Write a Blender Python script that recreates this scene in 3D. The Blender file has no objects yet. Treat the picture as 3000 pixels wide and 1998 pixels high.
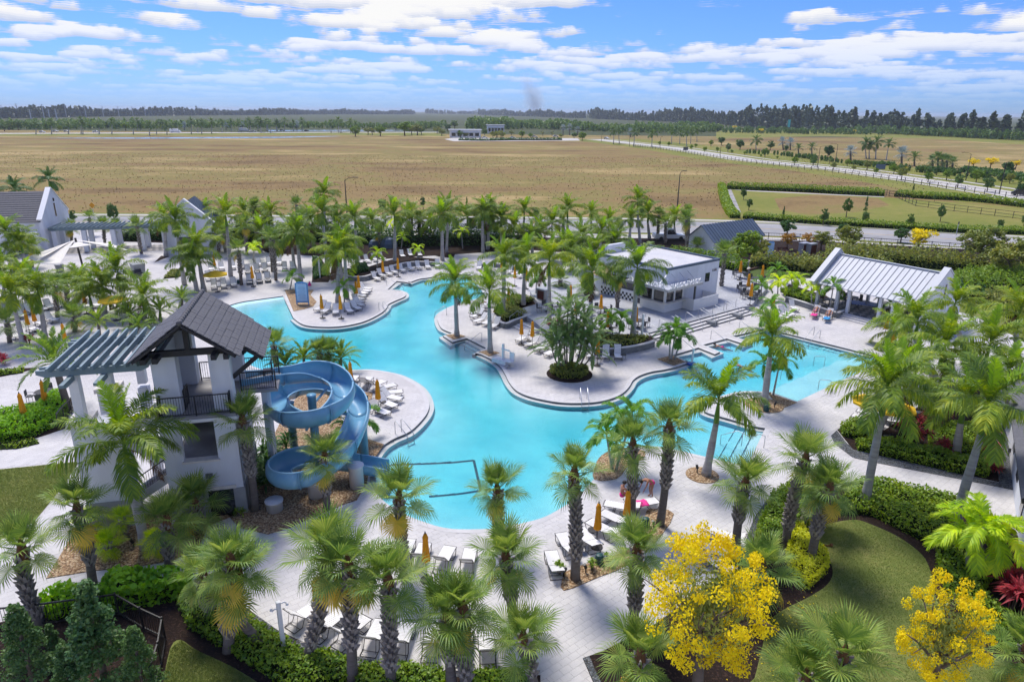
import bpy, math, random
import numpy as np
from mathutils import Vector, Matrix
from mathutils.geometry import tessellate_polygon
random.seed(7); RS = np.random.RandomState(7)
SC = bpy.context.scene
COL = SC.collection
PI = math.pi
# ------------------------------------------------------------------ camera
FPX, CX, CY, CAMH = 2000., 1500., 999., 20.          # focal length and centre in photo pixels, height in metres
ROLL = math.radians(0.5); PITCH = math.atan((CY-326.)/FPX)
cp, sp = math.cos(PITCH), math.sin(PITCH); cr_, sr_ = math.cos(ROLL), math.sin(ROLL)
cam = bpy.data.cameras.new('camera'); cam.lens = 24.0; cam.sensor_width = 36.0; cam.sensor_fit = 'HORIZONTAL'
cam.clip_start = 0.5; cam.clip_end = 20000
camo = bpy.data.objects.new('camera', cam); COL.objects.link(camo); SC.camera = camo
r0, u0, f0 = Vector((1,0,0)), Vector((0,sp,cp)), Vector((0,cp,-sp))
rt = r0*cr_+u0*sr_; up = -r0*sr_+u0*cr_
camo.matrix_world = Matrix(((rt.x,up.x,-f0.x,0),(rt.y,up.y,-f0.y,0),(rt.z,up.z,-f0.z,CAMH),(0,0,0,1)))
# ------------------------------------------------------------------ sky, sun, exposure
SUN_EL, SUN_AZ = 60., -28.          # the sun stands ahead of the camera, a little to the left (azimuth from +Y, + to the right)
W = bpy.data.worlds.new('World'); SC.world = W; W.use_nodes = True
wn, wl = W.node_tree.nodes, W.node_tree.links; wn.clear()
def N(nt, typ, **kw):
    n = nt.new(typ)
    for k, v in kw.items():
        if k.startswith('i_'):
            key = k[2:]; key = int(key) if key.isdigit() else key
            n.inputs[key].default_value = v
        else: setattr(n, k, v)
    return n
sky = N(wn, 'ShaderNodeTexSky', sky_type='NISHITA', sun_disc=False, sun_elevation=math.radians(SUN_EL), sun_rotation=math.radians(SUN_AZ),
        air_density=1.0, dust_density=0.3, ozone_density=3.0, altitude=0)
tc = N(wn, 'ShaderNodeTexCoord'); sx = N(wn, 'ShaderNodeSeparateXYZ'); wl.new(tc.outputs['Generated'], sx.inputs[0])
def M(nt, lk, op, a, b=None, c=None, clamp=False):
    n = nt.new('ShaderNodeMath'); n.operation = op; n.use_clamp = clamp
    for i, v in enumerate((a, b, c)):
        if v is None: continue
        if isinstance(v, (int, float)): n.inputs[i].default_value = v
        else: lk.new(v, n.inputs[i])
    return n.outputs[0]
def ramp(nt, lk, fac, stops, interp='LINEAR'):
    n = nt.new('ShaderNodeValToRGB'); n.color_ramp.interpolation = interp
    e = n.color_ramp.elements
    while len(e) < len(stops): e.new(0.5)
    for el, (p, c) in zip(e, stops):
        el.position = p; el.color = c if len(c) == 4 else (*c, 1)
    if fac is not None: lk.new(fac, n.inputs[0])
    return n.outputs[0]
zc = M(wn, wl, 'MAXIMUM', sx.outputs['Z'], 0.006)
zz = M(wn, wl, 'ADD', zc, 0.020)
def cloud_noise(hgt, off):
    """cloud field cut at a given height above the cloud base (in units of the base height)"""
    px = M(wn, wl, 'MULTIPLY', M(wn, wl, 'DIVIDE', sx.outputs['X'], zz), hgt); py = M(wn, wl, 'MULTIPLY', M(wn, wl, 'DIVIDE', sx.outputs['Y'], zz), hgt)
    cb = N(wn, 'ShaderNodeCombineXYZ'); wl.new(px, cb.inputs[0]); wl.new(py, cb.inputs[1]); cb.inputs[2].default_value = off
    mp = N(wn, 'ShaderNodeMapping'); mp.inputs['Scale'].default_value = (1.0, 1.0, 1); mp.inputs['Location'].default_value = (5.3, 2.6, 0)
    wl.new(cb.outputs[0], mp.inputs[0])
    a = N(wn, 'ShaderNodeTexNoise', i_Scale=1.4, i_Detail=6.0, i_Roughness=0.58, i_Distortion=0.1); wl.new(mp.outputs[0], a.inputs['Vector'])
    b = N(wn, 'ShaderNodeTexNoise', i_Scale=0.34, i_Detail=2.0); wl.new(mp.outputs[0], b.inputs['Vector'])
    return M(wn, wl, 'ADD', M(wn, wl, 'MULTIPLY', a.outputs['Fac'], 0.70), M(wn, wl, 'MULTIPLY', b.outputs['Fac'], 0.58))
mask = None; shade = None
for k_, hgt in enumerate((1.0, 1.018, 1.036, 1.054, 1.072)):
    nn0 = cloud_noise(hgt, 0.02*k_); th = 0.640+0.010*k_
    mk2 = ramp(wn, wl, nn0, [(th, (0,0,0)), (th+0.055, (1,1,1))], 'EASE')
    mask = mk2 if mask is None else M(wn, wl, 'MAXIMUM', mask, mk2)
    w2 = M(wn, wl, 'MULTIPLY', mk2, (0.10,0.35,0.60,0.85,1.0)[k_]); shade = w2 if shade is None else M(wn, wl, 'MAXIMUM', shade, w2)
ccol = ramp(wn, wl, shade, [(0.0, (0.60,0.66,0.83)), (0.35, (0.74,0.79,0.92)), (0.75, (0.96,0.96,1.0)), (1.0, (1.0,1.0,1.0))])
fade = ramp(wn, wl, sx.outputs['Z'], [(0.0, (0.0,0,0)), (0.02, (0.12,0.12,0.12)), (0.06, (0.7,0.7,0.7)), (0.10, (1,1,1))])
mk_ = M(wn, wl, 'MULTIPLY', mask, fade)
bg1 = N(wn, 'ShaderNodeBackground', i_Strength=0.078)
tn = N(wn, 'ShaderNodeMix', data_type='RGBA', blend_type='MULTIPLY'); tn.inputs[0].default_value = 1.0; wl.new(sky.outputs[0], tn.inputs[6]); tn.inputs[7].default_value = (0.30,0.49,1.05,1)
wl.new(tn.outputs[2], bg1.inputs['Color'])
bg2 = N(wn, 'ShaderNodeBackground', i_Strength=0.47); wl.new(ccol, bg2.inputs['Color'])
mx = N(wn, 'ShaderNodeMixShader'); wl.new(mk_, mx.inputs[0]); wl.new(bg1.outputs[0], mx.inputs[1]); wl.new(bg2.outputs[0], mx.inputs[2])
W.cycles.sampling_method = 'NONE'
wo = N(wn, 'ShaderNodeOutputWorld'); wl.new(mx.outputs[0], wo.inputs['Surface'])
sun = bpy.data.lights.new('sun', 'SUN'); sun.energy = 2.1; sun.angle = math.radians(18.0); sun.color = (1.0, 0.94, 0.86)
suno = bpy.data.objects.new('sun', sun); COL.objects.link(suno)
el, az = math.radians(SUN_EL), math.radians(SUN_AZ)
sd = Vector((math.cos(el)*math.sin(az), math.cos(el)*math.cos(az), math.sin(el)))
suno.rotation_euler = sd.to_track_quat('Z', 'Y').to_euler(); suno.location = (0, 0, 60)
vs = SC.view_settings; vs.view_transform = 'Standard'; vs.look = 'None'; vs.gamma = 1.0; vs.use_curve_mapping = False; vs.exposure = 1.04
SC.cycles.max_bounces = 5; SC.cycles.transparent_max_bounces = 24; SC.cycles.volume_bounces = 0; SC.cycles.caustics_reflective = False; SC.cycles.caustics_refractive = False
SC.cycles.diffuse_bounces = 2; SC.cycles.use_adaptive_sampling = True; SC.cycles.adaptive_threshold = 0.02; SC.cycles.glossy_bounces = 2; SC.cycles.transmission_bounces = 4
# ------------------------------------------------------------------ survey: photo pixel -> point on a level plane
S_ = 800/2355
REG = dict(A=(0,480,S_),B=(700,480,S_),C=(1400,480,S_),D=(2200,480,S_),E=(0,960,S_),F=(700,960,S_),G=(1400,960,S_),H=(2200,960,S_),
  I=(0,1468,S_),J=(700,1468,S_),K=(1400,1468,S_),L=(2200,1468,S_),M=(0,280,S_),N=(700,280,S_),O=(1400,280,S_),Q=(2200,280,S_),
  V=(0,0,3000/2354),U=(0,0,1.0),a=(1050,850,450/2352),b=(1950,1250,550/2331),c=(750,1700,500/2355),d=(1800,780,550/2331),
  e=(2150,900,450/2016),f=(2450,1000,550/2156),g=(1200,700,450/2352))
def full(r, x, y):
    x0, y0, s = REG[r]; return x0+x*s, y0+y*s
def ray(u, v):
    dx = (u-CX)/FPX; dy = -(v-CY)/FPX
    x = dx*cr_-dy*sr_; y = dx*sr_+dy*cr_
    return (x, cp+y*sp, -sp+y*cp)
def P(r, x, y, z=0.):
    d = ray(*full(r, x, y)); t = (z-CAMH)/d[2]
    return Vector((d[0]*t, d[1]*t, z))
def PY(r, x, y, Y):
    d = ray(*full(r, x, y)); t = Y/d[1]
    return Vector((d[0]*t, Y, CAMH+d[2]*t))
def proj(p):
    X, Y, Z = p; zc_ = Y*cp-(Z-CAMH)*sp; y = (Y*sp+(Z-CAMH)*cp)/zc_; x = X/zc_
    return CX+FPX*(x*cr_+y*sr_), CY-FPX*(-x*sr_+y*cr_)
def pts(r, lst, z=0.): return [P(r, x, y, z) for x, y in lst]
# ------------------------------------------------------------------ materials
MATS = {}
def newmat(name):
    m = bpy.data.materials.new(name); m.use_nodes = True; nt = m.node_tree
    return m, nt.nodes, nt.links, nt.nodes['Principled BSDF']
def mat(name, c1, c2=None, scale=4.0, rough=0.7, metal=0.0, bump=0.0, bscale=None, detail=4.0, spec=0.4, island=0.0, rand=0.0, coord='Object', stretch=None, c3=None, big=None):
    """procedural surface: noise between c1 and c2, optional per-island / per-object value jitter, optional bump"""
    m, n, l, b = newmat(name)
    tcn = N(n, 'ShaderNodeTexCoord'); vec = tcn.outputs[coord]
    if stretch:
        mp = N(n, 'ShaderNodeMapping'); mp.inputs['Scale'].default_value = stretch; l.new(vec, mp.inputs[0]); vec = mp.outputs[0]
    if c2 is None: c2 = tuple(x*0.88 for x in c1)
    nz = N(n, 'ShaderNodeTexNoise', i_Scale=scale, i_Detail=detail, i_Roughness=0.62); l.new(vec, nz.inputs['Vector'])
    st = [(0.34, c1), (0.66, c2)] if c3 is None else [(0.3, c1), (0.5, c2), (0.7, c3)]
    col = ramp(n, l, nz.outputs['Fac'], st)
    if big:
        nb = N(n, 'ShaderNodeTexNoise', i_Scale=big[0], i_Detail=3.0); l.new(vec, nb.inputs['Vector'])
        mf = ramp(n, l, nb.outputs['Fac'], [(0.4, (0,0,0)), (0.65, (1,1,1))])
        mixb = N(n, 'ShaderNodeMix', data_type='RGBA'); l.new(mf, mixb.inputs[0]); l.new(col, mixb.inputs[6]); mixb.inputs[7].default_value = (*big[1], 1); col = mixb.outputs[2]
    if island or rand:
        hsn = N(n, 'ShaderNodeHueSaturation'); l.new(col, hsn.inputs['Color'])
        if island:
            gi = N(n, 'ShaderNodeNewGeometry'); v = gi.outputs['Random Per Island']; amt = island
        else:
            gi = N(n, 'ShaderNodeObjectInfo'); v = gi.outputs['Random']; amt = rand
        l.new(M(n, l, 'MULTIPLY_ADD', v, amt*2, 1-amt), hsn.inputs['Value']); col = hsn.outputs[0]
    l.new(col, b.inputs['Base Color'])
    b.inputs['Roughness'].default_value = rough; b.inputs['Metallic'].default_value = metal; b.inputs['Specular IOR Level'].default_value = spec
    if bump:
        nb = N(n, 'ShaderNodeTexNoise', i_Scale=bscale or scale*6, i_Detail=5.0); l.new(vec, nb.inputs['Vector'])
        bp = N(n, 'ShaderNodeBump', i_Strength=min(1.0, bump), i_Distance=0.03); l.new(nb.outputs['Fac'], bp.inputs['Height']); l.new(bp.outputs[0], b.inputs['Normal'])
    MATS[name] = m; return m
LEAFUP = 1.8
def leafmat(name, c1, c2, trans=0.35, rough=0.5, scale=1.2, rand=0.18, c3=None, hue=0.485):
    """two-sided leaf: diffuse + light shining through"""
    m, n, l, b = newmat(name)
    tcn = N(n, 'ShaderNodeTexCoord'); oi = N(n, 'ShaderNodeObjectInfo'); gi = N(n, 'ShaderNodeNewGeometry')
    nz = N(n, 'ShaderNodeTexNoise', i_Scale=scale, i_Detail=3.0); l.new(tcn.outputs['Object'], nz.inputs['Vector'])
    f = M(n, l, 'ADD', M(n, l, 'MULTIPLY', nz.outputs['Fac'], 0.6), M(n, l, 'MULTIPLY', gi.outputs['Random Per Island'], 0.4))
    f = M(n, l, 'ADD', f, M(n, l, 'MULTIPLY_ADD', oi.outputs['Random'], rand*2, -rand))
    st = [(0.25, c1), (0.75, c2)] if c3 is None else [(0.25, c1), (0.6, c2), (0.92, c3)]
    st = [(p_, tuple(min(0.95, x*LEAFUP) for x in c_)) for p_, c_ in st]
    col = ramp(n, l, f, st)
    l.new(col, b.inputs['Base Color']); b.inputs['Roughness'].default_value = rough; b.inputs['Specular IOR Level'].default_value = 0.35
    tr = N(n, 'ShaderNodeBsdfTranslucent')
    hsn = N(n, 'ShaderNodeHueSaturation', i_Saturation=1.1, i_Value=1.6, i_Hue=hue); l.new(col, hsn.inputs['Color']); l.new(hsn.outputs[0], tr.inputs['Color'])
    ms = N(n, 'ShaderNodeMixShader'); ms.inputs[0].default_value = trans
    l.new(b.outputs[0], ms.inputs[1]); l.new(tr.outputs[0], ms.inputs[2])
    l.new(ms.outputs[0], n['Material Output'].inputs['Surface'])
    MATS[name] = m; return m
def groundmat(name, cols, scales, rough=0.95, bump=0.4, bs=30):
    """ground: three nested noises choose among the colours"""
    m, n, l, b = newmat(name)
    tcn = N(n, 'ShaderNodeTexCoord'); acc = None
    for i, (s, str_, w) in enumerate(scales):
        mp = N(n, 'ShaderNodeMapping'); mp.inputs['Scale'].default_value = str_; mp.inputs['Location'].default_value = (i*13.7, i*5.1, 0); l.new(tcn.outputs['Object'], mp.inputs[0])
        nz = N(n, 'ShaderNodeTexNoise', i_Scale=s, i_Detail=6.0, i_Roughness=0.6); l.new(mp.outputs[0], nz.inputs['Vector'])
        t = M(n, l, 'MULTIPLY', nz.outputs['Fac'], w); acc = t if acc is None else M(n, l, 'ADD', acc, t)
    col = ramp(n, l, acc, cols); l.new(col, b.inputs['Base Color']); b.inputs['Roughness'].default_value = rough; b.inputs['Specular IOR Level'].default_value = 0.1
    if bump:
        nb = N(n, 'ShaderNodeTexNoise', i_Scale=bs, i_Detail=4.0); l.new(tcn.outputs['Object'], nb.inputs['Vector'])
        bp = N(n, 'ShaderNodeBump', i_Strength=bump, i_Distance=0.04); l.new(nb.outputs['Fac'], bp.inputs['Height']); l.new(bp.outputs[0], b.inputs['Normal'])
    MATS[name] = m; return m
mat('stucco', (0.72,0.745,0.79), (0.66,0.685,0.735), 0.6, 0.85, bump=0.12, bscale=60, stretch=(1,1,0.35), big=(0.9,(0.62,0.64,0.685)))
mat('white_paint', (0.80,0.80,0.80), (0.74,0.75,0.76), 1.5, 0.5)
mat('cap_stone', (0.74,0.70,0.64), (0.64,0.60,0.55), 3, 0.8)
mat('plinth', (0.33,0.34,0.35), (0.27,0.28,0.29), 2, 0.85, bump=0.1)
mat('concrete', (0.42,0.41,0.40), (0.32,0.31,0.30), 1.3, 0.9, bump=0.1, big=(0.5,(0.24,0.235,0.23)))
mat('roof_tile', (0.125,0.125,0.135), (0.088,0.089,0.098), 6, 0.75, island=0.25, rand=0.25, bump=0.2)
mat('dark_wood', (0.030,0.030,0.034), (0.022,0.022,0.025), 4, 0.6)
mat('pergola_paint', (0.20,0.275,0.305), (0.16,0.225,0.25), 2, 0.6, rand=0.05)
mat('metal_roof', (0.49,0.515,0.55), (0.45,0.475,0.515), 0.8, 0.5, metal=0.0, rand=0.04)
mat('seam', (0.40,0.43,0.465), None, 2, 0.5)
mat('roof_membrane', (0.60,0.60,0.60), (0.50,0.50,0.51), 0.5, 0.9, big=(0.4,(0.55,0.54,0.53)))
mat('blue_roof', (0.10,0.14,0.20), (0.085,0.12,0.17), 0.8, 0.45, metal=0.2, rand=0.05)
mat('black_metal', (0.018,0.019,0.022), (0.012,0.012,0.014), 8, 0.45, spec=0.5)
mat('bronze_metal', (0.045,0.040,0.038), (0.03,0.027,0.026), 8, 0.5)
mat('steel', (0.50,0.52,0.55), (0.44,0.46,0.49), 5, 0.42, metal=0.7)
mat('slide_blue', (0.155,0.36,0.53), (0.135,0.325,0.49), 1.2, 0.28, spec=0.5, big=(0.9,(0.185,0.40,0.56)))
mat('slide_rim', (0.22,0.42,0.57), (0.20,0.39,0.54), 2, 0.35)
mat('sling', (0.80,0.79,0.77), (0.74,0.73,0.71), 3, 0.7, rand=0.05)
mat('umbrella_cloth', (0.86,0.37,0.012), (0.76,0.30,0.008), 3, 0.8, rand=0.08)
mat('umbrella_open', (0.90,0.58,0.02), (0.82,0.50,0.015), 3, 0.8)
mat('sail_cloth', (0.78,0.75,0.68), (0.72,0.69,0.62), 2, 0.8)
mat('coping', (0.60,0.59,0.585), (0.52,0.51,0.505), 1.1, 0.8, bump=0.08)
mat('edge_tile', (0.155,0.165,0.165), (0.115,0.125,0.125), 3, 0.45)
mat('gutter', (0.55,0.57,0.55), (0.47,0.50,0.48), 2, 0.5)
mat('step_line', (0.02,0.045,0.09), (0.015,0.03,0.06), 5, 0.5)
mat('block_wall', (0.27,0.28,0.29), (0.20,0.21,0.22), 2, 0.9, rand=0.14, island=0.0, bump=0.25)
mat('mulch', (0.040,0.027,0.022), (0.020,0.014,0.012), 9, 0.95, bump=0.8, bscale=28, spec=0.1, c3=(0.075,0.045,0.034))
mat('stucco_dark', (0.10,0.10,0.105), (0.085,0.085,0.09), 2, 0.8)
mat('window_glass', (0.02,0.025,0.03), (0.012,0.015,0.02), 2, 0.08, spec=0.8)
mat('tile_black', (0.03,0.03,0.035), None, 3, 0.4)
mat('red_wood', (0.10,0.022,0.015), (0.07,0.016,0.012), 4, 0.6)
mat('brown_wood', (0.10,0.05,0.03), (0.07,0.035,0.022), 4, 0.7)
mat('blue_table', (0.02,0.10,0.42), (0.02,0.08,0.36), 3, 0.4)
mat('sign_blue', (0.10,0.30,0.62), (0.08,0.26,0.55), 3, 0.4)
mat('sign_pale', (0.42,0.62,0.84), (0.36,0.56,0.80), 0.8, 0.5)
mat('text_blue', (0.05,0.13,0.32), None, 3, 0.6)
mat('green_box', (0.02,0.075,0.075), None, 3, 0.5)
mat('sign_yellow', (0.75,0.33,0.01), None, 3, 0.5)
mat('teal_banner', (0.10,0.55,0.60), None, 3, 0.7)
mat('asphalt', (0.30,0.30,0.30), (0.24,0.24,0.245), 0.6, 0.95, big=(0.08,(0.36,0.355,0.35)))
mat('pale_road', (0.52,0.50,0.46), (0.46,0.44,0.40), 0.1, 0.95)
mat('kerb', (0.55,0.54,0.52), (0.48,0.47,0.45), 0.6, 0.9)
mat('paint_yellow', (0.55,0.36,0.06), (0.42,0.27,0.05), 2, 0.8)
mat('paint_white', (0.74,0.74,0.72), (0.62,0.62,0.60), 2, 0.8)
mat('skin', (0.42,0.20,0.12), (0.36,0.165,0.10), 5, 0.55)
mat('hair', (0.02,0.014,0.012), None, 8, 0.6)
mat('pink_cloth', (0.80,0.05,0.30), (0.65,0.03,0.22), 4, 0.85)
mat('blue_cloth', (0.03,0.30,0.62), (0.02,0.22,0.52), 4, 0.85)
mat('dark_cloth', (0.02,0.022,0.05), None, 4, 0.85)
mat('white_cloth', (0.75,0.74,0.78), (0.5,0.5,0.62), 9, 0.85)
mat('car_white', (0.72,0.72,0.72), None, 2, 0.25, spec=0.6)
mat('car_dark', (0.03,0.032,0.036), None, 2, 0.25, spec=0.6)
mat('rubber', (0.02,0.02,0.02), None, 4, 0.8)
mat('thatch', (0.55,0.40,0.22), (0.42,0.30,0.15), 6, 0.95)
mat('bark_royal', (0.40,0.38,0.37), (0.29,0.275,0.265), 1.3, 0.9, bump=0.35, bscale=9, stretch=(1,1,7), big=(0.5,(0.46,0.44,0.425)))
mat('bark_sabal', (0.185,0.160,0.140), (0.125,0.105,0.090), 3, 0.95, bump=0.6, bscale=14, stretch=(1,1,5))
mat('boot', (0.36,0.33,0.30), (0.22,0.195,0.17), 4, 0.95, island=0.35)
mat('bark_tree', (0.19,0.15,0.115), (0.13,0.10,0.08), 4, 0.95, bump=0.5, stretch=(1,1,3))
mat('shaft_green', (0.13,0.27,0.020), (0.09,0.20,0.018), 1.5, 0.45)
mat('fibre', (0.16,0.075,0.03), (0.10,0.05,0.022), 6, 0.95)
leafmat('leaf_royal', (0.042,0.090,0.014), (0.128,0.188,0.015), 0.35, rand=0.12, c3=(0.30,0.315,0.02))
leafmat('leaf_royal_new', (0.10,0.19,0.018), (0.18,0.28,0.022), 0.42, rand=0.06)
leafmat('leaf_sabal', (0.052,0.105,0.022), (0.122,0.182,0.034), 0.30, rand=0.12, c3=(0.235,0.27,0.060))
leafmat('leaf_sabal_old', (0.30,0.25,0.03), (0.40,0.30,0.05), 0.3, rand=0.06)
leafmat('leaf_lime', (0.15,0.26,0.012), (0.33,0.42,0.015), 0.42, rand=0.12, c3=(0.46,0.44,0.02))
leafmat('leaf_adonidia', (0.045,0.125,0.016), (0.115,0.225,0.020), 0.33, rand=0.12)
leafmat('leaf_phoenix', (0.06,0.125,0.022), (0.145,0.215,0.028), 0.3, rand=0.10, c3=(0.26,0.27,0.03))
leafmat('leaf_reclinata', (0.075,0.125,0.045), (0.155,0.215,0.060), 0.3, rand=0.08)
leafmat('leaf_far_palm', (0.045,0.085,0.030), (0.095,0.145,0.038), 0.3, rand=0.1)
leafmat('leaf_bismarck', (0.13,0.165,0.165), (0.20,0.24,0.235), 0.2, rand=0.06)
leafmat('leaf_hedge', (0.048,0.105,0.010), (0.125,0.195,0.012), 0.25, rand=0.08, c3=(0.26,0.30,0.02))
leafmat('leaf_hedge_bright', (0.07,0.19,0.010), (0.19,0.33,0.015), 0.32, rand=0.05)
leafmat('leaf_gold', (0.24,0.29,0.012), (0.42,0.42,0.02), 0.3, rand=0.05)
leafmat('leaf_dark', (0.020,0.060,0.016), (0.055,0.12,0.020), 0.22, rand=0.1)
leafmat('leaf_juniper', (0.024,0.068,0.020), (0.070,0.125,0.028), 0.2, rand=0.1)
leafmat('leaf_oak', (0.035,0.080,0.022), (0.085,0.145,0.030), 0.25, rand=0.12, c3=(0.16,0.21,0.04))
leafmat('leaf_olive', (0.075,0.105,0.022), (0.16,0.18,0.035), 0.28, rand=0.1, c3=(0.30,0.25,0.03))
leafmat('leaf_rusty', (0.16,0.10,0.02), (0.33,0.20,0.03), 0.28, rand=0.1)
leafmat('leaf_casuarina', (0.030,0.050,0.030), (0.060,0.082,0.042), 0.1, rand=0.12)
leafmat('flower_yellow', (0.44,0.315,0.002), (0.50,0.40,0.004), 0.28, rand=0.03, rough=0.8, c3=(0.53,0.45,0.010), hue=0.512)
leafmat('leaf_red', (0.11,0.012,0.018), (0.26,0.028,0.035), 0.3, rand=0.1, c3=(0.34,0.09,0.07))
leafmat('leaf_spear', (0.10,0.19,0.045), (0.22,0.30,0.07), 0.3, rand=0.05, c3=(0.45,0.38,0.10))
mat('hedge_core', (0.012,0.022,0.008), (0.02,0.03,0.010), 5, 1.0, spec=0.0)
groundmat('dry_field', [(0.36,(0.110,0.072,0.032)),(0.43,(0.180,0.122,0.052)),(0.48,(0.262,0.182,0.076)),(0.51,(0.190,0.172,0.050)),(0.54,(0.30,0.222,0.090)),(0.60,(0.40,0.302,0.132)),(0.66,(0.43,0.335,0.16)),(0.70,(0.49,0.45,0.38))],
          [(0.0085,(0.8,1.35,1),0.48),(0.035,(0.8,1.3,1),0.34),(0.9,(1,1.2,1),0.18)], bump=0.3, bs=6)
groundmat('lawn', [(0.33,(0.095,0.140,0.030)),(0.5,(0.165,0.200,0.052)),(0.66,(0.29,0.28,0.10))],
          [(0.45,(1,1,1),0.45),(5.0,(1,1,1),0.35),(30.0,(1,1,1),0.2)], bump=0.8, bs=40)
groundmat('green_verge', [(0.33,(0.13,0.165,0.030)),(0.5,(0.195,0.205,0.045)),(0.66,(0.30,0.245,0.085))],
          [(0.03,(1,1,1),0.5),(0.4,(1,1,1),0.3),(3.0,(1,1,1),0.2)], bump=0.3, bs=10)
groundmat('far_green', [(0.3,(0.045,0.065,0.028)),(0.5,(0.070,0.085,0.036)),(0.7,(0.115,0.115,0.055))],
          [(0.004,(0.4,2,1),0.6),(0.03,(1,1,1),0.4)], bump=0.0)
groundmat('turf_court', [(0.3,(0.070,0.105,0.030)),(0.7,(0.10,0.135,0.040))], [(0.4,(1,1,1),0.6),(6,(1,1,1),0.4)], bump=0.2)
def pebble(name, ca, cb, cc, sc):
    m, n, l, b = newmat(name)
    tcn = N(n, 'ShaderNodeTexCoord'); vo = N(n, 'ShaderNodeTexVoronoi', i_Scale=sc); l.new(tcn.outputs['Object'], vo.inputs['Vector'])
    sxx = N(n, 'ShaderNodeSeparateColor'); l.new(vo.outputs['Color'], sxx.inputs[0])
    col = ramp(n, l, sxx.outputs[0], [(0.0, ca), (0.5, cb), (1.0, cc)])
    dk = ramp(n, l, vo.outputs['Distance'], [(0.35, (1,1,1)), (0.75, (0.35,0.3,0.25))])
    mm = N(n, 'ShaderNodeMix', data_type='RGBA', blend_type='MULTIPLY'); mm.inputs[0].default_value = 1.0; l.new(col, mm.inputs[6]); l.new(dk, mm.inputs[7])
    l.new(mm.outputs[2], b.inputs['Base Color']); b.inputs['Roughness'].default_value = 0.9
    bp = N(n, 'ShaderNodeBump', i_Strength=0.9, i_Distance=0.05, invert=True); l.new(vo.outputs['Distance'], bp.inputs['Height']); l.new(bp.outputs[0], b.inputs['Normal'])
    MATS[name] = m
pebble('gravel_tan', (0.28,0.16,0.075), (0.46,0.31,0.17), (0.62,0.48,0.31), 11)
pebble('gravel_grey', (0.07,0.08,0.09), (0.12,0.135,0.15), (0.20,0.215,0.23), 13)
# paving: laid pavers near the camera are real pieces; this material carries the pattern on
def paving(name, tint, rot=38.6, w=0.47, h=0.31):
    m, n, l, b = newmat(name)
    tcn = N(n, 'ShaderNodeTexCoord'); mp = N(n, 'ShaderNodeMapping'); mp.inputs['Rotation'].default_value = (0,0,-math.radians(rot)); l.new(tcn.outputs['Object'], mp.inputs[0])
    br = N(n, 'ShaderNodeTexBrick', offset=0.5, i_Scale=1.0); l.new(mp.outputs[0], br.inputs['Vector'])
    br.inputs['Brick Width'].default_value = w; br.inputs['Row Height'].default_value = h; br.inputs['Mortar Size'].default_value = 0.010; br.inputs['Mortar Smooth'].default_value = 0.3
    br.inputs['Color1'].default_value = (*[x*1.03 for x in tint],1); br.inputs['Color2'].default_value = (*[x*0.93 for x in tint],1); br.inputs['Mortar'].default_value = (*[x*0.62 for x in tint],1)
    nz = N(n, 'ShaderNodeTexNoise', i_Scale=0.35, i_Detail=5.0); l.new(tcn.outputs['Object'], nz.inputs['Vector'])
    st = ramp(n, l, nz.outputs['Fac'], [(0.3, (0.86,0.86,0.87)), (0.6, (1.03,1.02,1.01))])
    mm = N(n, 'ShaderNodeMix', data_type='RGBA', blend_type='MULTIPLY'); mm.inputs[0].default_value = 1.0; l.new(br.outputs['Color'], mm.inputs[6]); l.new(st, mm.inputs[7])
    l.new(mm.outputs[2], b.inputs['Base Color']); b.inputs['Roughness'].default_value = 0.85; b.inputs['Specular IOR Level'].default_value = 0.25
    MATS[name] = m
paving('paving_white', (0.57,0.555,0.542))
paving('paving_grey', (0.43,0.445,0.47), 38.6, 0.6, 0.3)
mat('paver', (0.61,0.592,0.575), (0.525,0.512,0.505), 0.45, 0.85, island=0.05, rand=0.05, bump=0.06, bscale=40, spec=0.25)
mat('paver_bed', (0.27,0.27,0.27), None, 2, 0.95)
def checker(name, c1, c2, sc, rot=0):
    m, n, l, b = newmat(name)
    tcn = N(n, 'ShaderNodeTexCoord'); mp = N(n, 'ShaderNodeMapping'); mp.inputs['Rotation'].default_value = (0,0,math.radians(rot)); l.new(tcn.outputs['Object'], mp.inputs[0])
    ch = N(n, 'ShaderNodeTexChecker', i_Scale=sc); ch.inputs['Color1'].default_value = (*c1,1); ch.inputs['Color2'].default_value = (*c2,1); l.new(mp.outputs[0], ch.inputs['Vector']); l.new(ch.outputs[0], b.inputs['Base Color'])
    b.inputs['Roughness'].default_value = 0.7; MATS[name] = m
checker('checker_floor', (0.34,0.31,0.27), (0.12,0.115,0.11), 1.6, 33)
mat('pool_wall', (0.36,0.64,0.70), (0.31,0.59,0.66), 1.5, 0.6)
mat('pool_plaster', (0.46,0.74,0.80), (0.40,0.69,0.77), 0.5, 0.8, coord='Object', big=(0.35,(0.55,0.82,0.86)))
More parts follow.
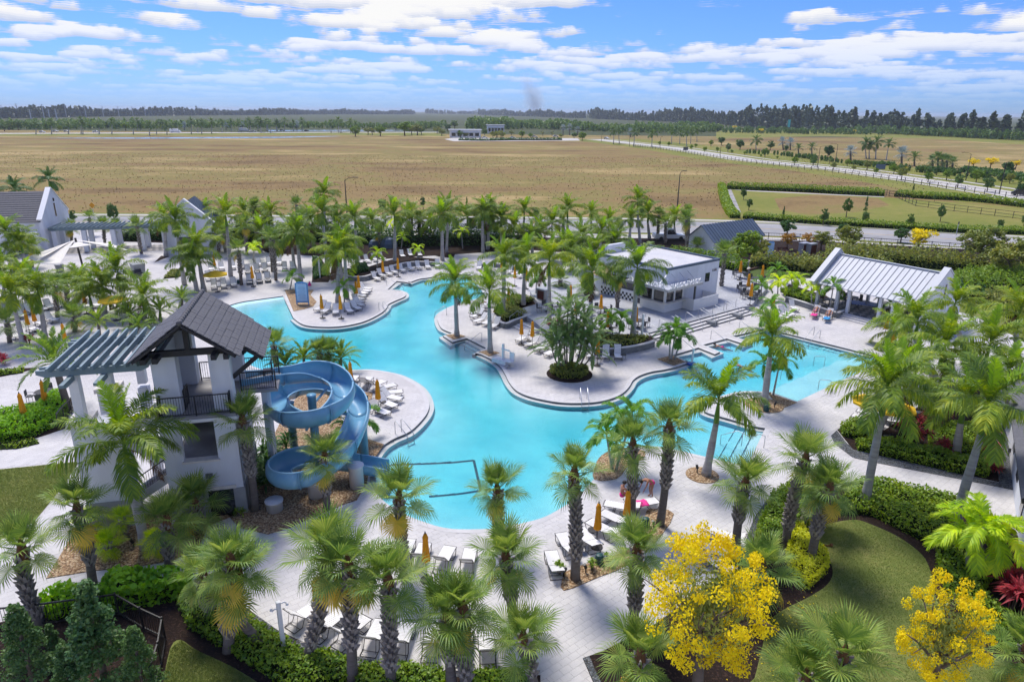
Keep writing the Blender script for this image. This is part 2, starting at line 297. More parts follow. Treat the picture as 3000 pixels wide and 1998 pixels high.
def water():
    m, n, l, b = newmat('water')
    n.remove(b)
    tcn = N(n, 'ShaderNodeTexCoord')
    mp = N(n, 'ShaderNodeMapping'); mp.inputs['Rotation'].default_value = (0,0,0.7); mp.inputs['Scale'].default_value = (1.0,1.9,1); l.new(tcn.outputs['Object'], mp.inputs[0])
    a = N(n, 'ShaderNodeTexNoise', i_Scale=1.5, i_Detail=3.0, i_Roughness=0.55, i_Distortion=0.6); l.new(mp.outputs[0], a.inputs['Vector'])
    c = N(n, 'ShaderNodeTexNoise', i_Scale=6.5, i_Detail=2.0, i_Distortion=0.4); l.new(mp.outputs[0], c.inputs['Vector'])
    amp = N(n, 'ShaderNodeTexNoise', i_Scale=0.09, i_Detail=2.0); l.new(tcn.outputs['Object'], amp.inputs['Vector'])
    h = M(n, l, 'ADD', a.outputs['Fac'], M(n, l, 'MULTIPLY', c.outputs['Fac'], 0.35))
    am = ramp(n, l, amp.outputs['Fac'], [(0.35, (0.35,0.35,0.35)), (0.65, (1,1,1))])
    bp = N(n, 'ShaderNodeBump', i_Strength=0.60, i_Distance=0.055); l.new(M(n, l, 'MULTIPLY', h, am), bp.inputs['Height'])
    tr = N(n, 'ShaderNodeBsdfTransparent'); tr.inputs['Color'].default_value = (0.97,0.99,1,1)
    gl = N(n, 'ShaderNodeBsdfGlossy', i_Roughness=0.06); gl.inputs['Color'].default_value = (0.95,0.97,1,1); l.new(bp.outputs[0], gl.inputs['Normal'])
    fr = N(n, 'ShaderNodeFresnel', i_IOR=1.42); l.new(bp.outputs[0], fr.inputs['Normal'])
    ms = N(n, 'ShaderNodeMixShader'); l.new(fr.outputs[0], ms.inputs[0]); l.new(tr.outputs[0], ms.inputs[1]); l.new(gl.outputs[0], ms.inputs[2])
    l.new(ms.outputs[0], n['Material Output'].inputs['Surface'])
    va = N(n, 'ShaderNodeVolumeAbsorption', i_Density=1.08); va.inputs['Color'].default_value = (0.16,0.87,0.92,1)
    l.new(va.outputs[0], n['Material Output'].inputs['Volume'])
    MATS['water'] = m
water()
# ------------------------------------------------------------------ mesh helpers
def link(o, parent=None):
    COL.objects.link(o)
    if parent is not None: o.parent = parent
    return o
def tag(o, label=None, cat=None, group=None, kind=None):
    if label: o['label'] = label
    if cat: o['category'] = cat
    if group: o['group'] = group
    if kind: o['kind'] = kind
    return o
def empty(name, loc=(0,0,0), rz=0., parent=None):
    o = bpy.data.objects.new(name, None); o.empty_display_size = 0.2; link(o, parent); o.location = loc; o.rotation_euler = (0,0,rz); return o
def thing(name, label, cat, loc=(0,0,0), rz=0., group=None):
    return tag(empty(name, loc, rz), label, cat, group)
def obj(name, me, parent=None, loc=(0,0,0), rz=0.):
    o = bpy.data.objects.new(name, me); link(o, parent); o.location = loc; o.rotation_euler = (0,0,rz); return o
class MB:
    """collects shapes; mesh()/build() makes ONE mesh"""
    def __init__(s): s.v = []; s.f = []; s.m = []; s.mi = 0
    def add(s, vs, fs):
        b = len(s.v); s.v.extend([tuple(p) for p in vs]); s.f.extend([tuple(b+i for i in f) for f in fs]); s.m.extend([s.mi]*len(fs)); return s
    def box(s, c, d, rz=0., tilt=None):
        x, y, z = d[0]/2, d[1]/2, d[2]/2
        vs = [Vector((sx_*x, sy_*y, sz_*z)) for sx_, sy_, sz_ in ((-1,-1,-1),(1,-1,-1),(1,1,-1),(-1,1,-1),(-1,-1,1),(1,-1,1),(1,1,1),(-1,1,1))]
        R = Matrix.Rotation(rz, 3, 'Z')
        if tilt is not None: R = R @ tilt
        return s.add([R@v+Vector(c) for v in vs], [(0,3,2,1),(4,5,6,7),(0,1,5,4),(1,2,6,5),(2,3,7,6),(3,0,4,7)])
    def bar(s, a, b, w, h, up=Vector((0,0,1))):
        a, b = Vector(a), Vector(b); d = (b-a).normalized(); sd_ = d.cross(up)
        if sd_.length < 1e-4: sd_ = Vector((1,0,0))
        sd_.normalize(); u_ = sd_.cross(d).normalized()
        vs = []
        for p in (a, b):
            for i, j in ((-1,-1),(1,-1),(1,1),(-1,1)): vs.append(p+sd_*(i*w/2)+u_*(j*h/2))
        return s.add(vs, [(0,1,2,3),(7,6,5,4),(0,4,5,1),(1,5,6,2),(2,6,7,3),(3,7,4,0)])
    def tube(s, path, r, n=6, closed=False, caps=True):
        path = [Vector(p) for p in path]; k = len(path); rs = r if isinstance(r, (list, tuple)) else [r]*k
        rings = []; prev = None
        for i, p in enumerate(path):
            t = (path[min(i+1,k-1)]-path[max(i-1,0)]).normalized()
            if prev is None:
                a = Vector((0,0,1)) if abs(t.z) < 0.9 else Vector((1,0,0)); x = t.cross(a).normalized()
            else:
                x = prev-t*prev.dot(t)
                x = x.normalized() if x.length > 1e-5 else t.orthogonal().normalized()
            prev = x; y = t.cross(x)
            rings.append([p+x*(rs[i]*math.cos(2*PI*j/n))+y*(rs[i]*math.sin(2*PI*j/n)) for j in range(n)])
        vs = [v for rg in rings for v in rg]; fs = []
        for i in range(k-1):
            for j in range(n): fs.append((i*n+j, i*n+(j+1)%n, (i+1)*n+(j+1)%n, (i+1)*n+j))
        if caps: fs.append(tuple(range(n-1,-1,-1))); fs.append(tuple((k-1)*n+j for j in range(n)))
        return s.add(vs, fs)
    def lathe(s, prof, n=12, c=(0,0,0), ripple=0., rn=8):
        vs = []; c = Vector(c)
        for r_, z in prof:
            for j in range(n):
                rr = r_*(1+ripple*math.cos(2*PI*j/n*rn)); vs.append(c+Vector((rr*math.cos(2*PI*j/n), rr*math.sin(2*PI*j/n), z)))
        fs = []
        for i in range(len(prof)-1):
            for j in range(n): fs.append((i*n+j, i*n+(j+1)%n, (i+1)*n+(j+1)%n, (i+1)*n+j))
        fs.append(tuple(range(n-1,-1,-1))); fs.append(tuple((len(prof)-1)*n+j for j in range(n)))
        return s.add(vs, fs)
    def prism(s, poly, z0, z1):
        k = len(poly); vs = [(p[0],p[1],z0) for p in poly]+[(p[0],p[1],z1) for p in poly]
        b = len(s.v); s.v.extend(vs); s.m_start = len(s.f)
        tri = tessellate_polygon([[Vector((p[0],p[1],0)) for p in poly]])
        ar = sum(poly[i][0]*poly[(i+1)%k][1]-poly[(i+1)%k][0]*poly[i][1] for i in range(k))
        fs = []
        for t in tri:
            a_, b_, c_ = [Vector((poly[i][0],poly[i][1])) for i in t]
            if (b_-a_).cross(c_-a_) < 0: t = (t[0],t[2],t[1])
            fs.append(tuple(i+k for i in t)); fs.append((t[0],t[2],t[1]))
        for i in range(k):
            j = (i+1)%k; fs.append((i,j,j+k,i+k) if ar > 0 else (j,i,i+k,j+k))
        s.f.extend([tuple(b+i for i in f) for f in fs]); s.m.extend([s.mi]*len(fs)); return s
    def mesh(s, name, mats, smooth=False):
        me = bpy.data.meshes.new(name); me.from_pydata(s.v, [], s.f)
        for m_ in ([mats] if isinstance(mats, str) else mats): me.materials.append(MATS[m_])
        if any(s.m): me.polygons.foreach_set('material_index', s.m)
        if smooth: me.polygons.foreach_set('use_smooth', [True]*len(me.polygons))
        me.update(); return me
    def build(s, name, mats, parent=None, smooth=False, loc=(0,0,0), rz=0.): return obj(name, s.mesh(name, mats, smooth), parent, loc, rz)
def np_mesh(name, V, Fq, mats, mi=None, smooth=False):
    """numpy arrays -> mesh; Fq (n,4) quads or (n,3) triangles"""
    me = bpy.data.meshes.new(name); V = np.asarray(V, dtype=np.float32); Fq = np.asarray(Fq, dtype=np.int32); k = Fq.shape[1]
    me.vertices.add(len(V)); me.vertices.foreach_set('co', V.ravel())
    me.loops.add(Fq.size); me.loops.foreach_set('vertex_index', Fq.ravel())
    me.polygons.add(len(Fq)); me.polygons.foreach_set('loop_start', np.arange(0, Fq.size, k, dtype=np.int32))
    for m_ in ([mats] if isinstance(mats, str) else mats): me.materials.append(MATS[m_])
    if mi is not None: me.polygons.foreach_set('material_index', np.asarray(mi, dtype=np.int32))
    me.update(calc_edges=True); me.validate()
    me.polygons.foreach_set('use_smooth', [bool(smooth)]*len(me.polygons))
    return me
def inpoly(x, y, poly):
    x = np.asarray(x, float); y = np.asarray(y, float); ins = np.zeros(x.shape, bool); k = len(poly); j = k-1
    for i in range(k):
        xi, yi, xj, yj = poly[i][0], poly[i][1], poly[j][0], poly[j][1]
        if yi != yj:
            c = ((yi > y) != (yj > y)) & (x < (xj-xi)*(y-yi)/(yj-yi)+xi); ins ^= c
        j = i
    return ins
def smooth_line(p, n=5, closed=False):
    """Catmull-Rom through the points"""
    p = [Vector((q[0],q[1],q[2] if len(q) > 2 else 0)) for q in p]; k = len(p); out = []
    for i in range(k if closed else k-1):
        if closed: a, b, c, d = p[(i-1)%k], p[i], p[(i+1)%k], p[(i+2)%k]
        else: a, b, c, d = p[max(i-1,0)], p[i], p[i+1], p[min(i+2,k-1)]
        for j in range(n):
            t = j/n; out.append(0.5*((2*b)+(c-a)*t+(2*a-5*b+4*c-d)*t*t+(3*b-a-3*c+d)*t**3))
    if not closed: out.append(p[-1])
    return out
def sheet(name, poly, z, m, holes=(), kind='structure', parent=None):
    loops = [[Vector((p[0],p[1],0)) for p in poly]]+[[Vector((p[0],p[1],0)) for p in h] for h in holes]
    vs = [v for lp in loops for v in lp]; tri = tessellate_polygon(loops); fs = []
    for t in tri:
        a, b, c = [vs[i] for i in t]
        cr = (b-a).to_2d().cross((c-a).to_2d())
        if abs(cr) < 1e-9: continue
        fs.append(t if cr > 0 else (t[0],t[2],t[1]))
    me = bpy.data.meshes.new(name); me.from_pydata([(v.x,v.y,z) for v in vs], [], fs); me.materials.append(MATS[m]); me.update()
    o = obj(name, me, parent)
    if kind: o['kind'] = kind
    return o
ORD = ['leftmost','second','third','fourth','fifth','sixth','seventh','eighth','ninth','tenth','eleventh','twelfth','thirteenth','fourteenth','fifteenth','sixteenth','seventeenth','eighteenth','nineteenth','twentieth']
def ordinal(i, n):
    """place of item i of n in a row read from the left"""
    if n == 1: return ''
    if i == 0: return 'leftmost'
    if i == n-1: return 'rightmost'
    def w(k):
        if k < 20: return ORD[k]
        if k % 10 == 9 and k < 100: return {29:'thirtieth',39:'fortieth',49:'fiftieth',59:'sixtieth'}.get(k, 'seventieth')
        return {2:'twenty-',3:'thirty-',4:'forty-',5:'fifty-',6:'sixty-'}[(k+1)//10]+['','first','second','third','fourth','fifth','sixth','seventh','eighth','ninth'][(k+1)%10]
    if i < (n+1)//2: return w(i)+' from left'
    j = n-1-i
    return w(j)+' from right' if j > 0 else 'rightmost'
# ================================================================== the setting: field, roads, deck, pool, beds
def struct(name, poly, z, m, holes=()): return sheet(name, poly, z, m, holes)
RES = [(-115,6),(115,6),(115,88),(92,98),(74,107),(52,113.5),(30,116),(-115,115)]
# wide ground with the resort's site cut out of it
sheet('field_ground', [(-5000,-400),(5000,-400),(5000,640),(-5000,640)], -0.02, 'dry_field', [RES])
sheet('far_plain', [(-7000,640),(7000,640),(7000,9000),(-7000,9000)], -0.03, 'far_green')
# ---- pool outline, walked round with the water on one side
WZ = -0.17                                                    # water level
def U(l): return pts('U', l)
seg = []                                                      # (points, has gutter)
seg.append((smooth_line(U([(829,867),(764,876),(700,886),(650,905),(625,940),(640,990),(690,1045),(760,1080),(817,1087),(930,1085),(1006,1086)]),3), False))
seg.append((smooth_line(U([(1006,1086),(1074,1082),(1125,1087),(1175,1099),(1220,1123),(1243,1145),(1255,1170),(1257,1194),(1243,1222),(1203,1262),(1152,1286),(1118,1310),(1087,1357),(1082,1390)]),4), True))
seg.append((smooth_line(U([(1082,1390),(1092,1430),(1130,1472),(1190,1508),(1250,1531),(1294,1544),(1345,1550),(1440,1548),(1500,1538),(1560,1525),(1600,1512),(1640,1490),(1680,1463),(1720,1425),(1755,1385),(1790,1348),(1840,1320),(1900,1306),(1971,1315)]),3), False))
seg.append((U([(1971,1315),(2188,1366),(2242,1254)]), False))
seg.append((smooth_line(U([(2242,1254),(2200,1246),(2147,1230),(2107,1219),(2075,1210),(2062,1200),(2075,1182),(2120,1160),(2180,1146),(2257,1148)]),4), True))
seg.append((U([(2257,1148),(2335,1176),(2601,1051)]), False))
seg.append((U([(2601,1051),(2244,962)])+pts('d', [(1470,868)]), True))
seg.append((pts('d', [(1470,868),(1668,930),(1600,962),(1395,897),(1100,975),(1312,1062),(1245,1092),(1040,1010),(720,1105),(935,1190)]), True))
gl_ = [(1830,295),(1720,335),(1600,362),(1500,378),(1400,410),(1340,450),(1310,500),(1260,555),(1180,600),(1050,635),(900,648),(720,645),(560,620),(430,588),(330,540),(270,470),(235,400),(190,330),(110,270),(10,222)]
seg.append((smooth_line(pts('G', gl_),4), True))
seg.append((pts('a', [(1790,965),(1955,885),(1660,737),(1440,797),(1292,700),(1440,657)]), True))
seg.append((smooth_line(pts('a', [(1440,657),(1350,625),(1270,580),(1225,500),(1213,420),(1245,350),(1327,295),(1450,235)])+pts('g', [(900,950),(1190,870),(1165,800),(1080,690),(930,545)]),4), True))
seg.append((pts('g', [(930,545),(500,530)]), True))
seg.append((smooth_line(pts('g', [(500,530),(310,590),(150,612),(0,668)])+pts('B', [(1475,1024)]),4), True))
seg.append((pts('B', [(1475,1024),(1360,1012),(1280,1085),(1395,1090)]), True))
seg.append((smooth_line(pts('B', [(1395,1090),(1430,1105),(1440,1130),(1420,1150),(1350,1180),(1290,1210),(1275,1240),(1220,1290),(1080,1358),(900,1398),(720,1405),(560,1388),(470,1330)]),4), True))
seg.append((pts('B', [(470,1330),(388,1138)]), False))
POOL = []
for p_, g_ in seg: POOL += [(v.x, v.y) for v in p_[:-1]]
area = sum(POOL[i][0]*POOL[(i+1)%len(POOL)][1]-POOL[(i+1)%len(POOL)][0]*POOL[i][1] for i in range(len(POOL)))
SGN = 1. if area > 0 else -1.                                 # inward normal side
def inward(p, off, closed=False):
    out = []; k = len(p)
    for i in range(k):
        a = p[max(i-1,0)]; b = p[min(i+1,k-1)]; t = Vector((b[0]-a[0], b[1]-a[1])).normalized()
        q = Vector((p[i][0],p[i][1]))
        nrm = Vector((-t.y, t.x))*SGN
        if 0 < i < k-1:                                       # keep the width at sharp corners
            t1 = (q-Vector((a[0],a[1]))).normalized(); nn = Vector((-t1.y,t1.x))*SGN; cs = max(0.45, abs(nn.dot(nrm))); out.append(q+nrm*off/cs)
        else: out.append(q+nrm*off)
    return out
deck = sheet('pool_deck', RES, -0.008, 'paving_white', [POOL]); deck['kind'] = 'structure'
# deck edge: tile face down to the gutter, gutter ledge, then basin wall
ew, gt, bw = MB(), MB(), MB()
for p_, g_ in seg:
    p2 = [Vector((v[0],v[1])) for v in p_]
    for i in range(len(p2)-1):
        a, b = p2[i], p2[i+1]
        ew.add([(a.x,a.y,-.008),(b.x,b.y,-.008),(b.x,b.y,-.16 if g_ else -1.6),(a.x,a.y,-.16 if g_ else -1.6)], [(0,1,2,3)])
    if g_:
        ins = inward(p2, 0.34)
        for i in range(len(p2)-1):
            a, b, c, d = p2[i], p2[i+1], ins[i+1], ins[i]
            gt.add([(a.x,a.y,-.15),(b.x,b.y,-.15),(c.x,c.y,-.155),(d.x,d.y,-.155)], [(0,1,2,3)])
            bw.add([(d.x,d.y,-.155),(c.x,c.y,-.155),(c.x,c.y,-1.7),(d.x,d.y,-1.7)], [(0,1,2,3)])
basin = tag(empty('swimming_pool_basin'), kind='structure')
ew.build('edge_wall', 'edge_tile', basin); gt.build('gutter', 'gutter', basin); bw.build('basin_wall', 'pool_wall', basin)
# coping: a paler band of edge pavers on the deck rim
cpg = MB()
for p_, g_ in seg:
    p2 = [Vector((v[0],v[1])) for v in p_]; o_ = inward(p2, -0.32)
    for i in range(len(p2)-1):
        a, b, c, d = p2[i], p2[i+1], o_[i+1], o_[i]; cpg.add([(a.x,a.y,.006),(b.x,b.y,.006),(c.x,c.y,.006),(d.x,d.y,.006)], [(0,1,2,3)])
        cpg.add([(a.x,a.y,.006),(b.x,b.y,.006),(b.x,b.y,-.02),(a.x,a.y,-.02)], [(3,2,1,0)])
cpg.build('coping', 'coping', basin)
# ---- floor of the basin: a grid whose depth follows the entries, ledges and steps
def segd(x, y, a, b):
    ax, ay, bx, by = a[0], a[1], b[0], b[1]; dx, dy = bx-ax, by-ay; t = np.clip(((x-ax)*dx+(y-ay)*dy)/(dx*dx+dy*dy), 0, 1)
    return np.hypot(x-ax-t*dx, y-ay-t*dy)
def polyd(x, y, pl): return np.min([segd(x, y, pl[i], pl[i+1]) for i in range(len(pl)-1)], axis=0)
bx0, bx1 = min(p[0] for p in POOL)-1, max(p[0] for p in POOL)+1; by0, by1 = min(p[1] for p in POOL)-1, max(p[1] for p in POOL)+1
GS = 0.3
nx, ny = int((bx1-bx0)/GS)+1, int((by1-by0)/GS)+1
gx, gy = np.meshgrid(bx0+np.arange(nx)*GS, by0+np.arange(ny)*GS)
depth = np.full(gx.shape, 0.74)                                              # as it looks through the water
edge_ = [np.array(p) for p in POOL[::2]]+[np.array(POOL[0])]
depth = 0.42+np.minimum(0.36, polyd(gx, gy, edge_)*0.085)
shore = seg[0][0][:14]
depth = np.minimum(depth, 0.10+polyd(gx, gy, shore)*0.085)                        # beach entry beside the tower
isl = U([(832,867)])+pts('B', [(470,1330)])
depth = np.minimum(depth, 0.28+polyd(gx, gy, isl)*0.09)
bot = seg[2][0][14:44]; depth = np.minimum(depth, 0.30+polyd(gx, gy, bot)*0.55)     # bench along the catch pool
LEDGE = U([(2257,1148),(2335,1176),(2640,1033)])+[P('e', 1380, 645), P('e', 470, 1035)]
depth = np.where(inpoly(gx, gy, LEDGE), 0.33, depth)                              # sun shelf
BEACH = U([(2120,1350),(2188,1372),(2252,1250)])+[P('b', 770, 10)]
dl = segd(gx, gy, U([(2188,1366)])[0], U([(2242,1254)])[0]); depth = np.minimum(depth, 0.22+np.floor(dl/0.62)*0.11)
for ln in (('d',(720,1105),(1040,1010)),('d',(1100,975),(1395,897)),('d',(1470,868),(1830,770)),('e',(430,275),(1450,535))):   # steps of the bays
    dl = segd(gx, gy, P(ln[0],*ln[1]), P(ln[0],*ln[2])); depth = np.minimum(depth, 0.30+np.floor(dl/0.42)*0.11)
for ln in (('a',(1950,885),(1660,737)),('B',(1360,1012),(1280,1085))):
    dl = segd(gx, gy, P(ln[0],*ln[1]), P(ln[0],*ln[2])); depth = np.minimum(depth, 0.30+np.floor(dl/0.42)*0.11)
Vf = np.stack([gx, gy, -depth], -1).reshape(-1,3); idx = np.arange(nx*ny).reshape(ny, nx)
Ff = np.stack([idx[:-1,:-1], idx[:-1,1:], idx[1:,1:], idx[1:,:-1]], -1).reshape(-1,4)
cxm, cym = Vf[Ff].mean(1)[:,0], Vf[Ff].mean(1)[:,1]
grow = np.zeros(len(Ff), bool)
for ox, oy in ((0,0),(.5,0),(-.5,0),(0,.5),(0,-.5),(.35,.35),(-.35,.35),(.35,-.35),(-.35,-.35)): grow |= inpoly(cxm+ox, cym+oy, POOL)
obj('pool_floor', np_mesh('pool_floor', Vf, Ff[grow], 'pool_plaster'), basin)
# dark tile lines on the floor of the catch pool and the step nosings
ln_ = MB()
def floor_line(a, b, w=0.11, z=-1.2):
    d = Vector((b.x-a.x, b.y-a.y)).normalized(); nn = Vector((-d.y, d.x))*w/2
    ln_.add([(a.x-nn.x,a.y-nn.y,z),(b.x-nn.x,b.y-nn.y,z),(b.x+nn.x,b.y+nn.y,z),(a.x+nn.x,a.y+nn.y,z)], [(0,1,2,3)])
z_ = -0.74
c1, c2, c3, c4 = P('F',1235,1220,z_), P('F',2025,1140,z_), P('F',2085,1400,z_), P('F',1640,1470,z_)
depthat = lambda x, y: 0
for a, b in ((c1,c2),(c2,c3),(c3,c4)):
    for k in range(12):
        p_, q_ = a.lerp(b, k/12), a.lerp(b, (k+1)/12); m_ = (p_+q_)/2; j_ = np.argmin(np.hypot(gx-m_.x, gy-m_.y)); ln_.bar((p_.x,p_.y,-depth.ravel()[j_]+0.02),(q_.x,q_.y,-depth.ravel()[j_]+0.02),0.16,0.02)
def nosing(a, b, c0, dstep, k, z0, dz, sgn=1, w=0.06):
    a, b = Vector((a[0],a[1])), Vector((b[0],b[1])); t = (b-a).normalized(); nn = Vector((-t.y,t.x))*sgn
    for i in range(k):
        o_ = nn*(c0+dstep*i); floor_line(a+o_+t*0.15, b+o_-t*0.15, w, z0-dz*i)
nosing(P('d',720,1105), P('d',1040,1010), 0.36, 0.42, 4, -0.285, 0.11, -1)
nosing(P('d',1100,975), P('d',1395,897), 0.36, 0.42, 4, -0.285, 0.11, -1)
nosing(P('d',1470,868), P('d',1830,770), 0.36, 0.42, 4, -0.285, 0.11, -1)
nosing(P('e',430,275), P('e',1450,535), 0.36, 0.42, 4, -0.285, 0.11, -1)
nosing(P('a',1955,885), P('a',1660,737), 0.36, 0.42, 3, -0.285, 0.11, 1)
nosing(P('B',1360,1012), P('B',1280,1085), 0.36, 0.42, 4, -0.285, 0.11, 1)
nosing(U([(2188,1366)])[0], U([(2242,1254)])[0], 0.62, 0.62, 5, -0.21, 0.11, 1, 0.05)
ln_.build('tile_line', 'step_line', basin)
# ---- the water itself: a closed body with waves on top and absorption inside
wt = [(p[0],p[1]) for p in POOL]
wm = MB(); wm.box(((bx0+bx1)/2,(by0+by1)/2,(WZ-2.6)/2),(bx1-bx0,by1-by0,WZ+2.6))     # its rim lies hidden under the deck
w_o = wm.build('pool_water', 'water'); w_o['kind'] = 'structure'
# ---- beds and lawns laid on the site, each a little proud of the paving
BEDS = []
def bed(name, poly, m, z=0.03, n=0, solid=True):
    poly = [Vector((p[0],p[1],0)) for p in poly]
    if n: poly = smooth_line(poly, n, True)
    mb = MB(); mb.prism([(p.x,p.y) for p in poly], -0.006, z); o = mb.build(name, m); o['kind'] = 'structure'; BEDS.append([(p.x,p.y) for p in poly]); return o
def rg(r, l): return pts(r, l)
# lawns
bed('lawn', rg('E',[(-500,1260),(0,1222),(680,1155),(560,1345)])+rg('I',[(300,170),(130,262),(0,330),(-500,420)]), 'lawn', 0.024)
MB1 = rg('I',[(-200,1100),(170,1000),(480,950),(700,880),(950,860),(1250,850),(1500,830),(1700,760),(1900,740)])+rg('J',[(60,930),(330,1110),(600,1235),(780,1290),(1000,1350),(1250,1400),(1780,1470),(2355,1490),(2600,1500),(2600,1750)])+rg('I',[(-200,1800)])
bed('mulch_bed', MB1, 'mulch', 0.02)
bed('lawn', rg('I',[(1400,1620),(1470,1270),(1560,1200),(1700,1290),(2000,1430),(2270,1600),(2400,1750),(1380,1800)]), 'lawn', 0.034, 3)
MB2 = rg('K',[(905,1355),(1080,1290),(1500,1080),(1800,860),(2080,640)])+rg('b',[(1060,1390),(1230,960),(1330,830),(1650,690)])+rg('H',[(1000,1330),(1770,1490)])+rg('L',[(2150,150),(2420,420),(2600,900),(2600,1800)])+rg('K',[(1100,1800)])
bed('mulch_bed', MB2, 'mulch', 0.02)
bed('lawn', rg('L',[(700,190),(900,165),(1050,210),(1250,300),(1400,400),(1500,500),(1560,650),(1570,780),(1700,1000),(2000,1250),(2200,1400),(2420,1500),(2500,1800),(-60,1800),(30,1530),(100,1250),(150,1050),(280,940),(500,830),(660,720),(705,600),(640,450),(560,370),(520,300),(580,230)]), 'lawn', 0.036, 4)
MB3 = rg('H',[(745,880),(880,805),(1150,885),(1430,690),(1700,480),(2000,520),(2070,900),(2140,1330),(1500,1190),(1100,1100),(880,1050)])
bed('mulch_bed', MB3, 'mulch', 0.02)
bed('grey_gravel_strip', rg('H',[(740,885),(830,1000),(950,1075),(1100,1105),(1500,1195),(2140,1335),(2075,900),(2175,830),(2230,1000),(2300,1310),(2280,1402),(1830,1310),(1100,1168),(880,1120),(720,1000),(690,930)]), 'gravel_grey', 0.014)
bed('grey_gravel_strip', rg('b',[(1240,930),(1330,850),(1290,980),(1230,1090),(1130,1330),(1050,1430),(990,1420),(1100,1130)]), 'gravel_grey', 0.026)
bed('grey_gravel_strip', rg('J',[(30,910),(120,960),(330,1110),(480,1190),(640,1240),(900,1310),(1100,1360),(1350,1410),(1780,1470),(2300,1490),(2300,1530),(1700,1510),(1250,1470),(950,1400),(700,1320),(400,1230),(240,1150),(60,1010)]), 'gravel_grey', 0.03)
bed('grey_gravel_strip', rg('K',[(905,1355),(960,1335),(1010,1450),(1090,1620),(1030,1640),(960,1470)]), 'gravel_grey', 0.03)
# golden gravel
bed('gravel_bed', rg('B',[(395,1090),(520,1085),(645,1090),(615,1130),(670,1190),(640,1230),(560,1255),(470,1272)]), 'gravel_tan', 0.03)
bed('gravel_bed', U([(1006,1245),(1026,1220),(1056,1150),(1092,1150),(1085,1195),(1045,1245),(1067,1283),(1125,1302),(1085,1360),(1075,1415),(1045,1465),(1005,1478),(940,1505),(850,1545),(785,1565),(700,1545),(660,1500),(760,1400),(790,1300),(840,1200),(900,1130),(960,1110)]), 'gravel_tan', 0.03)
bed('gravel_bed', rg('I',[(400,665),(640,270),(800,200),(1200,120),(1700,60),(2000,20),(2050,110),(1800,210),(1720,380),(1500,510),(1150,570),(800,600)]), 'gravel_tan', 0.03)
bed('gravel_bed', rg('K',[(740,770),(740,640),(800,590),(1000,520),(1250,440),(1400,330),(1440,150),(1480,70),(1690,110),(1500,390),(1250,570),(1050,650)]), 'gravel_tan', 0.03, 3)
bed('gravel_bed', rg('G',[(1190,1050),(1070,1100),(1010,1190),(1005,1310),(1200,1300),(1300,1190),(1420,1130),(1440,1070),(1330,1035)]), 'gravel_tan', 0.03, 3)
def disc(c, r, n=24): return [Vector((c.x+r*math.cos(2*PI*i/n), c.y+r*math.sin(2*PI*i/n), 0)) for i in range(n)]
bed('gravel_bed', disc(P('b',455,600), 0.95), 'gravel_tan', 0.03)
bed('gravel_bed', disc(P('e',395,1285), 1.35), 'gravel_tan', 0.03)
bed('gravel_bed', rg('e',[(430,1110),(500,1145),(830,1250),(670,1315),(560,1270)]), 'gravel_tan', 0.026)
bed('gravel_bed', rg('d',[(530,1155),(715,1108),(880,1190),(740,1235)]), 'gravel_tan', 0.03)
bed('gravel_bed', rg('a',[(1335,690),(1510,668),(1640,710),(1450,757)]), 'gravel_tan', 0.03)
bed('gravel_bed', rg('a',[(1840,945),(2000,920),(2160,960),(2000,1015)]), 'gravel_tan', 0.03)
bed('gravel_bed', rg('G',[(1150,190),(1200,200),(1150,215),(1110,200)]), 'gravel_tan', 0.02)
# mulch beds between the decks at the back
for l in (('B',[(640,790),(700,800),(800,965),(770,1022),(630,1022)]), ('A',[(1330,852),(1390,795),(1460,800)]), ('A',[(1410,992),(1480,912),(1560,915),(1640,960),(1500,985)]),
          ('C',[(130,1275),(290,1150),(500,1190),(520,1210),(310,1262),(460,1332),(230,1380)]),
          ('D',[(250,1110),(420,1140),(560,1200),(780,1285),(830,1255),(650,1140),(330,1040)]), ('B',[(1600,770),(1700,760),(1870,765),(1850,815),(1720,800)]),
          ('E',[(-200,420),(0,400),(210,350),(320,345),(180,390),(0,425)]), ('E',[(-200,1010),(0,985),(320,950),(560,870),(640,600),(520,640),(300,840),(-200,960)])):
    bed('mulch_bed', rg(*l), 'mulch', 0.02)
bed('mulch_bed', [(-40,104),(-36,99),(-20,94.5),(-14,97),(2,103),(8,101),(20,99),(40,96),(52,93),(78,82),(95,78),(110,88),(74,106),(52,112),(30,114),(-60,113),(-62,107)], 'mulch', 0.016)
bed('mulch_bed', disc(P('G',790,400), 1.85), 'mulch', 0.03)
bed('lawn', rg('D',[(760,760),(1000,765),(1400,800),(1900,850),(2200,950),(1800,1050),(1500,960),(1100,880),(770,800)]), 'lawn', 0.022)
bed('lawn', rg('D',[(900,1080),(1150,1130),(1400,1170),(1500,1100),(1000,980)]), 'lawn', 0.022)
bed('lawn', rg('D',[(1560,985),(1700,900),(2000,930),(2500,900),(2800,1200),(2800,1700),(2300,1500),(1900,1300),(1560,1230)]), 'lawn', 0.0205)
bed('turf_court', rg('D',[(-60,935),(490,800),(640,812),(570,985),(-100,1000)]), 'turf_court', 0.02)
cb = MB()
q = rg('D',[(-60,935),(490,795),(640,808)])
for a, b in zip(q[:-1], q[1:]): cb.bar((a.x,a.y,.12),(b.x,b.y,.12),0.25,0.3)
q = rg('D',[(150,945),(430,890),(560,860)])
for a, b in zip(q[:-1], q[1:]): cb.bar((a.x,a.y,.08),(b.x,b.y,.08),0.2,0.12)
tag(cb.build('court_border', 'brown_wood'), 'low brown timber border around the green turf court', 'border')
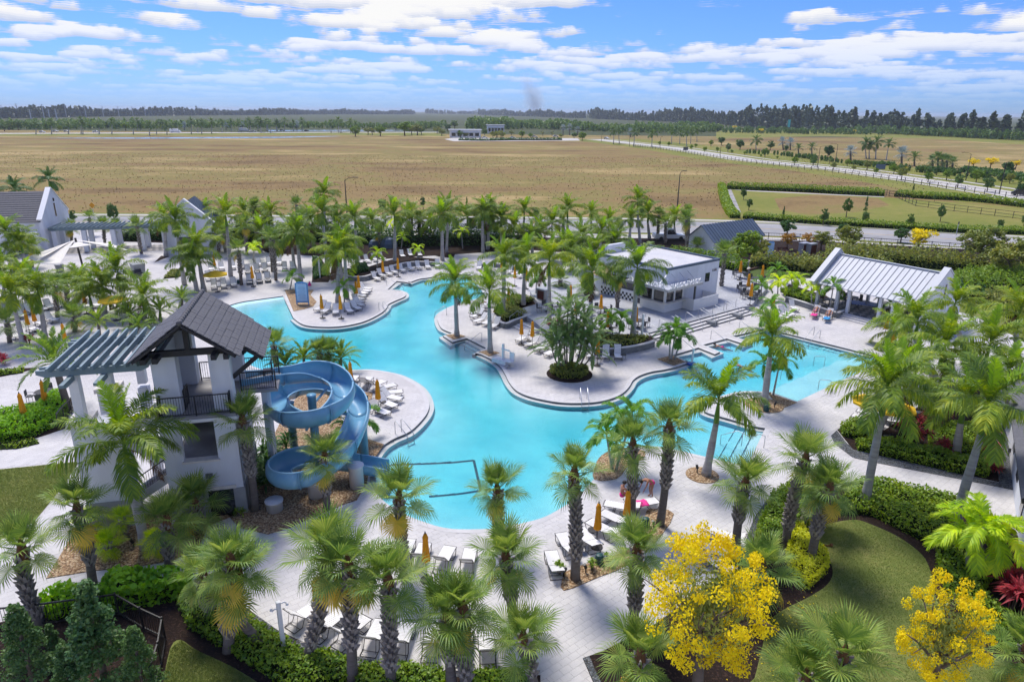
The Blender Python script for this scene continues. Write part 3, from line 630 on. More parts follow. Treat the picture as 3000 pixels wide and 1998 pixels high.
# ---- raised terrace of the snack bar, its planters and its stairs
TZ = 0.5
A38 = math.radians(38.6); ax = Vector((math.cos(A38), math.sin(A38), 0)); ay = Vector((-math.sin(A38), math.cos(A38), 0))
S0 = P('d', 500, 955); SL = 15.6
terr = [P('G',1500,100,TZ), S0+ax*0.6+ay*1.35, S0+ax*(SL)+ay*1.35, S0+ax*(SL+1.0)+ay*1.0, P('D',150,1060,TZ), P('D',0,1010,TZ), P('C',2250,925,TZ), P('C',2110,850,TZ), P('C',1900,760,TZ), P('C',1000,740,TZ), P('C',700,960,TZ), P('C',450,1100,TZ), P('C',520,1205,TZ), P('C',320,1262,TZ), P('C',455,1335,TZ), P('C',560,1420,TZ), P('C',700,1480,TZ), P('G',900,110,TZ)]
tm = MB(); tm.prism([(p.x,p.y) for p in terr], -0.006, TZ); tro = tm.build('terrace', 'paving_grey'); tro['kind'] = 'structure'; BEDS.append([(p.x,p.y) for p in terr])
stairs = tag(empty('terrace_stairs'), 'three wide concrete steps running down from the snack bar terrace', 'stairs')
for i in range(3):
    b_ = MB(); o_ = S0+ay*(1.35-0.45*(3-i)+0.45); zt = TZ-(TZ/4)*(3-i) if False else TZ*(i+1)/4
    c_ = S0+ax*(SL/2+0.3)+ay*(0.45*i+0.225)
    b_.box((c_.x, c_.y, zt/2), (SL-0.6, 0.45, zt), A38); b_.build('step', 'coping', stairs)
    n_ = MB(); c_ = S0+ax*(SL/2+0.3)+ay*(0.45*i-0.004); n_.box((c_.x, c_.y, zt-0.06), (SL-0.62, 0.012, 0.115), A38); n_.build('riser', 'edge_tile', stairs)
n_ = MB(); c_ = S0+ax*(SL/2+0.3)+ay*(1.346); n_.box((c_.x, c_.y, TZ-0.065), (SL-0.62, 0.012, 0.115), A38); n_.build('riser', 'edge_tile', stairs)
def block_wall(name, line, h, label, z=0., courses=3, th=0.28, bl=0.45, m='block_wall'):
    """retaining wall of split blocks, each block a piece of its own"""
    root = tag(empty(name), label, 'wall'); L = [0.]
    line = [Vector((p[0],p[1],0)) for p in line]
    for a, b in zip(line[:-1], line[1:]): L.append(L[-1]+(b-a).length)
    def at(s):
        s = max(0, min(L[-1], s))
        for i in range(len(line)-1):
            if s <= L[i+1]+1e-6: t = (s-L[i])/(L[i+1]-L[i]+1e-9); return line[i].lerp(line[i+1], t)
        return line[-1]
    ch = (h-0.07)/courses; mem = MB(); mem.box((0,0,0),(bl-0.015,th,ch-0.012)); me = mem.mesh('block', m)
    n = int(L[-1]/bl)
    if n*courses <= 220:
        for c in range(courses):
            for i in range(n):
                s0 = (i+0.5*(c%2))*bl; 
                if s0+bl > L[-1]+.1: continue
                a, b = at(s0), at(s0+bl); md = (a+b)/2
                obj('block', me, root, (md.x, md.y, z+ch*(c+.5)), math.atan2(b.y-a.y, b.x-a.x))
    bk = MB(); cpm = MB()
    for i in range(max(1, n)):
        a, b = at(i*L[-1]/max(1,n)), at((i+1)*L[-1]/max(1,n))
        bk.bar((a.x,a.y,z+(h-.08)/2),(b.x,b.y,z+(h-.08)/2), th-0.05, h-0.09); cpm.bar((a.x,a.y,z+h-.035),(b.x,b.y,z+h-.035), th+0.05, 0.07)
    bk.build('core', 'edge_tile', root); cpm.build('coping', 'coping', root)
    return root
block_wall('planter_wall', smooth_line(pts('G',[(905,200),(1000,228),(1150,235),(1320,215),(1440,190),(1515,165)]),3), 0.62, 'curved grey block planter wall behind the loungers below the terrace')
bed('mulch_bed', pts('G',[(905,190),(1000,222),(1150,228),(1320,208),(1510,160),(1500,120),(1300,100),(1000,110)]), 'mulch', 0.52)
block_wall('planter_wall', smooth_line(pts('C',[(160,1390),(240,1420),(300,1395),(370,1370),(455,1340)]),3), 0.55, 'short grey block planter wall beside the small terrace steps')
block_wall('planter_wall', smooth_line(pts('B',[(790,1000),(860,985),(950,1005),(1040,1012),(1120,1000),(1230,955),(1360,905),(1500,880),(1640,880),(1720,885)]),3), 0.6, 'long curved grey block planter wall behind the upper lounger row')
bed('mulch_bed', smooth_line(pts('B',[(790,980),(860,960),(950,985),(1100,990),(1230,940),(1360,890),(1500,865),(1700,870)]),3)+pts('B',[(1700,850),(1500,835),(1360,845),(1250,875),(1120,920),(1000,935),(900,930),(810,940)]), 'mulch', 0.5)
block_wall('planter_wall', pts('D',[(300,1190),(450,1235),(600,1285),(740,1330),(830,1290)]), 0.6, 'straight grey block planter wall in front of the pavilion')
block_wall('planter_wall', smooth_line(pts('C',[(0,900),(120,890),(250,905),(380,935),(450,965)]),3), 0.55, 'grey block wall behind loungers across the narrow pool arm')
upper = pts('B',[(830,960),(950,960),(1100,900),(1250,860),(1480,845),(1700,840),(1720,800),(1600,770),(1350,770),(1000,850),(820,930)])
# ---- laid pavers near the camera
u_ = np.arange(-60, 60, 0.47); v_ = np.arange(-60, 90, 0.31); PU, PV = np.meshgrid(u_, v_); PU = PU+((np.arange(len(v_))%2)*0.235)[:,None]
PU, PV = PU.ravel(), PV.ravel()
def uv2xy(u, v): return u*math.cos(A38)-v*math.sin(A38), u*math.sin(A38)+v*math.cos(A38)
cx_, cy_ = uv2xy(PU, PV)
pxs = CX+FPX*cx_/(cy_*cp+CAMH*sp); pys = CY-FPX*((cy_*sp-CAMH*cp)/(cy_*cp+CAMH*sp))
keep = (cy_ > 17) & (cy_ < 47) & (pxs > -60) & (pxs < 3060)
PU, PV = PU[keep], PV[keep]; hw, hh = 0.235-0.0035, 0.155-0.0035
ok = np.ones(len(PU), bool)
for du, dv in ((-hw,-hh),(hw,-hh),(hw,hh),(-hw,hh),(0,0)):
    x_, y_ = uv2xy(PU+du, PV+dv); ok &= ~inpoly(x_, y_, POOL)
    for b_ in BEDS: ok &= ~inpoly(x_, y_, b_)
PU, PV = PU[ok], PV[ok]; cx_, cy_ = uv2xy(PU, PV)
order = np.argsort(cy_); PU, PV, cx_, cy_ = PU[order], PV[order], cx_[order], cy_[order]
# the 300 that show largest: the nearest inside the frame
vis = np.array([(0 < proj((x,y,0))[0] < 3000 and proj((x,y,0))[1] < 1995) for x, y in zip(cx_, cy_)])
near = np.where(vis)[0][:300]; rest = np.setdiff1d(np.arange(len(PU)), near)
pm = MB(); pm.box((0,0,-0.0045),(2*hw,2*hh,0.011)); pme = pm.mesh('paver', 'paver')
for i in near: obj('paver', pme, deck, (cx_[i], cy_[i], 0), A38)
k = len(rest); crn = [(-hw,-hh),(hw,-hh),(hw,hh),(-hw,hh)]
VV = np.zeros((k,8,3))
for j, (du, dv) in enumerate(crn):
    x_, y_ = uv2xy(PU[rest]+du, PV[rest]+dv); VV[:,j,0] = x_; VV[:,j,1] = y_; VV[:,j,2] = -0.009; VV[:,j+4,0] = x_; VV[:,j+4,1] = y_; VV[:,j+4,2] = 0.001
ff = np.array([(4,5,6,7),(0,1,5,4),(1,2,6,5),(2,3,7,6),(3,0,4,7)]); FF = (np.arange(k)*8)[:,None,None]+ff[None]
po = obj('paver_field', np_mesh('paver_field', VV.reshape(-1,3), FF.reshape(-1,4), 'paver'), deck); po['kind'] = 'stuff'
# ---- roads behind the site
def road_strip(name, line, w, m, z, n=1): 
    L_ = smooth_line(line, n) if n > 1 else [Vector((p[0],p[1],0)) for p in line]; a_, b_ = [], []
    for i in range(len(L_)):
        t = (L_[min(i+1,len(L_)-1)]-L_[max(i-1,0)]).normalized(); nn = Vector((-t.y,t.x,0))*w/2; a_.append(L_[i]+nn); b_.append(L_[i]-nn)
    return sheet(name, a_+b_[::-1], z, m)
def offset(line, d):
    L_ = [Vector((p[0],p[1],0)) for p in line]; o = []
    for i in range(len(L_)):
        t = (L_[min(i+1,len(L_)-1)]-L_[max(i-1,0)]).normalized(); o.append(L_[i]+Vector((-t.y,t.x,0))*d)
    return o
RD = smooth_line([(-260,124),(-120,125.5),(-40,126.4),(0,127),(32,126),(52,123),(76,114.5),(110,97),(150,70)], 4)
road_strip('verge', offset(RD, 0), 24, 'green_verge', -0.012)
road_strip('road', RD, 14, 'asphalt', -0.006)
for d_ in (7.1,-7.1): road_strip('kerb', offset(RD, d_), 0.35, 'kerb', 0.09)
road_strip('sidewalk', offset(RD, -9.6), 1.8, 'pale_road', -0.002); road_strip('sidewalk', offset(RD, 9.4), 1.6, 'pale_road', -0.002)
for d_ in (0.15,-0.15): road_strip('road_marking', offset(RD, d_+0.6), 0.12, 'paint_yellow', -0.002)
for d_ in (5.2,-5.4): road_strip('road_marking', offset(RD, d_), 0.14, 'paint_white', -0.002)
WR = [P('Q',2700,945), P('Q',2180,840), P('Q',1500,735), P('Q',800,640), P('Q',0,557), P('O',1700,455), P('O',1350,415), P('O',1020,378)]
far_ = WR[-1]+(WR[-1]-WR[-2])*0.6
road_strip('verge', WR, 46, 'green_verge', -0.014); road_strip('verge', offset(WR, -16) if True else WR, 40, 'green_verge', -0.016)
road_strip('road', WR, 10.5, 'pale_road', -0.004); road_strip('sidewalk', offset(WR, -11), 2.0, 'pale_road', -0.002); road_strip('sidewalk', offset(WR, 8), 1.8, 'pale_road', -0.002)
# ================================================================== slide tower
R14 = math.radians(14)
tower = thing('slide_tower', 'white stucco water slide tower with dark tiled gable roof and pergola', 'tower', (-17.0,30.2,0), R14)
FL = 5.7
def part(name, m, mb, parent, smooth=False): return mb.build(name, m, parent, smooth)
w = MB(); w.box((1.55,0.15,1.6),(3.5,0.3,3.2)); w.box((0.25,0.15,4.3),(0.9,0.3,2.5-.3)); w.box((2.8,0.15,4.3),(1.0,0.3,2.2)); w.box((1.5,0.15,5.45),(1.6,0.3,0.26))
w.box((-0.05,2.75,1.55),(0.3,4.9,3.1)); w.box((-0.05,4.5,4.32),(0.3,1.4,2.44)); w.box((-0.05,0.55,4.32),(0.3,0.5,2.44)); w.box((3.15,2.75,2.78),(0.3,4.9,5.56)); w.box((1.55,5.25,2.78),(3.5,0.3,5.56))
w.box((4.35,4.3,2.75),(0.3,1.6,5.5))
part('wall', 'stucco', w, tower)
w = MB(); w.box((1.55,-0.03,0.75),(3.62,0.06,1.5)); w.box((3.33,2.7,0.75),(0.06,5.2,1.5)); part('plinth', 'plinth', w, tower)
w = MB(); w.box((1.55,2.6,5.64),(3.7,5.5,0.14)); part('floor_slab', 'concrete', w, tower)
w = MB(); w.box((1.55,2.6,5.50),(3.84,5.62,0.15)); part('floor_band', 'white_paint', w, tower)
w = MB(); w.box((4.3,3.9,5.63),(1.78,2.4,0.15)); part('landing_slab', 'concrete', w, tower)
w = MB(); w.box((1.5,2.7,3.05),(2.7,4.5,0.12)); part('lower_floor', 'concrete', w, tower)
w = MB(); w.box((1.5,0.1,3.24),(1.75,0.5,0.09)); part('window_sill', 'cap_stone', w, tower)
w = MB(); w.box((1.75,-0.02,2.35),(0.34,0.05,0.26)); part('vent', 'edge_tile', w, tower)
w = MB(); w.box((2.2,-0.04,1.62),(1.5,0.16,0.16)); part('door_lintel', 'cap_stone', w, tower)
w = MB(); w.box((2.2,-0.062,0.77),(1.2,0.02,1.54)); part('door_opening', 'window_glass', w, tower)
for x_, y_, wx, wy in ((0.35,0.75,1.1,0.75),(2.85,0.75,0.95,0.75),(0.35,4.75,1.1,0.8),(2.85,4.75,0.95,0.8)):
    w = MB(); w.box((x_,y_,(FL+8.8)/2),(wx,wy,8.8-FL)); part('column', 'stucco', w, tower)
w = MB(); w.box((-0.05,2.75,FL+1.4),(0.25,3.3,2.9)); part('side_wall', 'stucco', w, tower)
# timber frame of the gable
for y_ in (0.15, 4.9):
    w = MB(); w.box((1.55,y_,8.95),(4.3,0.28,0.28)); part('tie_beam', 'dark_wood', w, tower)
    w = MB(); w.box((1.6,y_,9.75),(0.24,0.24,1.5)); part('king_post', 'dark_wood', w, tower)
    for s_ in (-1,1):
        w = MB(); w.bar((1.6,y_,10.42),(1.6+s_*2.25,y_,8.83),0.2,0.24); part('rafter', 'dark_wood', w, tower)
for x_ in (0.3,2.85,-0.2,3.4):
    w = MB(); w.box((x_,-0.1,8.88),(0.24,1.3,0.24)); part('bracket', 'dark_wood', w, tower)
w = MB(); w.bar((3.3,1.0,7.2),(4.6,1.0,8.25),0.2,0.2); part('strut', 'dark_wood', w, tower)
w = MB(); w.bar((3.3,4.6,7.2),(4.6,4.6,8.25),0.2,0.2); part('strut', 'dark_wood', w, tower)
# roof: boarding below, then single tiles in courses
roofb = MB()
RX, RZ, RY0, RY1 = 1.6, 10.62, -0.8, 5.4
sl_ = math.atan2(1.72, 2.3)
def slope_pt(s_, d, y): return Vector((RX+s_*d*math.cos(sl_), y, RZ-d*math.sin(sl_)))
def slab(mb, s_, d0, d1, y0, y1, th=0.12):
    nrm = Vector((s_*math.sin(sl_),0,math.cos(sl_)))
    c = [slope_pt(s_,d0,y0),slope_pt(s_,d1,y0),slope_pt(s_,d1,y1),slope_pt(s_,d0,y1)]
    b = [p-nrm*th for p in c]; fs = [(0,1,2,3),(7,6,5,4),(0,4,5,1),(1,5,6,2),(2,6,7,3),(3,7,4,0)]
    mb.add(c+b, fs if s_ > 0 else [f[::-1] for f in fs])
slab(roofb, -1, 0, 2.85, RY0, RY1); slab(roofb, 1, 0.0, 2.85, RY0, RY1); slab(roofb, 1, 2.85, 4.1, 0.75, RY1)
roof = part('roof', 'dark_wood', roofb, tower)
tw, tl = 0.36, 0.37
tmb = MB(); tmb.box((0,0,0.0),(tl+0.05, tw-0.014, 0.045)); tile_me = tmb.mesh('roof_tile', 'roof_tile')
for s_ in (-1,1):
    k_ = 8 if s_ < 0 else 11
    for c_ in range(k_):
        y0 = RY0 if c_ < 8 else 0.75
        n_ = int((RY1-y0+0.02)/tw)
        for i in range(n_):
            d_ = c_*tl+tl/2+0.0; p = slope_pt(s_, d_, y0+tw*(i+0.5)+0.02)
            nrm = Vector((s_*math.sin(sl_),0,math.cos(sl_)))
            o = obj('roof_tile', tile_me, roof, p+nrm*(0.055+random.uniform(0,0.014))); o.rotation_euler = (0, s_*(sl_-0.075) + (PI if False else 0), 0)
            if s_ < 0: o.rotation_euler = (0, -(sl_-0.075), 0)
for i in range(17):
    w = MB(); w.lathe([(0.10,-0.2),(0.125,0.2)], 8); o = w.build('ridge_tile', 'roof_tile', roof, True); o.location = (RX, RY0+0.18+0.36*i, RZ+0.05); o.rotation_euler = (PI/2,0,0)
# railings: posts, rails and single pickets
def railing(parent, line, h=1.05, gap=0.115, name='railing'):
    root = empty(name, parent=parent) if False else None
    fr = MB(); L_ = [Vector(p) for p in line]
    for a, b in zip(L_[:-1], L_[1:]):
        fr.bar(a+Vector((0,0,h)), b+Vector((0,0,h)), 0.05, 0.05); fr.bar(a+Vector((0,0,0.1)), b+Vector((0,0,0.1)), 0.035, 0.035)
    for a in L_: fr.box((a.x,a.y,a.z+h/2),(0.06,0.06,h))
    o = fr.build(name, 'black_metal', parent)
    pk = MB(); pk.box((0,0,(h-0.1)/2+0.1),(0.018,0.018,h-0.12)); me = pk.mesh('picket', 'black_metal')
    for a, b in zip(L_[:-1], L_[1:]):
        n = int((b-a).length/gap)
        for i in range(1, n): 
            q = a.lerp(b, i/n); obj('picket', me, o, q)
    return o
railing(tower, [(0.9,-0.1+0.1,FL),(0.9,0.0,FL)] and [(-0.05,0.35,FL),(-0.05,-0.05,FL),(1.6,-0.05,FL),(3.15,-0.05,FL),(3.15,0.35,FL)])
railing(tower, [(3.35,2.75,FL),(5.1,2.75,FL)]); railing(tower, [(3.3,5.05,FL),(5.1,5.05,FL)]); railing(tower, [(1.0,4.9,FL),(2.3,4.9,FL)])
railing(tower, [(0.95,0.8,FL),(0.95,1.7,FL)])
# lifeguard chair on the landing
w = MB(); w.box((4.6,4.2,FL+0.55),(0.5,0.5,0.06)); w.box((4.82,4.2,FL+0.85),(0.05,0.5,0.6))
for a, b in ((-.22,-.22),(.22,-.22),(.22,.22),(-.22,.22)): w.box((4.6+a,4.2+b,FL+0.28),(0.04,0.04,0.55))
tag(w.build('guard_chair', 'black_metal', None), 'black high back chair on the slide tower landing', 'chair')
gch = bpy.data.objects['guard_chair']; gch.location = (-17.0,30.2,0.02); gch.rotation_euler = (0,0,R14)
# stair wing: pier walls with caps, flights, posts and pergola
w = MB(); w.box((-2.95,0.55,2.85),(2.1,1.1,5.7)); part('stair_wall', 'stucco', w, tower)
w = MB(); w.box((-2.95,0.55,0.75),(2.2,1.2,1.5)); part('stair_plinth', 'plinth', w, tower)
w = MB(); w.box((-3.6,0.55,5.82),(1.0,1.3,0.24)); part('pier_cap', 'cap_stone', w, tower)
w = MB(); w.box((-3.55,4.6,2.85),(0.95,0.95,5.7)); part('pier', 'stucco', w, tower)
w = MB(); w.box((-3.55,4.6,5.82),(1.15,1.15,0.24)); part('pier_cap', 'cap_stone', w, tower)
w = MB(); w.box((-1.9,4.7,2.85),(0.5,0.5,5.7)); part('pier', 'stucco', w, tower)
for x_, y_ in ((-3.6,0.55),(-3.5,4.6),(-1.9,4.7),(-2.2,0.6)):
    w = MB(); w.box((x_,y_,7.15),(0.42,0.42,2.5)); part('post', 'white_paint', w, tower)
def flight(x0, x1, z0, z1, y0, y1, n=9):
    w = MB(); dx = (x1-x0)/n; dz = (z1-z0)/n
    for i in range(n): w.box((x0+dx*(i+.5),(y0+y1)/2,z0+dz*(i+1)-0.1),(abs(dx)+0.02,y1-y0,0.2))
    part('stair_flight', 'concrete', w, tower)
    for y_ in (y0,y1):
        s = MB(); s.bar((x0,y_,z0+0.05),(x1,y_,z1+0.05),0.12,0.42); part('stringer', 'white_paint', s, tower)
    railing(tower, [(x0,y0,z0+0.2),(x1,y0,z1+0.2)], 0.95, 0.14, 'stair_railing')
flight(-3.3,-0.3,0.0,1.9,1.2,2.3); flight(-0.3,-3.3,1.9,3.8,2.5,3.6); flight(-3.3,-0.3,3.8,5.65,1.2,2.3)
w = MB(); w.box((-3.6,2.4,3.72),(0.8,2.5,0.16)); w.box((-0.2,2.4,1.82),(0.3,2.5,0.16)); part('stair_landing', 'concrete', w, tower)
def taper_beam(a, b, w_, h_, tip=0.35):
    """beam with angled tail ends"""
    a, b = Vector(a), Vector(b); d = (b-a).normalized(); s_ = d.cross(Vector((0,0,1))).normalized()*w_/2; v = []
    pr = [(a,-h_*0.05,h_/2),(a+d*tip,-h_/2,h_/2),(b-d*tip,-h_/2,h_/2),(b,-h_*0.05,h_/2)]
    for sg in (-1,1):
        for p, lo, hi in pr: v.append(p+s_*sg+Vector((0,0,lo))); v.append(p+s_*sg+Vector((0,0,hi)))
    f = []
    for i in range(3): f += [(2*i,2*i+2,2*i+3,2*i+1),(8+2*i,8+2*i+1,8+2*i+3,8+2*i+2),(2*i,8+2*i,8+2*i+2,2*i+2),(2*i+1,2*i+3,8+2*i+3,8+2*i+1)]
    f += [(0,1,9,8),(6,14,15,7)]
    m_ = MB(); m_.add(v, f); return m_
for y_ in (0.3,0.75,4.5,4.9): part('pergola_beam', 'pergola_paint', taper_beam((-5.0,y_,8.32),(-0.25,y_,8.32),0.14,0.34), tower)
for x_ in (-3.6,-2.2): part('pergola_crossbeam', 'pergola_paint', taper_beam((x_,-1.0,8.02),(x_,6.2,8.02),0.2,0.26), tower)
for i in range(10): part('pergola_rafter', 'pergola_paint', taper_beam((-4.3+0.46*i,-0.35,8.62),(-4.3+0.46*i,5.6,8.62),0.10,0.28), tower)
# ------------------------------------------------------------------ water slide
slide = thing('water_slide', 'blue open fibreglass spiral water slide running into the pool', 'slide')
path = smooth_line([(-15.1,34.8,5.30),(-14.15,35.5,5.2),(-12.3,36.9,5.0),(-10.7,37.4,4.80),(-9.3,36.2,4.55),(-8.95,34.4,4.35),(-9.8,33.0,4.15),(-11.3,33.0,3.95),(-12.8,34.2,3.75),(-13.7,35.7,3.6),(-14.1,37.6,3.4),(-12.9,39.7,3.15),(-10.5,39.6,2.95),(-8.7,37.6,2.65),(-8.45,35.0,2.3),(-8.75,32.6,1.95),(-10.3,30.9,1.6),(-12.1,31.4,1.35),(-12.6,33.0,1.15),(-11.2,34.3,0.95),(-9.2,34.35,0.65),(-8.1,34.4,0.40),(-7.0,34.5,0.12)], 6)
path = [Vector((p.x if (i < 8 or i > len(path)-16) else -11.7+(p.x+11.7)*0.86, p.y, p.z)) for i, p in enumerate(path)]
path = [sum((path[min(max(i+k,0),len(path)-1)] for k in range(-3,4)), Vector())/7 if 3 < i < len(path)-4 else p for i, p in enumerate(path)]
npth = len(path); KS = 13
def section(i, r, ang):
    p = path[i]; t = (path[min(i+1,npth-1)]-path[max(i-1,0)]); t.normalize(); t2 = Vector((t.x,t.y,0)).normalized()
    # curvature decides which wall stands higher
    a = path[min(i+3,npth-1)]-p; b = p-path[max(i-3,0)]
    cv = 0.0
    if a.length > 1e-4 and b.length > 1e-4: cv = max(-1., min(1., (b.normalized().x*a.normalized().y-b.normalized().y*a.normalized().x)*2.2))
    side = Vector((t2.y,-t2.x,0))                           # to the right of travel
    lean = cv*0.50
    an = ang+lean
    return p+Vector((0,0,0.62))+side*(r*math.sin(an))+Vector((0,0,-r*math.cos(an)))
ANG = [math.radians(-104+208*j/12) for j in range(KS)]
nsec = 15; per = (npth-1)/nsec
for s_ in range(nsec):
    i0, i1 = int(round(s_*per)), int(round((s_+1)*per)); fm = MB(); rim = MB(); v = []; n_ = i1-i0+1
    for i in range(i0, i1+1): v += [section(i, 0.60, a) for a in ANG]
    for i in range(i0, i1+1): v += [section(i, 0.66, a) for a in ANG]
    f = []; off = n_*KS
    for i in range(n_-1):
        for j in range(KS-1):
            f.append((i*KS+j, i*KS+j+1, (i+1)*KS+j+1, (i+1)*KS+j)); f.append((off+i*KS+j, off+(i+1)*KS+j, off+(i+1)*KS+j+1, off+i*KS+j+1))
    for j in range(KS-1): f.append((j, off+j, off+j+1, j+1)); f.append(((n_-1)*KS+j, (n_-1)*KS+j+1, off+(n_-1)*KS+j+1, off+(n_-1)*KS+j))
    fm.add(v, f); fs_ = fm.build('flume_section', 'slide_blue', slide, True)
    for a in (ANG[0], ANG[-1]): rim = MB(); rim.tube([section(i, 0.64, a) for i in range(i0, i1+1)], 0.06, 6); rim.build('rim', 'slide_rim', fs_, True)
    fl_ = MB(); ring = [section(i1, 0.70, a) for a in ANG]; fl_.tube(ring, 0.028, 4); fl_.build('flange', 'slide_blue', fs_)
for (x_, y_, z_, r_) in ((-11.2,35.2,4.9,0.24),(-10.6,32.6,0.9,0.42),(-8.6,33.6,1.4,0.40),(-12.4,31.2,0.62,0.42),(-8.9,36.9,2.5,0.3),(-13.6,38.4,3.0,0.25)):
    w = MB(); w.lathe([(r_,0),(r_,z_-0.1),(r_*1.12,z_-0.08),(r_*1.12,z_)], 16); o = w.build('support_column', 'stucco' if z_ < 2 else 'slide_blue', slide, True); o.location = (x_,y_,0)
w = MB()
for q in ((-9.1,34.6,4.0),(-13.5,35.8,3.3),(-11.0,33.2,3.7),(-10.9,37.2,4.4)): w.tube([(-11.2,35.2,q[2]-0.15),q], 0.08, 6)
w.build('support_arm', 'slide_blue', slide)
# ================================================================== snack bar
SB = Vector((15.59,67.45,TZ)); snack = thing('snack_bar', 'white flat roofed snack bar with lettered canopy on the terrace', 'building', SB, A38)
def boxp(name, m, c, d, parent, rz=0.): 
    w = MB(); w.box(c, d, rz); return w.build(name, m, parent)
HB = 4.15
boxp('wall', 'stucco', (5.3,5.8,HB/2), (8.7,10.3,HB), snack)
boxp('roof', 'roof_membrane', (5.3,5.8,HB+0.02), (8.2,9.8,0.1), snack)
for c, d in (((5.3,0.72,HB+0.12),(8.86,0.2,0.26)),((5.3,10.88,HB+0.12),(8.86,0.2,0.26)),((1.02,5.8,HB+0.12),(0.2,9.95,0.26)),((9.58,5.8,HB+0.12),(0.2,9.95,0.26))):
    boxp('parapet_cap', 'blue_roof', c, d, snack)
boxp('rear_parapet', 'stucco', (3.6,10.6,HB+0.5), (3.0,0.4,1.0), snack)
boxp('bay_wall', 'white_paint', (1.5,1.65,0.5), (3.0,3.3,1.0), snack)
boxp('bay_head', 'white_paint', (1.5,1.65,2.4), (3.0,3.3,0.4), snack)
for x_, y_ in ((0.1,0.1),(2.9,0.1),(1.5,0.1),(0.1,3.2),(0.1,1.65)): boxp('mullion', 'white_paint', (x_,y_,1.62), (0.2,0.2,1.24), snack)
for c, d in (((0.8,0.12,1.6),(1.2,0.05,1.2)),((2.2,0.12,1.6),(1.2,0.05,1.2)),((0.12,0.87,1.6),(0.05,1.35,1.2)),((0.12,2.43,1.6),(0.05,1.35,1.2))):
    o = boxp('window', 'window_glass', c, d, snack)
boxp('bay_core', 'stucco_dark', (1.7,1.85,1.6), (2.5,2.7,1.2), snack)
boxp('counter', 'cap_stone', (1.5,-0.2,1.02), (3.5,0.5,0.07), snack); boxp('counter', 'cap_stone', (-0.2,1.75,1.022), (0.5,3.3,0.07), snack)
can = boxp('canopy', 'metal_roof', (1.6,1.6,2.72), (5.6,5.6,0.08), snack)
for c, d in (((1.6,-1.2,2.70),(5.7,0.1,0.24)),((-1.2,1.65,2.70),(0.1,5.6,0.24)),((4.4,-0.1,2.70),(0.1,2.1,0.24)),((-0.2,4.4,2.7),(2.0,0.1,0.24))): boxp('canopy_fascia', 'steel', c, d, can)
for x_ in (0.0,1.3,2.6,3.9):
    w = MB(); w.tube([(x_,-1.0,2.8),(x_+0.2,0.63,3.75)], 0.03, 6); w.build('canopy_rod', 'steel', can)
for y_ in (0.4,1.8,3.4):
    w = MB(); w.tube([(-1.0,y_,2.8),(0.9,y_+0.3,3.75)], 0.03, 6); w.build('canopy_rod', 'steel', can)
boxp('window', 'window_glass', (7.7,0.63,2.55), (0.75,0.04,0.95), snack); boxp('canopy_post', 'edge_tile', (4.3,-0.4,1.35), (0.16,0.16,2.7), snack)
fence_ = boxp('bin_screen', 'white_paint', (5.0,-1.37,0.62), (4.2,0.06,1.2), snack)
for i in range(6): boxp('board', 'white_paint', (5.0,-1.41,0.12+0.2*i), (4.2,0.03,0.185), fence_)
f2_ = boxp('bin_screen', 'white_paint', (2.95,-0.68,0.62), (0.06,1.36,1.2), snack)
for i in range(6): boxp('board', 'white_paint', (2.91,-0.68,0.12+0.2*i), (0.03,1.36,0.185), f2_)
boxp('bin_screen', 'white_paint', (7.1,-0.38,0.62), (0.06,2.0,1.2), snack)
boxp('dark_panel', 'stucco_dark', (0.92,4.2,1.55), (0.3,1.25,3.1), snack)
boxp('open_bar_front', 'white_paint', (0.85,7.4,0.5), (0.2,5.0,1.0), snack)
ck = MB(); ck2 = MB()
for i in range(18):
    for j in range(3):
        c = (0.735,5.05+0.27*i,0.13+0.27*j); (ck if (i+j)%2 else ck2).box(c,(0.03,0.265,0.265))
o = ck.build('checker_tile', 'tile_black', snack); o['kind'] = 'stuff'; o = ck2.build('checker_tile', 'white_paint', snack); o['kind'] = 'stuff'
boxp('bar_opening', 'window_glass', (0.93,7.4,1.75), (0.05,4.6,1.3), snack)
def text_mesh(name, s, size, m, parent, loc, rot, depth=0.03, align='CENTER'):
    cu = bpy.data.curves.new(name, 'FONT'); cu.body = s; cu.size = size; cu.extrude = depth; cu.align_x = align; cu.resolution_u = 2
    t = bpy.data.objects.new(name, cu); COL.objects.link(t); dg = bpy.context.evaluated_depsgraph_get()
    me = bpy.data.meshes.new_from_object(t.evaluated_get(dg)); bpy.data.objects.remove(t); me.materials.clear(); me.materials.append(MATS[m])
    o = obj(name, me, parent); o.location = loc; o.rotation_euler = rot; return o
text_mesh('lettering', 'SNACK SHACK', 0.72, 'white_paint', can, (1.6,-1.22,2.84), (PI/2,0,0), 0.05)
text_mesh('lettering', 'SNACK SHACK', 0.72, 'white_paint', can, (-1.22,1.6,2.84), (PI/2,0,-PI/2), 0.05)
text_mesh('number', '1100', 0.42, 'edge_tile', snack, (8.85,0.63,3.05), (PI/2,0,0), 0.02)
# thatched bar shade beside the snack bar
thp = P('C',1150,980,2.6); th = thing('thatch_shade', 'small straw coloured thatched shade beside the snack bar', 'shade', (thp.x-0.5, thp.y+1.5, TZ))
w = MB(); w.lathe([(1.5,2.2),(1.0,2.6),(0.3,3.2),(0.02,3.4)], 16, ripple=0.05); w.build('roof', 'thatch', th); w = MB(); w.lathe([(0.07,0),(0.07,2.6)], 8); w.build('post', 'brown_wood', th)
# ================================================================== pavilion with metal roof
PA = math.radians(-57); PV0 = Vector((32.55,71.6,0)); pav = thing('open_pavilion', 'open white pavilion with pale standing seam metal roof', 'pavilion', PV0, PA)
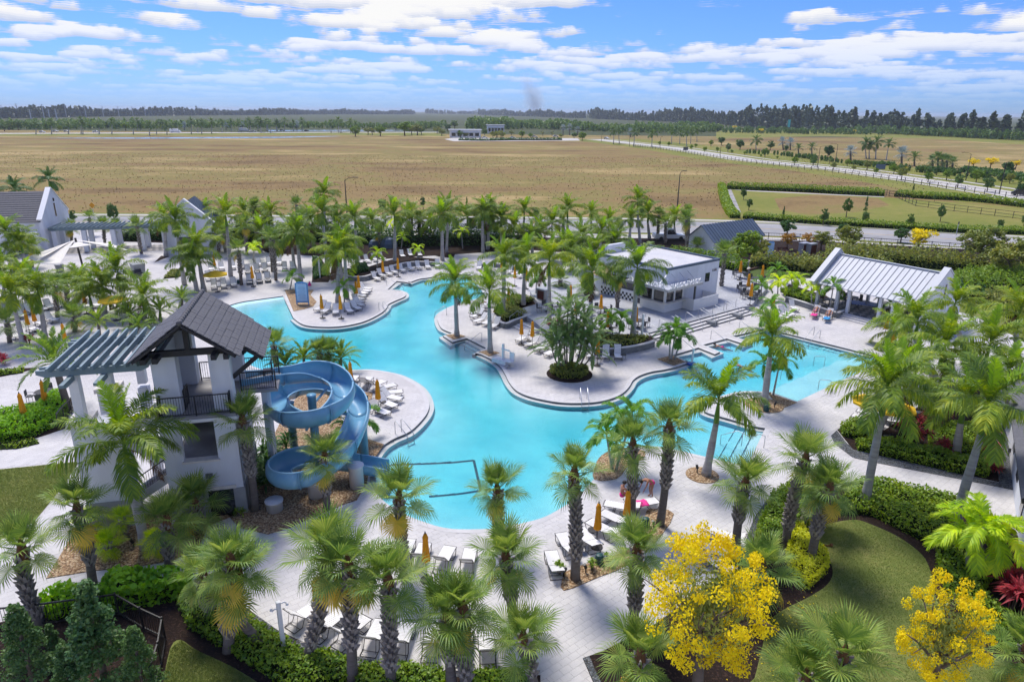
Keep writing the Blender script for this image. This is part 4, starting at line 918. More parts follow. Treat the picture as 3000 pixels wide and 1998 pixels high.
# local x along the eave (towards the right of the photo), local y away from the pool
PL, PH, PE, PR = 11.3, 3.2, 3.15, 5.65
boxp('floor', 'checker_floor', (PL/2,PH,0.26), (PL-0.2,2*PH-0.4,0.5), pav)
for i in range(3): boxp('step', 'coping', (5.6,-0.05-0.4*i,0.19-0.0-0.08*i), (4.2,0.4,0.38-0.13*i), pav)
npan = 18; ps = math.atan2(PR-PE, PH); plen = math.hypot(PR-PE, PH)+0.35
for s_, yb in ((1,0),(-1,2*PH)):
    for i in range(npan):
        x0 = 0.35+(PL-0.7)*i/npan; x1 = 0.35+(PL-0.7)*(i+1)/npan; w = MB()
        ya, za = (-0.3, PE-0.3*math.tan(ps)) if s_ > 0 else (2*PH+0.3, PE-0.3*math.tan(ps)); yr, zr = PH, PR
        w.add([(x0,ya,za),(x1-0.03,ya,za),(x1-0.03,yr,zr),(x0,yr,zr),(x0,ya,za-0.06),(x1-0.03,ya,za-0.06),(x1-0.03,yr,zr-0.06),(x0,yr,zr-0.06)], [(0,1,2,3),(7,6,5,4),(0,4,5,1),(1,5,6,2),(2,6,7,3),(3,7,4,0)] if s_ > 0 else [(3,2,1,0),(4,5,6,7),(1,5,4,0),(2,6,5,1),(3,7,6,2),(0,4,7,3)])
        w.mi = 1; w.bar((x1-0.015,ya,za+0.03),(x1-0.015,yr,zr+0.03),0.05,0.07)
        w.build('roof_panel', ['metal_roof','seam'], pav)
w = MB(); w.bar((0.3,PH,PR+0.04),(PL-0.3,PH,PR+0.04),0.3,0.06); w.build('ridge_cap', 'metal_roof', pav)
for x_ in (0.0, PL):
    w = MB(); pr = [(-0.55,0),(2*PH+0.55,0),(2*PH+0.55,PE-0.05),(PH,PR+0.5),(-0.55,PE-0.05)]
    if x_ == 0.0: pr = [(-0.55,2.75),(2*PH+0.55,2.75),(2*PH+0.55,PE-0.05),(PH,PR+0.5),(-0.55,PE-0.05)]
    v = [(x_-0.22,y,z) for y, z in pr]+[(x_+0.22,y,z) for y, z in pr]; n5 = len(pr)
    w.add(v, [tuple(range(n5-1,-1,-1)), tuple(range(n5,2*n5))]+[(i,(i+1)%n5,n5+(i+1)%n5,n5+i) for i in range(n5)]); gw = w.build('gable_wall', 'stucco', pav)
    for s_ in (1,-1):
        ya = PH-s_*(PH+0.75); c = MB(); c.bar((x_,ya,PE-0.10),(x_,PH,PR+0.57),0.62,0.12); c.build('parapet_cap', 'metal_roof', gw)
    if x_ > 0: 
        c = MB(); c.box((x_+0.23,PH,4.0),(0.03,0.28,1.3)); c.build('window', 'window_glass', gw)
for x_ in (0.35,2.6,3.9,7.2,8.5):
    boxp('column', 'stucco', (x_,0.25,1.6), (0.3,0.3,3.0), pav); boxp('column', 'stucco', (x_,2*PH-0.25,1.6), (0.3,0.3,3.0), pav)
boxp('beam', 'white_paint', (PL/2,0.2,3.0), (PL-0.4,0.25,0.3), pav); boxp('beam', 'white_paint', (PL/2,2*PH-0.2,3.0), (PL-0.4,0.25,0.3), pav)
tp = P('D',990,1210,1.2); tt = thing('table_tennis_table', 'blue table tennis table under the pavilion roof', 'table', (tp.x,tp.y,0.515), math.radians(-25))
boxp('table_top', 'blue_table', (0,0,0.74), (2.7,1.5,0.04), tt); boxp('net', 'black_metal', (0,0,0.83), (0.02,1.6,0.15), tt)
for x_ in (-0.8,0.8):
    w = MB(); w.bar((x_-0.3,0,0.0),(x_+0.3,0,0.72),0.08,0.04); w.bar((x_+0.3,0,0.0),(x_-0.3,0,0.72),0.08,0.04); w.build('leg', 'black_metal', tt)
# ================================================================== buildings on the left and behind
def gable_house(name, label, loc, rz, L, Wd, he, hr, roofm, wallm='stucco', par=True, tiles=True, win=True, over=0.4):
    """ridge along local x; local y from 0 to Wd"""
    h = thing(name, label, 'building', loc, rz)
    pr = [(0,0),(Wd,0),(Wd,he),(Wd/2,hr),(0,he)]; w = MB(); v = [(0,y,z) for y, z in pr]+[(L,y,z) for y, z in pr]
    w.add(v, [(4,3,2,1,0),(5,6,7,8,9)]+[(i,(i+1)%5,5+(i+1)%5,5+i) for i in (0,1,4)]); w.build('wall', wallm, h)
    sl = math.atan2(hr-he, Wd/2); rf = None
    for s_ in (1,-1):
        n = 14 if tiles else max(8, int(L/0.6))
        if tiles:
            dl = (Wd/2+over)/math.cos(sl)/n
            for i in range(n):
                d0 = i*dl; yy = lambda d: Wd/2-s_*d*math.cos(sl); zz2 = lambda d: hr+0.1-d*math.sin(sl)
                c = MB(); x0, x1 = (-0.05 if par else -over), (L+0.05 if par else L+over)
                a, b = (yy(d0),zz2(d0)+0.0), (yy(d0+dl+0.04),zz2(d0+dl)+0.035)
                vv = [(x0,a[0],a[1]),(x1,a[0],a[1]),(x1,b[0],b[1]),(x0,b[0],b[1]),(x0,a[0],a[1]-.08),(x1,a[0],a[1]-.08),(x1,b[0],b[1]-.1),(x0,b[0],b[1]-.1)]
                fs = [(3,2,1,0),(4,5,6,7),(1,5,4,0),(2,6,5,1),(3,7,6,2),(0,4,7,3)]; c.add(vv, fs if s_ > 0 else [f[::-1] for f in fs]); c.build('tile_course', roofm, h)
        else:
            for i in range(n):
                x0, x1 = -over+(L+2*over)*i/n, -over+(L+2*over)*(i+1)/n; c = MB(); ya, za = Wd/2-s_*(Wd/2+over), he-over*math.tan(sl)+0.08; yr, zr = Wd/2, hr+0.08
                vv = [(x0,ya,za),(x1-.03,ya,za),(x1-.03,yr,zr),(x0,yr,zr),(x0,ya,za-.07),(x1-.03,ya,za-.07),(x1-.03,yr,zr-.07),(x0,yr,zr-.07)]
                fs = [(0,1,2,3),(7,6,5,4),(0,4,5,1),(1,5,6,2),(2,6,7,3),(3,7,4,0)]; c.add(vv, fs if s_ > 0 else [f[::-1] for f in fs]); c.bar((x1-.015,ya,za+.03),(x1-.015,yr,zr+.03),0.04,0.07); c.build('roof_panel', roofm, h)
    return h
def parapet_gable(h, x, Wd, he, hr, up=0.55, th=0.5):
    pr = [(-0.3,0),(Wd+0.3,0),(Wd+0.3,he+up*0.3),(Wd/2,hr+up),(-0.3,he+up*0.3)]; w = MB(); v = [(x-th/2,y,z) for y, z in pr]+[(x+th/2,y,z) for y, z in pr]
    w.add(v, [(4,3,2,1,0),(5,6,7,8,9)]+[(i,(i+1)%5,5+(i+1)%5,5+i) for i in range(5)]); g = w.build('gable_wall', 'stucco', h)
    for s_ in (1,-1):
        c = MB(); c.bar((x,Wd/2-s_*(Wd/2+0.55),he+up*0.3-0.05),(x,Wd/2,hr+up+0.07),th+0.2,0.12); c.build('parapet_cap', 'white_paint', g)
    return g
clb = gable_house('clubhouse', 'white clubhouse with brown tiled roof at the left edge', (-68.85,105.7,0), math.radians(194), 30, 9.6, 4.9, 8.3, 'roof_tile')
g_ = parapet_gable(clb, 0.0, 9.6, 4.9, 8.3)
w = MB(); w.box((-0.27,4.6,5.7),(0.03,0.45,1.9)); w.build('window', 'window_glass', g_)
w = MB(); w.box((-0.32,4.6,7.15),(0.16,0.2,0.45)); w.build('wall_lamp', 'black_metal', g_)
for x_ in (2.5,6.5,10.5,14.5): boxp('door_opening', 'window_glass', (x_,9.61,1.4), (2.2,0.05,2.6), clb)
for x_ in (0.6,4.5,8.5,12.5): boxp('column', 'stucco', (x_,11.2,1.7), (0.7,0.7,3.4), clb)
g12 = gable_house('gate_house', 'small white gabled building numbered 1200 behind the palms', (-43.3,98.1,0), math.radians(104), 7.5, 6.4, 4.3, 7.3, 'blue_roof', tiles=False, over=0.2)
g_ = parapet_gable(g12, 0.0, 6.4, 4.3, 7.3)
text_mesh('number', '1200', 0.55, 'edge_tile', g12, (-0.28,3.2,3.6), (PI/2,0,-PI/2), 0.02)
boxp('door_opening', 'stucco_dark', (-0.27,3.2,1.3), (0.05,3.0,2.6), g12); boxp('window', 'window_glass', (-0.27,3.4,5.5), (0.05,0.4,1.1), g12)
pg = thing('entry_pergola', 'blue grey timber pergola on white columns beside the clubhouse', 'pergola', (-66.2,97.4,0), R14)
for y_ in (0.2,3.0): pg_ = taper_beam((-0.4,y_,3.35),(16.2,y_,3.35),0.16,0.36); pg_.build('pergola_beam', 'pergola_paint', pg)
for i in range(26): taper_beam((0.1+0.62*i,-0.9,3.66),(0.1+0.62*i,4.1,3.66),0.11,0.26).build('pergola_rafter', 'pergola_paint', pg)
for x_ in (0.4,4.2,8.0,11.8,15.4):
    for y_ in (0.2,3.0): boxp('column', 'stucco', (x_,y_,1.58), (0.6,0.6,3.16), pg)
boxp('floor', 'checker_floor', (8.2,1.6,0.012), (17,5,0.02), pg)
# shade sails on a mast
mb_ = P('A',712,880); mast = thing('shade_sail', 'cream triangular shade sails stretched from a dark mast', 'shade sail', (mb_.x,mb_.y,0))
w = MB(); q_ = PY('A',648,640,mb_.y); w.tube([(0,0,0),(q_.x-mb_.x,0,q_.z)], 0.13, 8); w.build('mast', 'bronze_metal', mast)
def sail(p1, p2, p3, n=8):
    p1, p2, p3 = Vector(p1), Vector(p2), Vector(p3); c = (p1+p2+p3)/3; v = []; idx = {}; f = []
    for i in range(n+1):
        for j in range(n+1-i):
            a, b = i/n, j/n; g = 1-a-b; q = p1*g+p2*a+p3*b; pin = 27*a*b*g; edge = 4*(a*b+b*g+a*g)-pin*1.0
            q = q.lerp(c, 0.10*max(0, edge)*0.8); q.z -= 0.25*pin; idx[(i,j)] = len(v); v.append(q)
    for i in range(n):
        for j in range(n-i):
            f.append((idx[(i,j)],idx[(i+1,j)],idx[(i,j+1)]))
            if j < n-i-1: f.append((idx[(i+1,j)],idx[(i+1,j+1)],idx[(i,j+1)]))
    m_ = MB(); m_.add([q-Vector((mb_.x,mb_.y,0)) for q in v], f); o = m_.build('sail', 'sail_cloth', mast, True); s2 = o.modifiers.new('thick', 'SOLIDIFY'); s2.thickness = 0.02
pk = PY('A',645,655,mb_.y)
sail(pk, P('A',285,862,1.9), P('A',515,878,1.7)); sail(pk, P('A',215,810,2.6), P('A',300,845,2.2)); sail(pk+Vector((0,0,-.3)), P('A',800,700,3.2), P('A',590,730,3.0)); sail(pk, P('A',1135,755,2.6), P('A',960,690,3.0))
# house with blue-grey roof behind the hedge, house corner at the right edge
gable_house('blue_roof_house', 'white house with dark blue metal roof behind the snack bar', (28.9,97.6,0), math.radians(35), 11.0, 4.6, 2.6, 4.5, 'blue_roof', tiles=False)
hr_ = thing('roofed_building', 'white building with dark overhanging roof at the right edge', 'building')
b0, b1 = P('L',2330,560), P('H',2215,960); dd = (b1-b0).normalized(); nn = Vector((dd.y,-dd.x,0)); nn = nn if nn.x > 0 else -nn
w = MB(); c_ = [b0-dd*6, b1, b1+nn*8, b0-dd*6+nn*8]; w.prism([(p.x,p.y) for p in c_], 0, 3.4); w.build('wall', 'stucco', hr_)
w = MB(); c_ = [b0-dd*0.5-nn*0.7, b1+dd*0.8-nn*0.7, b1+dd*0.8+nn*9, b0-dd*0.5+nn*9]; w.prism([(p.x,p.y) for p in c_], 3.4, 3.62); w.build('eave', 'dark_wood', hr_)
w = MB(); m1, m2 = b0-dd*0.3+nn*4, b1+dd*0.6+nn*4
e0, e1 = b0-dd*0.5-nn*0.75, b1+dd*0.8-nn*0.75
w.add([(e0.x,e0.y,3.64),(e1.x,e1.y,3.64),(m2.x,m2.y,5.6),(m1.x,m1.y,5.6),(b1.x+nn.x*9,b1.y+nn.y*9,3.64),(b0.x+nn.x*9,b0.y+nn.y*9,3.64)], [(0,3,2,1),(3,5,4,2)]); w.build('roof', 'roof_tile', hr_)
for t in (0.25,0.5,0.75):
    q = b0.lerp(b1, t)-nn*0.02; w = MB(); w.box((q.x,q.y,1.6),(1.0,0.06,1.5), math.atan2(dd.y,dd.x)); w.build('window', 'window_glass', hr_)
# pool rules sign in the gravel bed
sp_ = P('B',552,1215); sg = thing('pool_rules_sign', 'tall pale blue pool rules board in the gravel bed', 'sign', (sp_.x,sp_.y,0), math.radians(4))
wS, hS = 1.25, 2.15
boxp('board', 'sign_blue', (0,0,0.25+hS/2), (wS,0.10,hS), sg); boxp('panel', 'sign_pale', (0,-0.055,0.27+hS/2), (wS-0.16,0.02,hS-0.28), sg)
for x_ in (-wS/2,wS/2): boxp('post', 'sign_blue', (x_,0.02,1.2), (0.09,0.14,2.4), sg)
w = MB(); w.add([(wS/2*math.cos(t)*0.9, 0, 0.24+hS+0.16*math.sin(t)) for t in np.linspace(0,PI,9)]+[(wS/2*math.cos(t)*0.9, -0.06, 0.24+hS+0.16*math.sin(t)) for t in np.linspace(0,PI,9)], [tuple(range(8,-1,-1)), tuple(range(9,18))]+[(i,i+1,i+10,i+9) for i in range(8)]); w.build('crest', 'sign_blue', sg)
text_mesh('lettering', 'Pool Rules', 0.22, 'white_paint', sg, (0,-0.075,2.24), (PI/2,0,0), 0.004)
for i in range(11):
    wd = 0.85*(0.7+0.3*math.sin(i*2.1)**2); boxp('text_line', 'text_blue', (0,-0.068,2.02-0.13*i), (wd,0.006,0.022), sg)
# second blue sign by the turf court, chair lift, grills and bench by the court
s2p = P('D',160,815); s2 = thing('court_sign', 'small pale blue sign board beside the turf court', 'sign', (s2p.x,s2p.y,0), math.radians(20)); boxp('board', 'sign_pale', (0,0,1.3), (1.1,0.08,2.0), s2); boxp('crest', 'sign_blue', (0,0,2.36), (0.8,0.09,0.14), s2)
for x_ in (-0.5,0.5): boxp('post', 'sign_blue', (x_,0.06,1.1), (0.08,0.08,2.2), s2)
for k_, (q, l_) in enumerate(((('D',450,775),'left of two red and grey cabinets at the court end'),(('D',515,780),'right of two red and grey cabinets at the court end'))):
    p_ = P(*q); o = thing('storage_cabinet', l_, 'cabinet', (p_.x,p_.y,0), math.radians(30)); boxp('body', 'plinth', (0,0,0.8), (1.5,0.8,1.6), o); boxp('door', 'red_wood', (0,-0.42,0.78), (1.2,0.04,1.3), o); boxp('top', 'steel', (0,0,1.63), (1.6,0.9,0.06), o)
def bench(loc, rz, label, m):
    o = thing('park_bench', label, 'bench', loc, rz); 
    for i in range(4): boxp('seat_slat', m, (0,-0.18+0.12*i,0.45), (1.6,0.10,0.03), o)
    for i in range(3): 
        w = MB(); w.box((0,0.28+0.03*i,0.58+0.14*i),(1.6,0.03,0.11)); w.build('back_slat', m, o)
    for x_ in (-0.65,0.65):
        w = MB(); w.tube([(x_,-0.22,0),(x_,-0.2,0.43),(x_,0.22,0.43),(x_,0.36,0.92)], 0.025, 6); w.tube([(x_,0.22,0.43),(x_,0.26,0)], 0.025, 6); w.build('leg', 'black_metal', o)
    return o
q = P('D',275,775); bench((q.x,q.y,0), math.radians(0), 'red brown timber bench near the turf court', 'red_wood')
q = P('A',1195,980); bench((q.x,q.y,0), math.radians(70), 'dark blue slatted bench by the round patio wall', 'dark_cloth')
cl_ = P('a',2190,1120); lift = thing('pool_lift', 'white wheeled pool chair lift on the central deck', 'lift', (cl_.x,cl_.y,0), math.radians(-40))
boxp('base', 'white_paint', (0,0,0.22), (1.5,0.75,0.34), lift); boxp('mast', 'white_paint', (0.2,0,1.0), (0.16,0.16,1.5), lift); boxp('arm', 'white_paint', (0.55,-0.1,1.35), (0.9,0.09,0.09), lift)
boxp('seat', 'white_paint', (1.1,-0.2,0.5), (0.5,0.5,0.06), lift); boxp('backrest', 'white_paint', (1.1,0.08,0.85), (0.5,0.06,0.7), lift); boxp('footrest', 'plinth', (1.1,-0.55,0.2), (0.45,0.3,0.04), lift)
for x_ in (-0.6,0.6):
    for y_ in (-0.3,0.3):
        w = MB(); w.lathe([(0.08,-0.03),(0.08,0.03)], 10); o = w.build('wheel', 'rubber', lift); o.location = (x_,y_,0.08); o.rotation_euler = (PI/2,0,0)
p_ = P('g',2040,930,TZ); o = thing('towel_cabinet', 'grey cabinet with dark red door beside the central planter', 'cabinet', (p_.x,p_.y,TZ), math.radians(-50)); boxp('body', 'plinth', (0,0,0.6), (1.3,0.7,1.2), o); boxp('door', 'red_wood', (0,-0.36,0.58), (1.0,0.03,0.95), o); boxp('top', 'steel', (0,0,1.23), (1.4,0.8,0.05), o)
for k_, (q, s_, l_) in enumerate(((('B',1170,715),1.3,'smaller blue grey covered mound in the back garden bed'),(('B',1290,720),1.8,'larger blue grey covered mound in the back garden bed'))):
    p_ = P(*q); w = MB(); w.lathe([(s_*0.75,0),(s_*0.72,s_*0.35),(s_*0.5,s_*0.72),(s_*0.12,s_*0.9)], 7, ripple=0.08, rn=3); o = w.build('covered_mound', 'blue_roof'); o.location = (p_.x,p_.y,0); tag(o, l_, 'cover')
# white low fence behind the palms and outdoor shower posts
def picket_fence(name, line, h, label, m, step=2.4, rails=(0.3,0.75), post=0.09, cat='fence', pickets=0.0, panel=False):
    root = tag(empty(name), label, cat); L_ = [Vector((p[0],p[1],0)) for p in line]; pm_ = MB(); pm_.box((0,0,h/2),(post,post,h)); pme_ = pm_.mesh('post', m)
    for a, b in zip(L_[:-1], L_[1:]):
        n = max(1, int(round((b-a).length/step)))
        for i in range(n): q = a.lerp(b, i/n); obj('post', pme_, root, q, math.atan2(b.y-a.y,b.x-a.x))
        for r_ in rails: 
            w = MB(); w.bar((a.x,a.y,h*r_),(b.x,b.y,h*r_),0.05,0.07 if not panel else h*0.16); w.build('rail', m, root)
        if pickets:
            k = int((b-a).length/pickets); w = MB()
            for i in range(k): q = a.lerp(b, (i+.5)/k); w.box((q.x,q.y,h*0.5),(0.016,0.016,h*0.92))
            o = w.build('pickets', m, root); o['kind'] = 'stuff'
    obj('post', pme_, root, L_[-1]); return root
picket_fence('white_fence', pts('B',[(1690,620),(1760,600),(2080,600),(2260,600)]), 1.9, 'white horizontal board fence in front of the road', 'white_paint', 2.4, (0.1,0.28,0.46,0.64,0.82), 0.14, panel=True)
def shower(q, label, h=2.3, z=0.):
    p_ = P(*q, z); o = thing('outdoor_shower', label, 'shower', p_, math.radians(35)); boxp('post', 'white_paint', (0,0,h/2), (0.15,0.15,h), o)
    w = MB(); w.tube([(0,0,h-0.15),(0.2,0,h-0.1),(0.3,0,h-0.18)], 0.03, 6); w.tube([(0,0,h-0.3),(-0.18,0,h-0.27),(-0.26,0,h-0.34)], 0.03, 6); w.build('shower_arm', 'white_paint', o)
    for x_ in (0.32,-0.28): w = MB(); w.lathe([(0.07,0),(0.03,0.08)], 8); s_ = w.build('shower_head', 'white_paint', o); s_.location = (x_,0,h-0.28)
shower(('c',385,965), 'white outdoor shower post in the hedge at the lower deck'); shower(('C',1412,1505,), 'white outdoor shower post at the terrace planter corner', 2.3, 0.5)
shower(('B',700,985), 'white outdoor shower post in the upper mulch bed', 2.7); shower(('V',1520,745), 'white shower post on the terrace among the palms', 2.3, 0.5) if False else None
# ================================================================== plants
def rot_to(d):                                               # matrix whose x axis points along d, z kept up
    d = np.array(d)/np.linalg.norm(d); s = np.cross([0,0,1.], d); 
    if np.linalg.norm(s) < 1e-3: s = np.array([0,1.,0])
    s /= np.linalg.norm(s); u = np.cross(d, s); return np.stack([d, s, u], 1)
def pinnate(seed, L, arch, n, ll, plume=0.5, droop=0.35, wleaf=0.035, start=0.12, vee=0.5, tip=0.35):
    """feather frond growing along +x from the origin, arching down; leaflets of 3 triangles each"""
    rs = np.random.RandomState(seed); V = []; Fc = []; K = 12
    ts = np.linspace(0, 1, K+1); ang = arch[0]+(arch[1]-arch[0])*ts**1.25
    pos = np.zeros((K+1,3)); 
    for i in range(1, K+1): a = (ang[i]+ang[i-1])/2; pos[i] = pos[i-1]+np.array([math.cos(a),0,math.sin(a)])*L/K
    pos[:,1] += rs.uniform(-.12,.12)*L*ts**2
    def at(t):
        f = t*K; i = min(K-1, int(f)); g = f-i; p = pos[i]*(1-g)+pos[i+1]*g; d = pos[i+1]-pos[i]; return p, d/np.linalg.norm(d)
    # rachis: flat triangular strip
    b = 0
    for i in range(K+1):
        w = 0.035*(1-0.85*ts[i])*L/3; V += [pos[i]+[0,w,0], pos[i]+[0,-w,0], pos[i]+[0,0,-w*1.4]]
    for i in range(K):
        o = i*3; p = o+3
        for a_, b_ in ((0,1),(1,2),(2,0)): Fc += [(o+a_,p+a_,p+b_),(o+a_,p+b_,o+b_)]
    for i in range(n):
        t = start+(1-start)*(i+rs.uniform(-.3,.3))/n; t = min(max(t, 0.02), 0.998); p, d = at(t)
        env = min(1.0, 0.45+1.9*(t-start))*min(1.0, 0.25+ (1-t)*2.6)
        for s in (-1,1):
            l = ll*env*rs.uniform(.82,1.12); el = vee+rs.uniform(-plume, plume); fwd = 0.55+0.5*t+rs.uniform(-.1,.1)
            up_ = np.cross(d, [0,1,0.]); up_ = -up_ if up_[2] < 0 else up_
            q = np.array([0,s,0.])*math.cos(el)+up_*math.sin(el)+d*fwd; q /= np.linalg.norm(q)
            m1 = p+q*l*.5; m1[2] -= droop*l*.12; e = p+q*l*.94; e[2] -= droop*l*.55
            wv = np.cross(q, up_); wv = wv/(np.linalg.norm(wv)+1e-6)*wleaf
            k = len(V); V += [p-wv*.5, p+wv*.5, m1+wv, m1-wv, e]; Fc += [(k,k+1,k+2),(k,k+2,k+3),(k+3,k+2,k+4)]
    return np.array(V), np.array(Fc)
def fan(seed, R, pet, n=34, spread=150, fold=0.45, droop=0.4, wleaf=0.03, elev=0.0):
    """costapalmate fan leaf: petiole along +x, then segments radiating from its end"""
    rs = np.random.RandomState(seed); V = []; Fc = []
    w = 0.022
    bend = -0.10*pet
    pe = np.array([pet,0,bend])
    V += [np.array([0,w*1.6,0]), np.array([0,-w*1.6,0]), np.array([0,0,-w*2]), pe+[0,w*.7,0], pe+[0,-w*.7,0], pe+[0,0,-w]]
    for a_, b_ in ((0,1),(1,2),(2,0)): Fc += [(a_,3+a_,3+b_),(a_,3+b_,b_)]
    for i in range(n):
        u = (i+.5)/n*2-1; a = math.radians(spread)*u; l = R*(1.0-0.30*abs(u)**2)*rs.uniform(.9,1.06)
        base = pe+np.array([0.22*R*(1-abs(u)),0,-0.03*R*(1-abs(u))])
        d = np.array([math.cos(a), math.sin(a), fold*abs(math.sin(a))*0.9]); d /= np.linalg.norm(d)
        wv = np.array([-math.sin(a), math.cos(a), 0])*wleaf
        h = 0.012*(1 if i%2 else -1)
        m1 = base+d*l*.55; m1[2] += -0.05*l*droop+h; e = base+d*l*.93; e[2] -= droop*l*rs.uniform(.30,.55); e[:2] += rs.uniform(-.03,.03,2)
        k = len(V); V += [base-wv*.25, base+wv*.25, m1+wv*1.15, m1-wv*1.15, e]; Fc += [(k,k+1,k+2),(k,k+2,k+3),(k+3,k+2,k+4)]
    return np.array(V), np.array(Fc)
def tri_mesh(name, V, Fc, m): return np_mesh(name, V, Fc, m)
FR = {}                                                      # frond variants: (vertices, faces, mesh)
def reg(key, VF, m): FR[key] = (VF[0], VF[1], tri_mesh('frond', VF[0], VF[1], m))
for i in range(3):
    reg(('royal','up',i), pinnate(10+i, 3.0, (math.radians(74),math.radians(-8)), 64, 0.78, 0.5, 0.6, 0.029, vee=0.35), 'leaf_royal')
    reg(('royal','mid',i), pinnate(20+i, 3.2, (math.radians(42),math.radians(-50)), 68, 0.82, 0.55, 0.95, 0.029, vee=0.12), 'leaf_royal')
    reg(('royal','low',i), pinnate(30+i, 3.0, (math.radians(10),math.radians(-75)), 64, 0.80, 0.45, 1.1, 0.029, vee=0.0), 'leaf_royal')
reg(('royal','new',0), pinnate(15, 2.5, (math.radians(84),math.radians(60)), 52, 0.55, 0.3, 0.15, 0.024), 'leaf_royal_new')
reg(('royal','new',1), pinnate(16, 2.7, (math.radians(76),math.radians(35)), 56, 0.60, 0.3, 0.25, 0.024), 'leaf_royal_new')
reg(('royal','old',0), pinnate(17, 2.6, (math.radians(-35),math.radians(-88)), 50, 0.55, 0.4, 1.1, 0.02, vee=-0.1), 'fibre')
for i in range(3):
    reg(('sabal','up',i), fan(40+i, 1.04, 0.62, 36, 140, 0.75, 0.34, 0.024), 'leaf_sabal')
    reg(('sabal','mid',i), fan(50+i, 1.10, 0.85, 38, 152, 0.55, 0.62, 0.024), 'leaf_sabal')
    reg(('sabal','low',i), fan(60+i, 1.02, 0.80, 36, 150, 0.35, 0.95, 0.024), 'leaf_sabal')
reg(('sabal','old',0), fan(70, 0.95, 0.8, 34, 140, 0.2, 1.05), 'leaf_sabal_old')
for i in range(2):
    for key, mt in (('lime','leaf_lime'),('adonidia','leaf_adonidia')):
        reg((key,'up',i), pinnate(80+i, 1.35, (math.radians(75),math.radians(-30)), 44, 0.46, 0.25, 0.55, 0.024, vee=0.6), mt)
        reg((key,'mid',i), pinnate(84+i, 1.5, (math.radians(45),math.radians(-75)), 46, 0.48, 0.25, 0.7, 0.024, vee=0.45), mt)
        reg((key,'low',i), pinnate(88+i, 1.35, (math.radians(12),math.radians(-85)), 44, 0.44, 0.25, 0.8, 0.024, vee=0.35), mt)
    for key, mt, s_ in (('phoenix','leaf_phoenix',1.0),('reclinata','leaf_reclinata',0.8)):
        reg((key,'up',i), pinnate(100+i, 2.4*s_, (math.radians(70),math.radians(20)), 46, 0.36*s_, 0.5, 0.2, 0.024*s_+.006), mt)
        reg((key,'mid',i), pinnate(104+i, 2.7*s_, (math.radians(40),math.radians(-25)), 50, 0.38*s_, 0.5, 0.3, 0.024*s_+.006), mt)
        reg((key,'low',i), pinnate(108+i, 2.5*s_, (math.radians(8),math.radians(-60)), 46, 0.36*s_, 0.4, 0.4, 0.024*s_+.006), mt)
def crown_layout(kind, seed, dens=1.0):
    """list of (variant key, azimuth, extra pitch, lift along the stem)"""
    rs = np.random.RandomState(seed); out = []; ga = math.radians(137.5)
    if kind == 'royal':
        n = 16; a0 = rs.uniform(0, 6.28)
        for i in range(n):
            t = i/(n-1); k = 'up' if t < 0.34 else ('mid' if t < 0.74 else 'low'); out.append(((kind,k,rs.randint(3)), a0+ga*i+rs.uniform(-.25,.25), rs.uniform(-.14,.14), 0.25-0.3*t))
        out.append(((kind,'new',0), a0+1.3, rs.uniform(-.1,.05), 0.3)); out.append(((kind,'new',1), a0+3.6, rs.uniform(-.15,.05), 0.28))
        if rs.rand() < 0.35: out.append(((kind,'old',0), rs.uniform(0,6.28), 0., -0.15))
    elif kind == 'sabal':
        n = int(17*dens); a0 = rs.uniform(0, 6.28)
        for i in range(n):
            t = i/(n-1)
            k = 'up' if t < 0.4 else ('mid' if t < 0.75 else 'low'); base = {'up':math.radians(68-62*t), 'mid':math.radians(30-52*(t-.4)), 'low':math.radians(-8-80*(t-.75))}[k]
            out.append(((kind,k,rs.randint(3)), a0+ga*i+rs.uniform(-.3,.3), base+rs.uniform(-.2,.2), 0.22-0.4*t))
        for _ in range(rs.randint(0,3)): out.append(((kind,'old',0), rs.uniform(0,6.28), math.radians(-50), -0.3))
    else:
        n = {'lime':9,'adonidia':9,'phoenix':26,'reclinata':14}[kind]; a0 = rs.uniform(0, 6.28)
        for i in range(n):
            t = i/(n-1); k = 'up' if t < 0.35 else ('mid' if t < 0.75 else 'low'); out.append(((kind,k,rs.randint(2)), a0+ga*i+rs.uniform(-.2,.2), rs.uniform(-.12,.12), 0.12-0.15*t))
    return out
def fmat(az_, pitch, lift, s=1.0):
    return Matrix.Translation((0,0,lift)) @ Matrix.Rotation(az_,4,'Z') @ Matrix.Rotation(-pitch,4,'Y') @ Matrix.Scale(s,4)
CROWN = {}
def crown_mesh(kind, var, matname=None):
    key = (kind, var, matname)
    if key in CROWN: return CROWN[key]
    Vs, Fs, mi, b = [], [], [], 0; base = {'royal':['leaf_royal','leaf_royal_new','fibre'],'sabal':['leaf_sabal','leaf_sabal_old']}.get(kind, None) or ['leaf_'+kind]
    if matname: base = [matname]*3
    for (k, a, p, l) in crown_layout(kind, 500+var*7, 1.0):
        V, Fc, _ = FR[k]; m_ = np.array(fmat(a, p, l)); V2 = V@m_[:3,:3].T+m_[:3,3]; Vs.append(V2); Fs.append(Fc+b); b += len(V); mi += [(2 if k == ('royal','old',0) else 1) if k[1] in ('new','old') and len(base) > 1 else 0]*len(Fc)
    me = np_mesh('crown', np.concatenate(Vs), np.concatenate(Fs), base, mi); CROWN[key] = me; return me
